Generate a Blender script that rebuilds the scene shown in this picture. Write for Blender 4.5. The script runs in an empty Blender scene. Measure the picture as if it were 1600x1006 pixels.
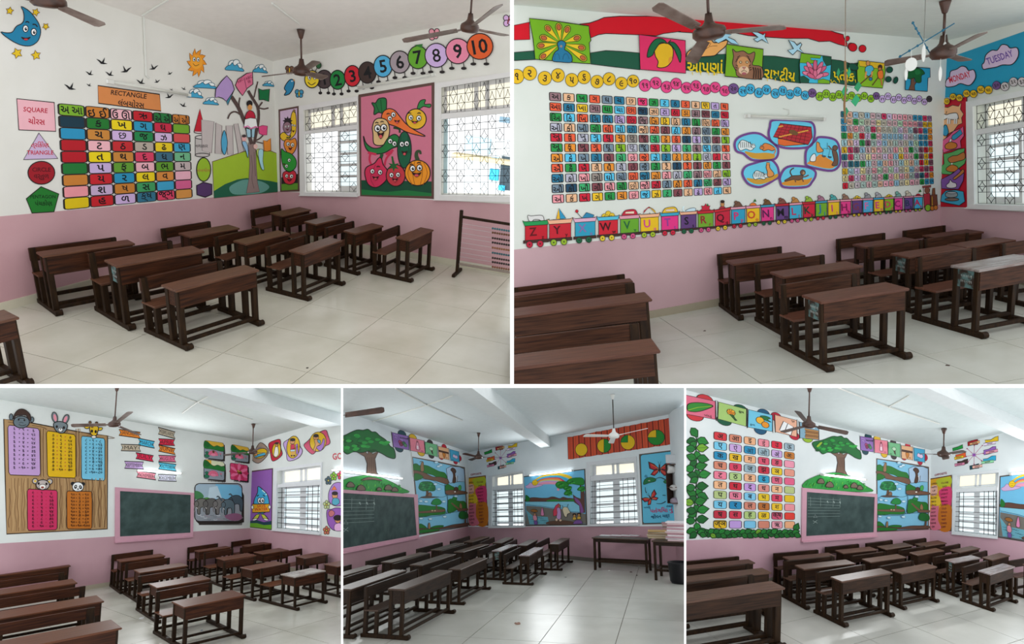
import bpy, bmesh, math, random
from mathutils import Vector, Matrix
from mathutils.geometry import tessellate_polygon

random.seed(7)
DEBUG = False
SC = bpy.context.scene
COL = SC.collection

# ------------------------------------------------------------------ camera
F, CX, CY = 1000.0, 800.0, 503.0          # focal length and centre for the 1600 x 1006 frame
# extra facts about single desks: image point of the right front top corner, scale, width factor, turn
PLACED = {
    (3, 'L1'): ((110.2, 883.2), 1.0, 1.9, -.05), (3, 'L2'): ((121.3, 910.1), 1.02, 1.9, -.05), (3, 'L3'): ((162.9, 938.7), 1.12, 1.55, -.05), (3, 'L4'): ((190.9, 980.2), 1.15, 1.9, -.03),
    (5, 'La'): ((1180.9, 878.8), 1.05, 1.75, -.07), (5, 'Lb'): ((1205.3, 893.6), 1.15, 1.75, -.06), (5, 'Lc'): ((1227.3, 917.6), 1.42, 1.65, -.03),
}
EYE = Vector((0.0, 0.0, 3.0))
cam_data = bpy.data.cameras.new('camera')
cam_data.sensor_width = 36.0
cam_data.lens = 36.0 * F / 1600.0
cam_data.clip_end = 200
cam = bpy.data.objects.new('camera', cam_data)
cam.location = EYE
cam.rotation_euler = (math.radians(90), 0, 0)
COL.objects.link(cam)
SC.camera = cam

# ------------------------------------------------------------------ world, exposure
world = bpy.data.worlds.new('world')
SC.world = world
world.use_nodes = True
bg = world.node_tree.nodes['Background']
bg.inputs[0].default_value = (0.97, 0.99, 1.0, 1)
bg.inputs[1].default_value = 1.35
SC.view_settings.view_transform = 'Standard'
SC.view_settings.look = 'None'
SC.view_settings.gamma = 1
SC.view_settings.use_curve_mapping = False
SC.view_settings.exposure = 0.0


# ------------------------------------------------------------------ materials
def lin(c):
    return c / 12.92 if c <= 0.04045 else ((c + 0.055) / 1.055) ** 2.4


def rgb(hx):
    hx = hx.lstrip('#')
    if len(hx) == 3:
        hx = ''.join(ch * 2 for ch in hx)
    return tuple(lin(int(hx[i:i + 2], 16) / 255) for i in (0, 2, 4)) + (1,)


MATS = {}


def paint(hx, rough=0.6, var=0.06, scale=9.0):
    """flat coloured paint with a faint mottled variation"""
    key = (hx, rough, var)
    if key in MATS:
        return MATS[key]
    m = bpy.data.materials.new('paint_' + hx.lstrip('#'))
    m.use_nodes = True
    nt = m.node_tree
    b = nt.nodes['Principled BSDF']
    b.inputs['Roughness'].default_value = rough
    b.inputs['Specular IOR Level'].default_value = 0.25
    n = nt.nodes.new('ShaderNodeTexNoise')
    n.inputs['Scale'].default_value = scale
    n.inputs['Detail'].default_value = 3
    tc = nt.nodes.new('ShaderNodeTexCoord')
    nt.links.new(tc.outputs['Object'], n.inputs['Vector'])
    mx = nt.nodes.new('ShaderNodeMix')
    mx.data_type = 'RGBA'
    c = rgb(hx)
    mx.inputs[6].default_value = tuple(min(1, v * (1 - var)) for v in c[:3]) + (1,)
    mx.inputs[7].default_value = tuple(min(1, v * (1 + var)) for v in c[:3]) + (1,)
    nt.links.new(n.outputs['Fac'], mx.inputs[0])
    nt.links.new(mx.outputs[2], b.inputs['Base Color'])
    MATS[key] = m
    return m


def two_tone(name, c1, c2, scale=(1, 1, 1), nscale=6.0, rough=0.5, spec=0.4, detail=5.0, lo=0.35, hi=0.65,
             bump=0.0, coords='Object', dist=0.0, metal=0.0):
    m = bpy.data.materials.new(name)
    m.use_nodes = True
    nt = m.node_tree
    b = nt.nodes['Principled BSDF']
    b.inputs['Roughness'].default_value = rough
    b.inputs['Specular IOR Level'].default_value = spec
    b.inputs['Metallic'].default_value = metal
    tc = nt.nodes.new('ShaderNodeTexCoord')
    mp = nt.nodes.new('ShaderNodeMapping')
    mp.inputs['Scale'].default_value = scale
    nt.links.new(tc.outputs[coords], mp.inputs[0])
    n = nt.nodes.new('ShaderNodeTexNoise')
    n.inputs['Scale'].default_value = nscale
    n.inputs['Detail'].default_value = detail
    n.inputs['Distortion'].default_value = dist
    nt.links.new(mp.outputs[0], n.inputs['Vector'])
    r = nt.nodes.new('ShaderNodeValToRGB')
    r.color_ramp.elements[0].position = lo
    r.color_ramp.elements[1].position = hi
    r.color_ramp.elements[0].color = rgb(c1)
    r.color_ramp.elements[1].color = rgb(c2)
    nt.links.new(n.outputs['Fac'], r.inputs[0])
    nt.links.new(r.outputs[0], b.inputs['Base Color'])
    if bump:
        bp = nt.nodes.new('ShaderNodeBump')
        bp.inputs['Strength'].default_value = bump
        bp.inputs['Distance'].default_value = 0.01
        nt.links.new(n.outputs['Fac'], bp.inputs['Height'])
        nt.links.new(bp.outputs[0], b.inputs['Normal'])
    return m


def emitter(name, hx, strength):
    m = bpy.data.materials.new(name)
    m.use_nodes = True
    nt = m.node_tree
    nt.nodes.clear()
    o = nt.nodes.new('ShaderNodeOutputMaterial')
    e = nt.nodes.new('ShaderNodeEmission')
    e.inputs[0].default_value = rgb(hx)
    e.inputs[1].default_value = strength
    nt.links.new(e.outputs[0], o.inputs[0])
    return m


def glass(name, hx, gloss=0.06, frost=0.0):
    m = bpy.data.materials.new(name)
    m.use_nodes = True
    nt = m.node_tree
    nt.nodes.clear()
    o = nt.nodes.new('ShaderNodeOutputMaterial')
    t = nt.nodes.new('ShaderNodeBsdfTransparent')
    t.inputs[0].default_value = rgb(hx)
    g = nt.nodes.new('ShaderNodeBsdfGlossy')
    g.inputs['Roughness'].default_value = 0.05
    mx = nt.nodes.new('ShaderNodeMixShader')
    mx.inputs[0].default_value = gloss
    last = t
    if frost:
        tr = nt.nodes.new('ShaderNodeBsdfTranslucent')
        tr.inputs[0].default_value = rgb(hx)
        m2 = nt.nodes.new('ShaderNodeMixShader')
        m2.inputs[0].default_value = frost
        nt.links.new(t.outputs[0], m2.inputs[1])
        nt.links.new(tr.outputs[0], m2.inputs[2])
        last = m2
    nt.links.new(last.outputs[0], mx.inputs[1])
    nt.links.new(g.outputs[0], mx.inputs[2])
    nt.links.new(mx.outputs[0], o.inputs[0])
    return m


M_WALL = {r: two_tone('wall_white_%d' % r, c1, c2, nscale=1.3, rough=0.75, spec=0.2, detail=6, lo=0.3, hi=0.7)
          for r, (c1, c2) in {1: ('dedcd4', 'e9e7e1'), 2: ('dfe5dd', 'e8ece6'), 3: ('e0e5e3', 'eaeeec'),
                              4: ('dde4e8', 'e8eef1'), 5: ('dee6e8', 'eaf0f1')}.items()}
M_PINK = {r: two_tone('dado_pink_%d' % r, c1, c2, nscale=1.1, rough=0.6, spec=0.3, detail=7, lo=0.25, hi=0.75)
          for r, (c1, c2) in {1: ('be9298', 'cda4a9'), 2: ('c6a1a8', 'd2b0b6'), 3: ('bd949f', 'caa2ac'),
                              4: ('ae8791', 'bc949e'), 5: ('c69cab', 'd2abb8')}.items()}
M_CEIL = {1: paint('ece7e1', .8), 2: paint('dfe5de', .8), 3: paint('d3dbd9', .8), 4: paint('d3dbdd', .8), 5: paint('d0dada', .8)}
M_TILE = {r: two_tone('floor_tile_%d' % r, c1, c2, nscale=1.6, rough={1: .24, 2: .24, 3: .27, 4: .3, 5: .3}[r], spec=0.5, detail=8, lo=0.3, hi=0.7)
          for r, (c1, c2) in {1: ('b9b4a4', 'cac6b9'), 2: ('b9b9ae', 'c8cac2'), 3: ('bab8ac', 'cbc9bf'),
                              4: ('acaca4', 'bdbdb6'), 5: ('b2b2ab', 'c2c2bc')}.items()}
M_GROUT = paint('6f6a60', .9)
M_WOOD = {1: two_tone('school_desk_wood', '20110a', '4a2816', (2.2, 26, 26), 2.0, 0.5, 0.16, 6, .3, .72, .15),
          2: two_tone('school_desk_wood_red', '23130c', '50301f', (2.2, 26, 26), 2.0, 0.5, 0.16, 6, .3, .72, .15),
          3: two_tone('school_desk_wood_warm', '24120a', '4e2916', (2.2, 26, 26), 2.0, 0.5, 0.16, 6, .3, .72, .15),
          4: two_tone('school_desk_wood_dark', '16100c', '34241a', (2.2, 26, 26), 2.0, 0.52, 0.16, 6, .3, .72, .15),
          5: two_tone('school_desk_wood_grey', '1d120c', '3e281b', (2.2, 26, 26), 2.0, 0.52, 0.16, 6, .3, .72, .15)}
M_TOP = {r: two_tone('desk_top_wood_%d' % r, c1, c2, (2.0, 22, 22), 2.0, 0.45, 0.28, 6, .3, .72, .1)
         for r, (c1, c2) in {1: ('43261a', '684430'), 2: ('43261c', '68402f'), 3: ('452614', '6c3e26'),
                             4: ('352820', '523e33'), 5: ('432c22', '664a3c')}.items()}
M_TEAL = two_tone('worn_teal_paint_on_wood', '32261f', '54706f', (5, 5, 5), 3.0, 0.6, 0.3, 8, .42, .58)
M_LEGDARK = two_tone('leg_wood_dark', '190f09', '33210f', (20, 20, 2.5), 2.0, 0.55, 0.15, 6, .3, .72, .15)
M_FAN = two_tone('fan_brown_enamel', '3a241c', '54362a', (1, 1, 1), 8, 0.35, 0.5)
M_FANDUST = two_tone('fan_blade_dusty', '5a463d', '84756d', (1, 1, 1), 5, 0.45, 0.5)
M_FANWHITE = paint('d9d9d5', .4)
M_WHITE = paint('eeeeec', .5)
M_FRAME = {1: paint('e3e0df', .5), 2: paint('e6e9e8', .5), 3: paint('e3e6ea', .5), 4: paint('dcdee2', .5), 5: paint('e3e7ea', .5)}
M_BAR = paint('1c1c20', .5)
M_BORDER = paint('ffffff', .6, .0)
M_PIPE = paint('dcdcd6', .5)
M_TUBE_ON = emitter('lit_tube', 'f4fbff', 6.0)
M_TUBE_OFF = paint('d8d8cf', .3)
M_GLASS = glass('window_glass', 'f2f9fa')
M_FROST = glass('frosted_glass', 'faf6ea', 0.04, 0.3)


# ------------------------------------------------------------------ object helpers
def tag(o, label=None, cat=None, group=None, kind=None):
    if label:
        o['label'] = label
    if cat:
        o['category'] = cat
    if group:
        o['group'] = group
    if kind:
        o['kind'] = kind
    return o


def empty(name, mat, label=None, cat=None, group=None):
    o = bpy.data.objects.new(name, None)
    o.empty_display_size = 0.1
    COL.objects.link(o)
    o.matrix_world = mat
    return tag(o, label, cat, group)


def mesh_obj(name, verts, faces, mats, parent=None, idx=None, smooth=False, mat_world=None):
    me = bpy.data.meshes.new(name)
    me.from_pydata([tuple(v) for v in verts], [], faces)
    for m in (mats if isinstance(mats, (list, tuple)) else [mats]):
        me.materials.append(m)
    if idx:
        me.polygons.foreach_set('material_index', idx)
    if smooth:
        me.polygons.foreach_set('use_smooth', [True] * len(me.polygons))
    me.update()
    o = bpy.data.objects.new(name, me)
    COL.objects.link(o)
    if parent is not None:
        o.parent = parent
    elif mat_world is not None:
        o.matrix_world = mat_world
    return o


class MB:
    """collects simple solids into one mesh"""

    def __init__(self):
        self.v, self.f, self.i = [], [], []

    def _add(self, vs, fs, mi=0):
        b = len(self.v)
        self.v += [Vector(p) for p in vs]
        self.f += [tuple(b + k for k in q) for q in fs]
        self.i += [mi] * len(fs)

    def box(self, x0, x1, y0, y1, z0, z1, mi=0, bev=0.0):
        if bev:
            bm = bmesh.new()
            bmesh.ops.create_cube(bm, size=1)
            for v in bm.verts:
                v.co = Vector(((x0 + x1) / 2 + v.co.x * (x1 - x0), (y0 + y1) / 2 + v.co.y * (y1 - y0), (z0 + z1) / 2 + v.co.z * (z1 - z0)))
            bmesh.ops.bevel(bm, geom=bm.edges[:], offset=bev, segments=1, affect='EDGES')
            self._add([v.co.copy() for v in bm.verts], [[v.index for v in f.verts] for f in bm.faces], mi)
            bm.free()
            return self
        vs = [(x, y, z) for z in (z0, z1) for y in (y0, y1) for x in (x0, x1)]
        self._add(vs, [(0, 2, 3, 1), (4, 5, 7, 6), (0, 1, 5, 4), (2, 6, 7, 3), (0, 4, 6, 2), (1, 3, 7, 5)], mi)
        return self

    def hexa(self, b4, t4, mi=0):
        """bottom quad and top quad, same winding (counter-clockwise from above)"""
        self._add(list(b4) + list(t4), [(3, 2, 1, 0), (4, 5, 6, 7), (0, 1, 5, 4), (1, 2, 6, 5), (2, 3, 7, 6), (3, 0, 4, 7)], mi)
        return self

    def tube(self, p, q, r0, r1=None, n=8, mi=0, caps=True):
        p, q = Vector(p), Vector(q)
        r1 = r0 if r1 is None else r1
        d = (q - p).normalized()
        a = d.orthogonal().normalized()
        b = d.cross(a)
        vs = []
        for c, r in ((p, r0), (q, r1)):
            for k in range(n):
                t = 2 * math.pi * k / n
                vs.append(c + a * (r * math.cos(t)) + b * (r * math.sin(t)))
        fs = [(k, (k + 1) % n, n + (k + 1) % n, n + k) for k in range(n)]
        if caps:
            fs += [tuple(range(n))[::-1], tuple(range(n, 2 * n))]
        self._add(vs, fs, mi)
        return self

    def path(self, pts, r, n=6, mi=0):
        for a, b in zip(pts[:-1], pts[1:]):
            self.tube(a, b, r, r, n, mi)
        return self

    def lathe(self, prof, n=20, mi=0, c=(0, 0, 0)):
        c = Vector(c)
        vs, fs = [], []
        for r, z in prof:
            for k in range(n):
                t = 2 * math.pi * k / n
                vs.append(c + Vector((r * math.cos(t), r * math.sin(t), z)))
        for j in range(len(prof) - 1):
            for k in range(n):
                fs.append((j * n + k, j * n + (k + 1) % n, (j + 1) * n + (k + 1) % n, (j + 1) * n + k))
        fs.append(tuple(range(n))[::-1])
        fs.append(tuple(range((len(prof) - 1) * n, len(prof) * n)))
        self._add(vs, fs, mi)
        return self

    def ball(self, c, r, n=8, mi=0, sx=1, sy=1, sz=1):
        m = max(4, n // 2)
        c = Vector(c)
        prof = [(max(1e-4, math.sin(math.pi * j / m)) * r, -math.cos(math.pi * j / m) * r) for j in range(m + 1)]
        vs, fs = [], []
        for rr, z in prof:
            for k in range(n):
                t = 2 * math.pi * k / n
                vs.append(c + Vector((rr * math.cos(t) * sx, rr * math.sin(t) * sy, z * sz)))
        for j in range(m):
            for k in range(n):
                fs.append((j * n + k, j * n + (k + 1) % n, (j + 1) * n + (k + 1) % n, (j + 1) * n + k))
        self._add(vs, fs, mi)
        return self

    def xform(self, M):
        self.v = [M @ p for p in self.v]
        return self

    def build(self, name, mats, parent=None, smooth=False, mat_world=None):
        return mesh_obj(name, self.v, self.f, mats, parent, self.i, smooth, mat_world)


def copy_tree(o, parent=None):
    c = o.copy()
    COL.objects.link(c)
    if parent is not None:
        c.parent = parent
    for ch in list(o.children):
        copy_tree(ch, c)
    return c


# ------------------------------------------------------------------ rooms
ROOMDATA = {
 1: dict(basis=[[0.4696, 0.83534, 0.28581], [-0.87699, 0.40404, 0.26007], [0.10177, -0.37278, 0.92232]], h=3.1494,
    dims=[0.784, 0.7951, 0.66, 0.2476, 0.6243], ov=0.0811,
    units=dict(A=(3.939,5.652,-0.038,1.018,1.233), B=(3.882,6.500,-0.133,1.125,1.066), C=(3.601,7.235,-0.168,1.068,1.088), D=(5.823,5.819,0.122,0.982,1.047), E=(5.595,6.493,0.037,0.988,0.967), F=(5.353,7.070,-0.049,0.948,0.986), G=(7.364,5.317,0.137,0.985,0.965), H=(7.090,5.926,0.033,0.970,0.852), I=(6.998,6.569,0.042,0.985,0.864), J=(7.031,7.283,0.044,0.959,0.817), K=(1.887,6.044,-0.036,0.987,1.000))),
 2: dict(basis=[[0.98987, 0.03115, 0.13852], [-0.0649, 0.96701, 0.24634], [-0.12628, -0.25283, 0.95923]], h=2.2909,
    dims=[0.788, 0.8857, 0.66, 0.3104, 0.6708], ov=0.0916,
    units=dict(C1=(2.955,7.184,-0.062,1.051,0.990), C2=(3.119,6.393,0.003,1.037,1.015), C3=(2.977,5.344,0.046,0.998,1.032), R1=(4.717,7.498,-0.014,0.948,0.877), R2=(4.671,6.657,0.031,0.967,0.882), R3=(4.656,5.603,0.114,1.021,0.871), F1=(5.689,7.597,-0.016,0.908,0.802), F2=(5.416,6.444,0.044,0.961,0.764), F3=(5.723,6.082,0.041,0.961,0.800), L1=(0.256,7.244,-0.058,1.053,1.685), L2=(0.084,6.196,-0.061,1.071,1.787), L3=(0.010,4.657,-0.072,1.040,1.487))),
 3: dict(basis=[[0.70747, 0.69998, -0.09756], [-0.70582, 0.69275, -0.14802], [-0.03603, 0.17358, 0.98416]], h=3.3758,
    dims=[0.8368, 1.6185, 0.66, 0.5747, 0.6855], ov=0.1152,
    units=dict(C1=(4.660,17.854,-0.062,1.103,1.011), C2=(4.654,16.423,-0.040,1.005,1.145), C3=(4.409,14.362,-0.030,0.998,1.182), C4=(4.141,12.006,-0.005,1.075,1.116), D1=(6.572,18.313,0.006,0.979,0.979), D2=(6.490,16.358,-0.007,0.978,0.911), D3=(6.395,14.507,0.065,0.983,0.968), D4=(6.609,12.992,0.088,0.988,0.858), E1=(7.757,18.000,0.006,0.955,0.839), E2=(7.470,16.194,0.008,0.964,0.822), E3=(7.866,15.047,0.029,0.942,0.755), E4=(7.738,13.231,0.064,0.978,0.764), L1=(2.987,18.938,-0.042,0.989,1.000), L2=(2.631,16.435,-0.051,0.998,1.000), L3=(2.105,13.825,-0.039,1.073,1.380), L4=(2.288,11.741,-0.004,1.009,1.000))),
 4: dict(basis=[[0.26382, 0.93856, -0.22247], [-0.96457, 0.25676, -0.06063], [0.00022, 0.23059, 0.97305]], h=2.4395,
    dims=[1.6554, 0.7681, 0.66, 0.2544, 0.6597], ov=0.0959,
    units=dict(A=(9.671,4.251,-0.007,1.092,1.109), B=(12.398,4.321,0.010,0.977,1.090), C=(15.387,4.413,-0.008,1.000,1.001), D=(14.900,3.576,0.025,0.968,1.029), E=(17.254,3.381,0.003,0.995,0.993), F=(16.852,4.086,0.044,0.973,0.941), G=(17.193,4.922,0.048,0.984,0.936), H=(14.887,5.060,-0.034,1.008,1.054), I=(17.174,5.652,0.005,0.993,0.968), J=(12.958,6.043,-0.059,0.975,1.082), K=(15.261,5.810,-0.011,0.983,1.010), M=(12.537,5.186,-0.017,1.019,1.088), N=(9.532,5.065,0.007,1.072,1.161), O=(10.818,6.109,-0.011,0.978,1.000))),
 5: dict(basis=[[0.9185, 0.39334, -0.04054], [-0.39401, 0.91905, -0.00969], [0.03344, 0.02487, 0.99913]], h=4.7787,
    dims=[0.9109, 0.5913, 0.66, 0.1982, 0.6329], ov=0.0748,
    units=dict(A=(9.775,7.880,0.017,1.170,1.180), B=(9.734,8.621,-0.064,1.092,1.210), C=(10.082,9.314,-0.095,0.961,1.253), D=(11.502,8.032,0.030,1.003,1.113), E=(11.485,8.690,-0.011,1.005,1.065), F=(11.482,9.165,-0.063,0.966,1.035), G=(12.594,8.947,-0.001,0.980,0.910), H=(12.812,8.549,0.025,1.024,0.967), I=(13.132,8.133,0.017,1.004,0.963), J=(13.077,7.432,0.113,1.036,0.988), K=(13.982,8.550,0.056,0.963,0.843), L=(14.114,7.927,0.099,0.980,0.769), M=(14.413,7.450,-0.012,1.003,1.022), N=(13.670,8.953,0.015,0.945,0.859), La=(8.492,9.442,-0.071,0.949,1.000), Lb=(8.365,8.965,-0.063,0.959,1.000), Lc=(7.938,8.233,-0.009,0.993,1.000))),
}

# part of the view that each of the five rooms occupies, up to the middle of the partition walls
BORDERS = {1: (-70, 800, -70, 603), 2: (800, 1670, -70, 603), 3: (-70, 534.5, 603, 1076), 4: (534.5, 1070.5, 603, 1076), 5: (1070.5, 1670, 603, 1076)}
INNER = {1: (-70, 797.5, -70, 600.5), 2: (803, 1670, -70, 600.5), 3: (-70, 533, 606, 1076), 4: (536, 1069, 606, 1076), 5: (1072, 1670, 606, 1076)}


def clip_poly(pts, planes):
    for n, d in planes:
        out = []
        for i, p in enumerate(pts):
            q = pts[(i + 1) % len(pts)]
            a, b = n.dot(p) - d, n.dot(q) - d
            if a >= 0:
                out.append(p)
            if (a > 0 > b) or (a < 0 < b):
                out.append(p + (q - p) * (a / (a - b)))
        pts = out
        if len(pts) < 3:
            return []
    return pts


class Room:
    def __init__(self, k):
        q = ROOMDATA[k]
        self.k, self.h = k, q['h']
        self.B = Matrix([Vector(b) for b in q['basis']]).transposed()
        ez = Vector(q['basis'][2])
        self.M = self.B.to_4x4()
        self.M.translation = EYE - ez * self.h
        self.Mi = self.M.inverted()
        self.C = Vector((0, 0, self.h))
        self.planes = self.frustum(BORDERS[k])
        self.cut = self.frustum(INNER[k])

    def frustum(self, b):
        xl, xr, yt, yb = b
        Bt = self.B.transposed()
        ns = [Vector((1, -(xl - CX) / F, 0)), Vector((-1, (xr - CX) / F, 0)),
              Vector((0, -(yt - CY) / F, -1)), Vector((0, (yb - CY) / F, 1))]
        res = []
        for n in ns:
            n = (Bt @ n).normalized()
            res.append((n, n.dot(self.C)))
        return res

    def ray(self, px, py):
        return self.B.transposed() @ Vector(((px - CX) / F, 1.0, -(py - CY) / F))

    def at_z(self, px, py, z=0.0):
        d = self.ray(px, py)
        return self.C + d * ((z - self.h) / d.z)

    def on_plane(self, px, py, p, n):
        d = self.ray(px, py)
        return self.C + d * ((p - self.C).dot(n) / d.dot(n))

    def img(self, p):
        w = self.B @ (Vector(p) - self.C)
        return (CX + F * w.x / w.y, CY - F * w.z / w.y)

    def height_at(self, xy, py):
        """height above the floor point xy that shows at image row py"""
        lo, hi = -2.0, 9.0
        for _ in range(50):
            m = (lo + hi) / 2
            if self.img((xy[0], xy[1], m))[1] > py:
                lo = m
            else:
                hi = m
        return (lo + hi) / 2

    def frame(self, loc, yaw=0.0, scale=(1, 1, 1)):
        return self.M @ Matrix.Translation(loc) @ Matrix.Rotation(yaw, 4, 'Z') @ Matrix.Diagonal((*scale, 1))


class Wall:
    """upright wall: local x runs along it, y points into the room, z is up"""

    def __init__(self, room, a, b, corner_at_b=True):
        # a, b: image points on the foot of the wall; the local origin sits at the corner
        self.room = room
        A, B = room.at_z(*a), room.at_z(*b)
        self.c = (B if corner_at_b else A).copy()
        u = (B - A)
        u.z = 0
        u.normalize()
        inn = Vector((-u.y, u.x, 0))
        if inn.dot(room.C - self.c) < 0:
            u, inn = -u, -inn
        self.u, self.inn = u, inn
        L = Matrix((u, inn, Vector((0, 0, 1)))).transposed().to_4x4()
        L.translation = self.c
        self.L = L
        self.M = room.M @ L
        R = L.to_3x3().transposed()
        self.planes = [(R @ n, d - n.dot(self.c)) for n, d in room.planes]
        self.cut = [(R @ n, d - n.dot(self.c)) for n, d in room.cut]
        self.obj = None

    def at(self, px, py, off=0.0):
        p = self.room.on_plane(px, py, self.c + self.inn * off, self.inn)
        q = p - self.c
        return Vector((q.dot(self.u), off, q.z))

    def line(self, p, q):
        """height of a straight line on the wall as a function of x"""
        a, b = self.at(*p), self.at(*q)
        return lambda x: a.z + (b.z - a.z) * (x - a.x) / (b.x - a.x)


def tess_slab(loops, y0, y1, planes=None):
    """slab between y0 and y1 from loops of (x, z); the first loop is the outline, the others are holes"""
    verts, faces = [], []
    for y, flip in ((y0, False), (y1, True)):
        ls = [[Vector((x, z, 0)) for x, z in lp] for lp in loops]
        tris = tessellate_polygon(ls)
        b = len(verts)
        flat = [p for lp in ls for p in lp]
        verts += [Vector((p.x, y, p.y)) for p in flat]
        for t in tris:
            a, c, d = (flat[i] for i in t)
            ccw = (c - a).cross(d - a).z > 0
            t = tuple(b + i for i in t)
            # looking from +y (room side) an upright counter-clockwise x-z loop faces -y
            faces.append(t[::-1] if ccw != flip else t)
    n = len(verts) // 2
    b = 0
    for lp in loops:
        m = len(lp)
        for i in range(m):
            j = (i + 1) % m
            faces.append((b + i, b + j, n + b + j, n + b + i))
        b += m
    return verts, faces


def clip_xz(pts, wall):
    out = clip_poly([Vector((x, 0, z)) for x, z in pts], wall.planes)
    return [(p.x, p.z) for p in out]


def make_wall(wall, name, x0, x1, ceil, holes=(), label=None, thick=0.2):
    r = wall.room.k
    outer = clip_xz([(x0, 0), (x1, 0), (x1, ceil(x1)), (x0, ceil(x0))], wall)
    hs = [[(wall.at(*p).x, wall.at(*p).z) for p in h] for h in holes]
    v, f = tess_slab([outer] + hs, 0.0, -thick)
    o = mesh_obj(name, v, f, M_WALL[r], mat_world=wall.M)
    tag(o, label, kind='structure')
    wall.obj = o
    return o


def coat(wall, name, pts, mat, y0=0.0, y1=0.004, label=None, clip=True):
    """thin coat of paint or panel on the wall from (x, z) points"""
    if clip:
        pts = clip_xz(pts, wall)
    if len(pts) < 3:
        return None
    v, f = tess_slab([pts], y1, y0)
    o = mesh_obj(name, v, f, mat, wall.obj)
    if label:
        o['label'] = label
    return o


ROOM = {k: Room(k) for k in ROOMDATA}
# ------------------------------------------------------------------ partition walls between the five rooms
def partition(name, p, q, half, d0, d1, label):
    """thin white wall whose front edge runs between two image points"""
    def pt(px, py, d):
        return EYE + Vector(((px - CX) / F, 1, -(py - CY) / F)) * d
    a, b = pt(*p, d0), pt(*q, d0)
    c, e = pt(*q, d1), pt(*p, d1)
    n = (b - a).cross(c - a).normalized() * (half / F * d0)
    m = MB()
    m.hexa([a - n, b - n, c - n, e - n], [a + n, b + n, c + n, e + n])
    return tag(m.build(name, M_BORDER), label, kind='structure')


PD0, PD1 = 3.6, 4.1
partition('wall_partition', (-70, 603), (1670, 603), 3.0, PD0, PD1, 'white floor partition between the upper and the lower rooms')
partition('wall_partition', (800, -70), (800, 603), 3.0, PD0, PD1, 'white partition between the two upper rooms')
partition('wall_partition', (534.5, 603), (534.5, 1076), 1.6, PD0, PD1, 'white partition between lower left and lower middle rooms')
partition('wall_partition', (1070.5, 603), (1070.5, 1076), 1.6, PD0, PD1, 'white partition between lower middle and lower right rooms')

# ------------------------------------------------------------------ room shells
# foot points of the walls (a .. corner .. b), ceiling points, image points of the pink line
SHELL = {
    1: dict(a=(24, 480), c=(436, 368), b=(712, 414.8), top=(430, 97), tl=(223, 27), tr=(797, 18),
            pinkl=((0, 338), (438, 299)), pinkr=((438, 299), (797, 319)), desc='number caterpillar room',
            tile=(0.84, 1.0, 13, (6.23, 3.78)), skirt='cbc4b0'),
    2: dict(a=(1013.5, 497.5), c=(1466, 414), b=(1600, 445), top=(1468, 62), tl=(803, 8), tr=(1600, 34),
            pinkl=((803, 390), (1466, 320)), pinkr=((1466, 323), (1600, 331)), desc='alphabet train room',
            tile=(0.8, 0.8, 4, (3.2, 4.6)), skirt='a89e8a'),
    3: dict(a=(137.8, 921), c=(389, 878.5), b=(533, 908), top=(392, 690), tl=(234, 663.5), tr=(482, 665),
            pinkl=((0, 849), (389, 825)), pinkr=((389, 825), (533, 840)), desc='times table board room',
            tile=(1.2, 1.7, 6, (7.0, 12.0)), skirt='b5ab99'),
    4: dict(a=(536, 914), c=(731, 858), b=(1069, 891.6), top=(733, 706), tl=(552, 648), tr=(1058, 645),
            pinkl=((536, 864), (730, 823)), pinkr=((730, 823), (1060, 822)), desc='fraction banner room',
            tile=(1.9, 1.1, 2, (12.0, 3.5)), skirt='6f6660'),
    5: dict(a=(1212, 908.5), c=(1452, 874), b=(1598, 904), top=(1454, 703), tl=(1209, 643), tr=(1560, 678),
            pinkl=((1072, 844), (1452, 826)), pinkr=((1452, 826), (1600, 842)), desc='Hindi letter chart room',
            tile=(1.2, 1.0, 3, (11.0, 7.5)), skirt='a0978c'),
}
# window openings on the right-hand walls, as image quads top left, top right, bottom right, bottom left
HOLES = {
    1: [((475.3, 172.3), (558.5, 158), (558.5, 300.3), (478, 299.5)), ((689.8, 136.9), (799, 119.7), (799, 306.4), (688.8, 303.9))],
    2: [((1522.4, 166), (1665, 136.6), (1665, 321.6), (1525, 318.2))],
    3: [((433.7, 736), (501.7, 727), (500.2, 831), (432, 824.7))],
    4: [((770, 745), (817, 736.5), (818.6, 821.3), (768.7, 821.3)), ((923, 726.8), (991.4, 720.6), (997.7, 816.3), (921.8, 818.8))],
    5: [((1495.3, 743), (1560, 738), (1557.5, 837.4), (1491.6, 830))],
}
WL, WR, CEIL = {}, {}, {}
CUTS = []


def flat_prism(name, pts, th, mat, M, up=1):
    """flat polygon given a thickness on its far side"""
    n = len(pts)
    v = [tuple(p) for p in pts] + [(p.x, p.y, p.z - th * up) for p in pts]
    f = [tuple(range(n)), tuple(range(n, 2 * n))[::-1]] + [(i, n + i, n + (i + 1) % n, (i + 1) % n) for i in range(n)]
    return mesh_obj(name, v, f, mat, mat_world=M)


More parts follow.
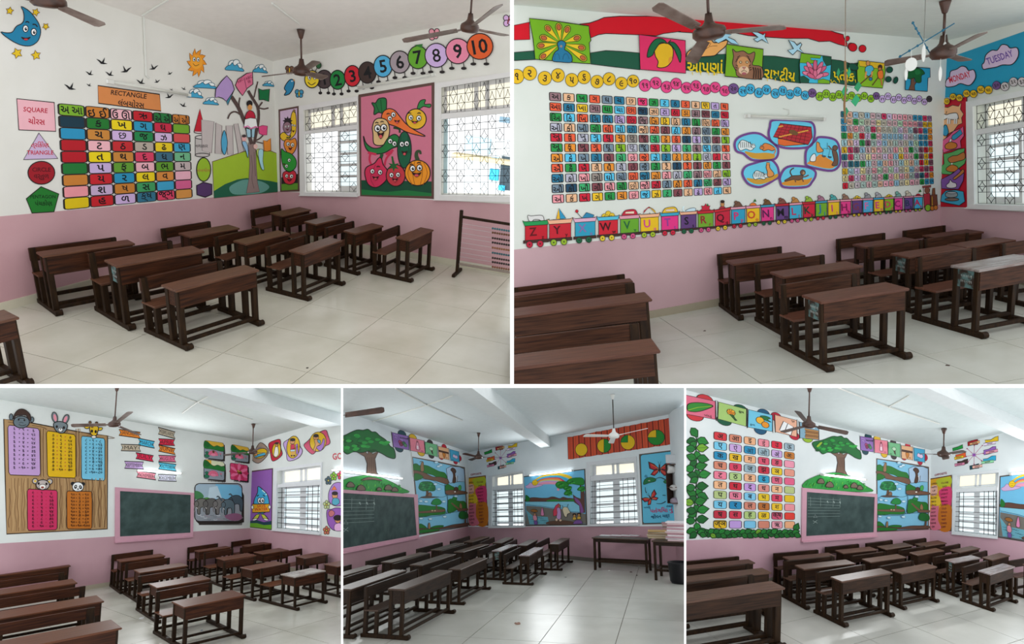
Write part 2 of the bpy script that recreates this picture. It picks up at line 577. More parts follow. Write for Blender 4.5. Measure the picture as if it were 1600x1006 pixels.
for k, s in SHELL.items():
    R = ROOM[k]
    wl, wr = Wall(R, s['a'], s['c'], True), Wall(R, s['c'], s['b'], False)
    WL[k], WR[k] = wl, wr
    cl, cr = wl.line(s['top'], s['tl']), wr.line(s['top'], s['tr'])
    sl = 1 if wl.at(*s['a']).x > 0 else -1
    sr = 1 if wr.at(*s['b']).x > 0 else -1
    make_wall(wl, 'wall_left', -0.19 * sl, 14 * sl, lambda x: cl(x) + .12, (), 'left wall of the %s' % s['desc'])
    xr_end = 14 * sr
    if k == 4:
        xr_end = wr.at(1058, 760).x
    make_wall(wr, 'wall_right', 0, xr_end, lambda x: cr(x) + .12, HOLES[k], 'window wall of the %s' % s['desc'])
    CUTS += [(wl.obj, R), (wr.obj, R)]
    for w, key, far in ((wl, 'pinkl', 14 * sl), (wr, 'pinkr', xr_end)):
        ln = w.line(*s[key])
        coat(w, 'pink_dado', [(0, 0), (far, 0), (far, ln(far)), (0, ln(0))], M_PINK[k], 0, 0.003, 'matt pink lower part of the wall')
        bb = clip_xz([(0, 0), (far, 0), (far, 0.1), (0, 0.1)], w)
        v, f = tess_slab([bb], 0.018, 0.0)
        o = mesh_obj('baseboard_left' if w is wl else 'baseboard_right', v, f, paint(s['skirt'], .5), mat_world=w.M)
        tag(o, 'stone skirting along the wall, %s' % s['desc'], kind='structure')
    # floor
    uL = wl.u * sl
    uR = wr.u * sr
    c = wl.c
    plan = [c, c + uL * 30, c + uL * 30 + uR * 30, c + uR * 30]
    poly = clip_poly([p.copy() for p in plan], R.planes)
    fl = flat_prism('floor', [Vector((p.x, p.y, -0.008)) for p in poly], 0.12, M_GROUT, R.M)
    CUTS.append((fl, R))
    tag(fl, 'pale tiled floor of the %s' % s['desc'], kind='structure')
    tx, ty, ang, org = s['tile']
    ca, sa = math.cos(math.radians(ang)), math.sin(math.radians(ang))
    loc = [((p.x - org[0]) * ca + (p.y - org[1]) * sa, -(p.x - org[0]) * sa + (p.y - org[1]) * ca) for p in poly]
    edge = [(n, d) for n, d in R.planes]
    for i in range(len(poly)):
        p, q = poly[i], poly[(i + 1) % len(poly)]
    g = 0.0035 * (1.0 if k < 3 else 1.6)
    full = None
    for i in range(math.floor(min(a for a, b in loc) / tx), math.ceil(max(a for a, b in loc) / tx)):
        for j in range(math.floor(min(b for a, b in loc) / ty), math.ceil(max(b for a, b in loc) / ty)):
            q4 = [(i * tx + g, j * ty + g), ((i + 1) * tx - g, j * ty + g), ((i + 1) * tx - g, (j + 1) * ty - g), (i * tx + g, (j + 1) * ty - g)]
            P = [Vector((org[0] + a * ca - b * sa, org[1] + a * sa + b * ca, 0)) for a, b in q4]
            nw = [(wl.inn, wl.inn.dot(c)), (wr.inn, wr.inn.dot(c))]
            Q = clip_poly(P, R.planes + nw)
            if len(Q) < 3:
                continue
            n = len(Q)
            vs = [tuple(p) for p in Q] + [(p.x, p.y, -0.008) for p in Q]
            fs = [tuple(range(n))] + [(a, n + a, n + (a + 1) % n, (a + 1) % n) for a in range(n)]
            mesh_obj('tile', vs, fs, M_TILE[k], fl)
    # ceiling
    tl, tr = s['tl'], s['tr']
    a3 = c + Vector((0, 0, cl(0)))
    pl = wl.at(*tl)
    pr = wr.at(*tr)
    b3 = c + wl.u * pl.x + Vector((0, 0, pl.z))
    d3 = c + wr.u * pr.x + Vector((0, 0, pr.z))
    nrm = (b3 - a3).cross(d3 - a3).normalized()
    if nrm.z < 0:
        nrm = -nrm
    CEIL[k] = (a3, nrm)
    cz = lambda p: a3.z - ((p.x - a3.x) * nrm.x + (p.y - a3.y) * nrm.y) / nrm.z
    cp = clip_poly([Vector((p.x, p.y, cz(p))) for p in plan], R.planes)
    co = flat_prism('ceiling', cp, 0.15, M_CEIL[k], R.M, -1)
    CUTS.append((co, R))
    tag(co, 'plain pale ceiling of the %s' % s['desc'], kind='structure')

# short side wall at the far right of the banner room
W3 = Wall(ROOM[4], (1058, 890.5), (1072, 899.5), False)
_s = 1 if W3.at(1066, 800).x > 0 else -1
_h = W3.at(1058, 645).z
make_wall(W3, 'wall_side', 0, 6 * _s, lambda x: _h + .12, (), 'side wall beside the butterfly panel, fraction banner room', 0.1)
CUTS.append((W3.obj, ROOM[4]))
_d = W3.at(1060, 822).z
coat(W3, 'pink_dado', [(0, 0), (6 * _s, 0), (6 * _s, _d), (0, _d)], M_PINK[4], 0, 0.003, 'matt pink lower part of the wall')


def on_ceiling(k, px, py):
    p, n = CEIL[k]
    return ROOM[k].on_plane(px, py, p, n)


# ------------------------------------------------------------------ ceiling beams of the lower rooms
def beam(k, far0, far1, near0, near1, drop, label):
    """downstand beam; image points of its two lower edges, start and end"""
    R = ROOM[k]
    p, n = CEIL[k]
    q = [R.on_plane(*pt, p - n * drop, n) for pt in (far0, far1, near1, near0)]
    m = MB()
    m.hexa(q, [v + n * (drop + 0.02) for v in q])
    # cut back to the room
    o = m.build('trim_beam', paint('d6dcdd', .8), mat_world=R.M)
    tag(o, label, kind='structure')
    CUTS.append((o, R))
    return o


beam(3, (277, 606), (500, 669), (313, 603), (535, 664), 0.28, 'white ceiling beam across the times table board room')
beam(4, (690, 603), (851, 703), (733, 603), (876, 710), 0.32, 'white ceiling beam across the fraction banner room')
beam(5, (1402, 603), (1602, 690), (1442, 603), (1640, 690), 0.30, 'white ceiling beam across the Hindi letter chart room')


# ------------------------------------------------------------------ windows
def slab_px(wall, pts, y0, y1, mat, name, parent, clip=True, label=None):
    q = [(wall.at(*p).x, wall.at(*p).z) for p in pts]
    if clip:
        q = clip_xz(q, wall)
    if len(q) < 3:
        return None
    v, f = tess_slab([q], max(y0, y1), min(y0, y1))
    o = mesh_obj(name, v, f, mat, parent)
    if label:
        o['label'] = label
    return o


class Quad:
    def __init__(self, wall, tl, tr, br, bl):
        self.w = wall
        self.p = [wall.at(*q) for q in (tl, tr, br, bl)]

    def __call__(self, u, v):
        a, b, c, d = self.p
        t = a.lerp(b, u)
        s = d.lerp(c, u)
        return t.lerp(s, v)


def keep_inside(wall, pts):
    return all(n.dot(p) - d > -1e-6 for p in pts for n, d in wall.cut)


def bars(wall, segs, r, y, name, parent, mat=None, label=None):
    """thin round bars between wall points, joined into one grille"""
    m = MB()
    for a, b in segs:
        a, b = Vector((a.x, y, a.z)), Vector((b.x, y, b.z))
        ok = True
        for n, d in wall.cut:
            da, db = n.dot(a) - d, n.dot(b) - d
            if da < 0 and db < 0:
                ok = False
            elif da < 0:
                a = a.lerp(b, da / (da - db))
            elif db < 0:
                b = b.lerp(a, db / (db - da))
        if ok and (b - a).length > 1e-3:
            m.tube(a, b, r, r, 5)
    o = m.build(name, mat or M_BAR, parent)
    o['kind'] = 'stuff'
    if label:
        o['label'] = label
    return o


def star(q, u, v, du, dv):
    """four-pointed star of concave arcs round a node of the grille"""
    pts = [q(u, v - dv), q(u + du, v), q(u, v + dv), q(u - du, v)]
    c = q(u, v)
    segs = []
    for i in range(4):
        a, b = pts[i], pts[(i + 1) % 4]
        mid = (a + b) / 2
        mid = mid.lerp(c, 0.42)
        prev = a
        for t in (0.33, 0.67, 1.0):
            nx = a * (1 - t) ** 2 + mid * 2 * t * (1 - t) + b * t * t
            segs.append((prev, nx))
            prev = nx
    return segs


def window(k, n, outer, vent, low, sill, style, label):
    wall = WR[k]
    o = empty('window_%d' % n, wall.M, label)
    o['kind'] = 'structure'
    fm = M_FRAME[k]
    tl, tr, br, bl = outer
    (vtl, vtr, vbr, vbl), (ltl, ltr, lbr, lbl) = vent, low
    # surround, transom, sill
    slab_px(wall, (tl, (vtl[0], vtl[1] + 0), lbl, bl), 0, .025, fm, 'frame_jamb', o)
    slab_px(wall, (tl, tr, vtr, vtl), 0, .025, fm, 'frame_head', o)
    if tr[0] - vtr[0] > 0.3 or br[0] - lbr[0] > 0.3:
        slab_px(wall, (vtr, tr, br, lbr), 0, .025, fm, 'frame_jamb', o)
    slab_px(wall, (vbl, vbr, ltr, ltl), -.12, .0, fm, 'transom', o)
    slab_px(wall, (lbl, lbr, sill[1], sill[0]), 0, .07, fm, 'sill', o)
    V, L = Quad(wall, *vent), Quad(wall, *low)
    ym = -.13

    def rect(Q, u0, u1, v0, v1, y0, y1, mat, name):
        q = [Q(u0, v0), Q(u1, v0), Q(u1, v1), Q(u0, v1)]
        pts = clip_xz([(p.x, p.z) for p in q], wall)
        if len(pts) < 3:
            return
        v, f = tess_slab([pts], max(y0, y1), min(y0, y1))
        mesh_obj(name, v, f, mat, o)

    if style == 'grille':
        nc, nv, nl = (10, 3, 10) if n != 1 else (6, 3, 12)
        nc = 6 if k == 1 and n == 1 else 9
        segs = []
        for i in range(nc + 1):
            segs.append((V(i / nc, 0), V(i / nc, 1)))
            segs.append((L(i / nc, 0), L(i / nc, 1)))
        for j in range(nv + 1):
            segs.append((V(0, j / nv), V(1, j / nv)))
        nl = 6
        for j in range(2 * nl + 1):
            if j % 2 == 0 or j % 4 == 1:
                segs.append((L(0, j / (2 * nl)), L(1, j / (2 * nl))))
        for i in range(nc):
            for j in range(nl):
                if (i + j) % 2 == 0:
                    segs += star(L, (i + .5) / nc, (j + .5) / nl, .45 / nc, .45 / nl)
            segs += star(V, (i + .5) / nc, .33 if i % 2 else .68, .45 / nc, .3)
        bars(wall, segs, .0038, -.03, 'grille', o, label='thin black iron grille with star pattern')
        # glazed shutters behind: vent lights and a louvred leaf
        for u0, u1 in ((0, .04), (.44, .5), (.6, .66), (.96, 1)):
            rect(V, u0, u1, 0, 1, ym, ym - .03, fm, 'vent_frame')
        rect(V, 0, 1, 0, .16 if k == 1 else .1, ym, ym - .03, fm, 'vent_frame')
        rect(V, 0, 1, .9, 1, ym, ym - .03, fm, 'vent_frame')
        rect(V, 0, 1, 0, 1, ym - .01, ym - .015, M_FROST, 'pane')
        cols = {(1, 1): [(.56, 1.0, 5)], (1, 2): [], (2, 3): [(0.02, .44, 5), (.5, .95, 5)]}[(k, n)]
        for u0, u1, rows in cols:
            w_ = .035
            rect(L, u0, u0 + w_, 0, 1, ym, ym - .03, fm, 'leaf_stile')
            rect(L, u1 - w_, u1, 0, 1, ym, ym - .03, fm, 'leaf_stile')
            for j in range(rows + 1):
                v0 = j / rows * .93
                rect(L, u0 + w_, u1 - w_, max(0, v0 - .012), min(1, v0 + (.03 if j < rows else .08)), ym, ym - .03, fm, 'leaf_rail')
            rect(L, u0 + w_, u1 - w_, 0, 1, ym - .01, ym - .014, M_GLASS, 'pane')
        if not cols:
            rect(L, 0, .05, 0, 1, ym, ym - .03, paint('bcd3d8'), 'leaf_stile')
    else:
        for u0, u1 in ((0, .07), (.44, .49), (.54, .60), (.93, 1)):
            rect(V, u0, u1, 0, 1, ym, ym - .03, fm, 'vent_frame')
        rect(V, .07, .93, 0, .12, ym, ym - .03, fm, 'vent_frame')
        rect(V, .07, .93, .9, 1, ym, ym - .03, fm, 'vent_frame')
        rect(V, .07, .93, .12, .9, ym - .01, ym - .014, M_FROST, 'pane')
        for u0, u1 in ((0.0, .5), (.5, 1.0)):
            for a, b in ((u0, u0 + .085), (u1 - .05, u1)):
                rect(L, a, b, 0, 1, ym, ym - .03, fm, 'leaf_stile')
            for j in range(6):
                v0 = .05 + j * .18
                rect(L, u0 + .085, u1 - .05, max(0, v0 - .05), v0, ym, ym - .03, fm, 'leaf_rail')
            for j in range(5):
                v0 = .05 + j * .18
                rect(L, u0 + .085, u1 - .05, v0, v0 + .13, ym - .01, ym - .014, M_GLASS, 'pane')
        segs = []
        for j in range(9):
            segs.append((L(0, j / 8), L(1, j / 8)))
        for u in (0, .1, .2, .7, .8, .92, 1):
            segs.append((L(u, 0), L(u, 1)))
        bars(wall, segs, {3: .0085, 4: .0075, 5: .006}[k], -.03, 'security_bars', o, label='dark iron window bars')
    return o


window(1, 1, ((468, 165.5), (560, 150), (560, 306), (469.5, 305)),
       ((475.3, 172.3), (558.5, 158), (558.5, 194), (476, 205)), ((476, 209.7), (558.5, 201.7), (558.5, 300.3), (478, 299.5)),
       ((469, 305), (561, 306.6)), 'grille', 'white framed window with star grille between fruit panel and vegetable panel')
window(1, 2, ((680, 130), (799, 112), (799, 314.8), (679, 311.8)),
       ((689.8, 136.9), (799, 119.7), (799, 167.5), (689.5, 177.7)), ((689.5, 186.6), (799, 176), (799, 306.4), (688.8, 303.9)),
       ((679, 311.8), (799, 314.9)), 'grille', 'wide window with star grille to the right of the vegetable panel')
window(2, 3, ((1512, 158.5), (1669, 127), (1669, 330), (1514, 325)),
       ((1522.4, 166), (1665, 136.6), (1665, 179), (1523, 203)), ((1523, 211.4), (1665, 188), (1665, 321.6), (1525, 318.2)),
       ((1514, 325), (1665, 330)), 'grille', 'window with star grille beside the red milk story panel')
window(3, 4, ((428.3, 731.6), (504, 721.8), (502, 834.6), (426, 828)),
       ((433.7, 736), (501.7, 727), (501.7, 750.4), (433.7, 756.7)), ((432.8, 762), (501.7, 757.6), (500.2, 831), (432, 824.7)),
       ((426, 828.5), (502, 835)), 'bars', 'white barred window beside the save water panel')
window(4, 5, ((763.7, 743.5), (818.5, 734), (821, 823.5), (764, 824.5)),
       ((770, 745), (817, 736.5), (817, 757.5), (770, 760.4)), ((768, 766.6), (818, 762.9), (818.6, 821.3), (768.7, 821.3)),
       ((764, 825), (821, 824)), 'bars', 'white barred window between opposites list and rainbow picture')
window(4, 6, ((916.9, 722), (994.5, 713), (1000, 820), (919, 822)),
       ((923, 726.8), (991.4, 720.6), (993, 739), (923, 744)), ((922, 751.7), (995.2, 745.5), (997.7, 816.3), (921.8, 818.8)),
       ((919, 822.2), (1000, 820.2)), 'bars', 'white barred window between rainbow picture and butterfly panel')
window(5, 7, ((1489, 741.7), (1562, 733), (1559, 840), (1487, 833.5)),
       ((1495.3, 743), (1560, 738), (1558.7, 759), (1494, 764)), ((1493, 769), (1557.8, 766.6), (1557.5, 837.4), (1491.6, 830)),
       ((1487, 833.7), (1559, 840.9)), 'bars', 'white barred window to the right of the opposites list, Hindi letter room')
# ------------------------------------------------------------------ school desks with attached bench
def desk_parts(k):
    q = ROOMDATA[k]
    W, L, H, dt, zb = q['dims']
    ov = q['ov']
    wood, top, dark = M_WOOD[k], M_TOP[k], M_LEGDARK
    t = 0.052
    root = empty('school_desk', Matrix.Identity(4))
    P = {}

    def add(name, m, mat, smooth=False):
        return m.build(name, mat, root, smooth)

    yF, yR = ov + 0.012, ov + dt - 0.012          # front and rear faces of the desk legs
    lw = min(t, dt * .26)
    # top with a slight overhang
    add('desk_top', MB().box(-.018, W + .018, ov - .008, ov + dt + .006, H - .026, H, 0, .006), top)
    for x0 in (0.0, W - t):
        for y0 in (yF, yR - lw):
            add('desk_leg', MB().box(x0, x0 + t, y0, y0 + lw, .05, H - .026, 0, .004), dark)
        add('side_panel', MB().box(x0 + .008, x0 + t - .008, yF + lw, yR - lw, H - .20, H - .026), wood)
        # runner with a rounded toe
        m = MB()
        m.box(x0 - .004, x0 + t + .004, .022, L, 0, .05, 0, .004)
        m.tube((x0 - .006, .032, .033), (x0 + t + .006, .032, .033), .033, .033, 12)
        add('runner', m, dark)
        # bench legs; the rear one runs up as the back post and leans a little
        ys = L - .34 * L if L < 1.2 else L - .3 * L
        sz = .55 * H
        add('bench_leg', MB().box(x0, x0 + t, ys, ys + lw, .05, sz - .022, 0, .004), dark)
        b0, b1 = L - .035 - lw, L - .035
        m = MB()
        m.hexa([(x0, b0, .05), (x0 + t, b0, .05), (x0 + t, b1, .05), (x0, b1, .05)],
               [(x0, b0, sz), (x0 + t, b0, sz), (x0 + t, b1, sz), (x0, b1, sz)])
        m.hexa([(x0, b0, sz), (x0 + t, b0, sz), (x0 + t, b1, sz), (x0, b1, sz)],
               [(x0, b0 + .022, zb), (x0 + t, b0 + .022, zb), (x0 + t, b1 + .012, zb), (x0, b1 + .012, zb)])
        add('back_post', m, dark)
    add('front_panel', MB().box(t * .3, W - t * .3, yF - .006, yF + .014, H - .205, H - .026), wood)
    add('book_shelf', MB().box(t, W - t, yF + .014, yR, H - .205, H - .19), wood)
    ys = L - .34 * L if L < 1.2 else L - .3 * L
    sz = .55 * H
    add('bench_seat', MB().box(-.008, W + .008, ys - .012, L - .03, sz - .022, sz, 0, .005), top)
    add('back_rest', MB().box(-.004, W + .004, L - .046 - lw * .3, L - .022, zb - .145, zb, 0, .005), wood)
    add('foot_rail', MB().box(t, W - t, yF + .004, yF + lw - .004, .055, .09, 0, .003), dark)
    add('foot_rail', MB().box(t, W - t, yR - lw + .004, yR - .004, .055, .09, 0, .003), dark)
    add('bench_rail', MB().box(t, W - t, L - .035 - lw + .004, L - .04, .06, .10, 0, .003), dark)
    return root


UNIT_LABEL = {
    1: dict(A='frontmost dark brown school desk of the left row, number caterpillar room',
            B='middle school desk of the left row below the letter chart, number caterpillar room',
            C='school desk against the pink wall at the rear of the left row, number caterpillar room',
            D='front school desk of the middle row by the open floor, number caterpillar room',
            E='second school desk from the front in the middle row, number caterpillar room',
            F='rear school desk of the middle row against the pink wall, number caterpillar room',
            G='school desk with empty seat nearest the bead abacus, number caterpillar room',
            H='school desk second from the abacus under the window, number caterpillar room',
            I='school desk third from the abacus in the far row, number caterpillar room',
            J='rearmost school desk in the room corner under the tree mural',
            K='school desk cut off by the left edge of the view, number caterpillar room'),
    2: dict(L1='rear school desk of the left row against the wall, alphabet train room',
            L2='middle school desk of the left row with a scuffed top, alphabet train room',
            L3='front school desk of the left row, seen close from behind, alphabet train room',
            C1='rear school desk of the middle row below wagons M and N, alphabet train room',
            C2='second school desk from the front in the middle row, alphabet train room',
            C3='front school desk of the middle row with a scuffed teal end panel, alphabet train room',
            R1='rear school desk of the third row against the pink wall, alphabet train room',
            R2='middle school desk of the third row with a worn teal end panel, alphabet train room',
            R3='front school desk of the third row with pale shiny top, alphabet train room',
            F1='rear school desk in the corner under the train engine, alphabet train room',
            F2='school desk behind the big bench at the right, alphabet train room',
            F3='school desk half out of view at the right edge, alphabet train room'),
    3: dict(L1='rear school desk of the left row below the times table board',
            L2='second school desk of the left row, times table board room',
            L3='third school desk of the left row, times table board room',
            L4='nearest school desk at the bottom left, only its top in view, times table board room',
            C1='rear school desk below the chalkboard in the second row, times table board room',
            C2='second school desk from the wall in the second row, times table board room',
            C3='third school desk from the wall in the second row, times table board room',
            C4='front school desk of the second row with worn grey top, times table board room',
            D1='rear school desk of the third row below the elephants, times table board room',
            D2='second school desk from the wall in the third row, times table board room',
            D3='third school desk from the wall in the third row, times table board room',
            D4='front school desk of the third row with bright reflecting top, times table board room',
            E1='rear school desk in the corner under the save water panel',
            E2='second school desk of the far row under the window, times table board room',
            E3='third school desk of the far row below the barred window, times table board room',
            E4='school desk cut off by the partition at the right, times table board room'),
    4: dict(A='large front school desk of the nearest row, fraction banner room',
            B='front school desk just right of the foreground desk, fraction banner room',
            C='second desk of the third row with a teal patch, fraction banner room',
            D='front school desk of the third row with a pale purple top, fraction banner room',
            E='far right school desk standing alone before the pink wall, fraction banner room',
            F='school desk behind the far right desk below the rainbow picture',
            G='school desk below the small barred window in the far row, fraction banner room',
            H='third school desk of the third row from the open floor, fraction banner room',
            I='school desk in the far corner below the opposites list, fraction banner room',
            J='rear school desk below the chalkboard in the second row, fraction banner room',
            K='rear school desk of the third row below the comic panel, fraction banner room',
            M='middle school desk of the second row, fraction banner room',
            N='second school desk of the nearest row, cut by the left partition, fraction banner room',
            O='rear school desk of the nearest row against the left wall, fraction banner room'),
    5: dict(A='front school desk of the second row, in the foreground, Hindi letter room',
            B='middle school desk of the second row, Hindi letter chart room',
            C='rear school desk of the second row under the chalkboard, Hindi letter chart room',
            D='front school desk of the third row, Hindi letter chart room',
            E='middle school desk of the third row, Hindi letter chart room',
            F='rear school desk of the third row under the chalkboard edge, Hindi letter room',
            G='rear school desk of the fourth row below the comic panel, Hindi letter chart room',
            H='middle school desk of the fourth row, Hindi letter chart room',
            I='second desk of the right row with a teal patch, Hindi letter chart room',
            J='front school desk of the right row with pale shiny top, Hindi letter chart room',
            K='small school desk at the back by the window wall, Hindi letter chart room',
            L='school desk below the barred window behind the shiny front desk, Hindi letter chart room',
            M='school desk half out of view at the right edge, Hindi letter chart room',
            N='school desk in the far room corner under the opposites list, Hindi letter chart room',
            La='rear school desk of the left row against the wall, Hindi letter chart room',
            Lb='middle school desk of the left row, Hindi letter chart room',
            Lc='nearest school desk of the left row with reddish front board, Hindi letter chart room'),
}
def marks(k, panel):
    """two rows of small worn white paint marks on the outer face of an end panel"""
    bb = [Vector(b) for b in panel.bound_box]
    x0, x1 = min(b.x for b in bb), max(b.x for b in bb)
    y0, y1 = min(b.y for b in bb), max(b.y for b in bb)
    z0, z1 = min(b.z for b in bb), max(b.z for b in bb)
    if x0 > .3:
        return
    rn = random.Random(k)
    m = MB()
    for r in range(2):
        z = z1 - (z1 - z0) * (.35 + .3 * r)
        n = 7
        for i in range(n):
            y = y0 + (y1 - y0) * (.14 + .72 * i / n)
            w = (y1 - y0) * .05
            h = (z1 - z0) * rn.uniform(.12, .2)
            m.box(x0 - .002, x0, y, y + w * rn.uniform(.4, 1), z, z + h * .35)
            m.box(x0 - .002, x0, y, y + w * .35, z - h * .4, z + h * .35)
    o = m.build('white_marks', paint('a8aca8'), panel)
    o['label'] = 'worn white painted marks'


TEAL = {(2, 'C3'), (2, 'R2'), (2, 'R3'), (4, 'C'), (5, 'I'), (1, 'B')}
LIGHT_TOP = {(3, 'D4'): 'a49a92', (2, 'R3'): '8d8683', (4, 'C'): '8b8182', (4, 'D'): '8a7c80', (5, 'J'): '8c8284', (5, 'I'): '857a7b'}  # pale tops; the sheen of the reflecting ones is put into the colour


def fitted(k):
    """position and scale of each unit, so that neighbours stand close without running into each other"""
    W, L = ROOMDATA[k]['dims'][:2]
    U = {n: list(u) for n, u in ROOMDATA[k]['units'].items()}
    wl = WL[k]
    for (kk, n), (px, sc, ws, yaw) in PLACED.items():
        if kk == k:
            p = ROOM[k].at_z(*px, ROOMDATA[k]['dims'][2] * sc)
            ox, oy = (W + .018) * sc * ws, (ROOMDATA[k]['ov'] - .008) * sc
            U[n] = [p.x - ox * math.cos(yaw) + oy * math.sin(yaw), p.y - ox * math.sin(yaw) - oy * math.cos(yaw), yaw, sc, ws]

    def gap(n, m):
        x, y, yaw, sc, ws = U[n]
        x2, y2, yaw2, sc2, ws2 = U[m]
        c, s = math.cos(yaw), math.sin(yaw)
        c2, s2 = math.cos(yaw2), math.sin(yaw2)
        tips = [(x2 + t * c2 - x, y2 + t * s2 - y) for t in (-.01, W * sc2 * ws2 + .01)]
        loc = [(a * c + b * s, -a * s + b * c) for a, b in tips]
        return loc[0][0], loc[1][0], min(loc[0][1], loc[1][1]), loc[0][1], sc2

    def behind(n, m):
        lo, hi, ym, _, _ = gap(n, m)
        w = W * U[n][3] * U[n][4]
        return lo < w * .8 and hi > w * .2 and ym > .3 * L

    for _ in range(4):
        for n in U:
            for m in U:
                if m != n and behind(n, m):
                    ym = gap(n, m)[2]
                    need = L * U[n][3] * .97 + .012 - ym
                    if 0 < need < .5:
                        yaw = U[n][2]
                        U[m][0] -= math.sin(yaw) * need * .3
                        U[m][1] += math.cos(yaw) * need * .3
                        U[n][0] += math.sin(yaw) * need * .1
                        U[n][1] -= math.cos(yaw) * need * .1
    res = {}
    for n, (x, y, yaw, sc, ws) in U.items():
        wx, dy = sc * ws, sc
        for m in U:
            if m == n:
                continue
            lo, hi, ym, y0, sc2 = gap(n, m)
            if behind(n, m):
                dy = min(dy, (ym - .012) / L)
            elif lo > W * wx * .7 and y0 < L * dy and y0 + L * sc2 > 0:
                wx = min(wx, (lo - .03) / W)
        # keep off the left-hand wall
        for t in (0, W * wx):
            p = Vector((x + t * math.cos(yaw), y + t * math.sin(yaw), 0))
            dist = wl.inn.dot(p - wl.c)
            dy = min(dy, (dist - .03) / L / max(.3, abs(math.cos(yaw))))
        res[n] = (x, y, yaw, wx, max(dy, .5 * sc), sc)
        if DEBUG and (dy < .9 * sc or wx < .92 * sc * ws):
            print('FIT', k, n, round(wx / (sc * ws), 2), round(dy / sc, 2))
    return res


for k in ROOMDATA:
    proto = desk_parts(k)
    first = True
    R = ROOM[k]
    fit = fitted(k)
    for n, (x, y, yaw, wx, dy, sc) in fit.items():
        o = proto if first else copy_tree(proto)
        first = False
        o.matrix_world = R.frame((x, y, 0.0), yaw, (wx, dy, sc))
        tag(o, UNIT_LABEL[k][n], 'desk', 'school desks with benches in the %s' % SHELL[k]['desc'])
        if (k, n) in TEAL:
            for ch in o.children:
                if ch.name.startswith('side_panel'):
                    ch.data = ch.data.copy()
                    ch.data.materials[0] = M_TEAL
                    ch['label'] = 'end panel with worn teal paint'
                    marks(k, ch)
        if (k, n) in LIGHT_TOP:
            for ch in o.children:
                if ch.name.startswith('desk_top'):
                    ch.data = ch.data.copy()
                    ch.data.materials[0] = two_tone('pale_shiny_top', LIGHT_TOP[(k, n)], '6d5a54', (2, 14, 14), 2, .25, .6)
        CUTS.append((o, R))
# ------------------------------------------------------------------ ceiling fans
def fan(k, top, hub_y, tips, label, white=False, motor=(.12, .10), canopy=True, length=None, blade_w=.13, tw=.18):
    """top: image point where the rod meets the ceiling, hub_y: image row of the motor, tips: image points of blade ends"""
    R = ROOM[k]
    p = on_ceiling(k, *top)
    zb = R.height_at((p.x, p.y), hub_y)
    hub = Vector((p.x, p.y, zb))
    d = (R.B @ (hub - R.C)).y
    o = empty('ceiling_fan', R.frame(hub), label, 'fan', 'three-bladed ceiling fans')
    mat = M_FANWHITE if white else M_FAN
    drop = p.z - zb
    s = 1.0
    if canopy:
        MB().lathe([(.018, drop - .12), (.026, drop - .11), (.052, drop - .02), (.055, drop)], 16).build('canopy', mat, o, True)
    MB().tube((0, 0, .08), (0, 0, drop), .013, .013, 10).build('rod', M_FAN if not white else paint('3a3532', .4), o, True)
    r, h = motor
    MB().lathe([(.03, .17), (.04, .10), (.06, .075), (r * .9, .045), (r, .02), (r, -.02), (r * .8, -.05), (.03, -.06)], 24).build('motor', mat, o, True)
    # blade angle, length and the slight tilt at which the fan hangs
    rnd = random.Random(3)

    def tip(v, j):
        a = v[0] + j * 2.0944
        return Matrix.Rotation(v[2], 3, 'X') @ Matrix.Rotation(v[3], 3, 'Y') @ Vector((math.cos(a) * v[1], math.sin(a) * v[1], 0))

    def cost(v):
        pts = [R.img(hub + tip(v, j)) for j in range(3)]
        e = sum(min((x - t[0]) ** 2 + (y - t[1]) ** 2 for x, y in pts) for t in tips)
        return e + 900 * (v[2] ** 2 + v[3] ** 2) + (200 * (v[1] - .62)) ** 2 * .05
    best = None
    for i in range(500):
        v = (rnd.uniform(0, 2.0944), rnd.uniform(.5, .85), rnd.uniform(-.3, .3), rnd.uniform(-.3, .3))
        e = cost(v)
        if best is None or e < best[0]:
            best = (e, v)
    for i in range(700):
        g = .25 * .993 ** i
        v = best[1]
        v = (v[0] + rnd.gauss(0, g), min(.9, max(.45, v[1] + rnd.gauss(0, g * .3))), min(.35, max(-.35, v[2] + rnd.gauss(0, g * .5))), min(.35, max(-.35, v[3] + rnd.gauss(0, g * .5))))
        e = cost(v)
        if e < best[0]:
            best = (e, v)
    a0, L, tx, ty = best[1]
    if length:
        L = length
    T = Matrix.Rotation(tx, 4, 'X') @ Matrix.Rotation(ty, 4, 'Y')
    for j in range(3):
        m = MB()
        w0, w1 = blade_w * .8, blade_w
        b = [(.16, -w0 / 2), (L * .95, -w1 / 2), (L, -w1 * .32), (L, w1 * .32), (L * .95, w1 / 2), (.16, w0 / 2)]
        n = len(b)
        vs = [(x, y, y * tw + .004) for x, y in b] + [(x, y, y * tw - .004) for x, y in b]
        m._add(vs, [tuple(range(n)), tuple(range(n, 2 * n))[::-1]] + [(i, n + i, n + (i + 1) % n, (i + 1) % n) for i in range(n)])
        m.box(.07, .2, -.025, .025, -.008, .004)
        m.xform(T @ Matrix.Rotation(a0 + j * 2.0944, 4, 'Z'))
        m.build('blade', M_FANWHITE if white else (M_FANDUST if k < 4 else M_FAN), o)
    CUTS.append((o, R))
    if DEBUG:
        print('FAN', k, round(drop, 2), [round(x, 2) for x in best[1]], round(best[0] ** .5), round(d, 1))
    return o


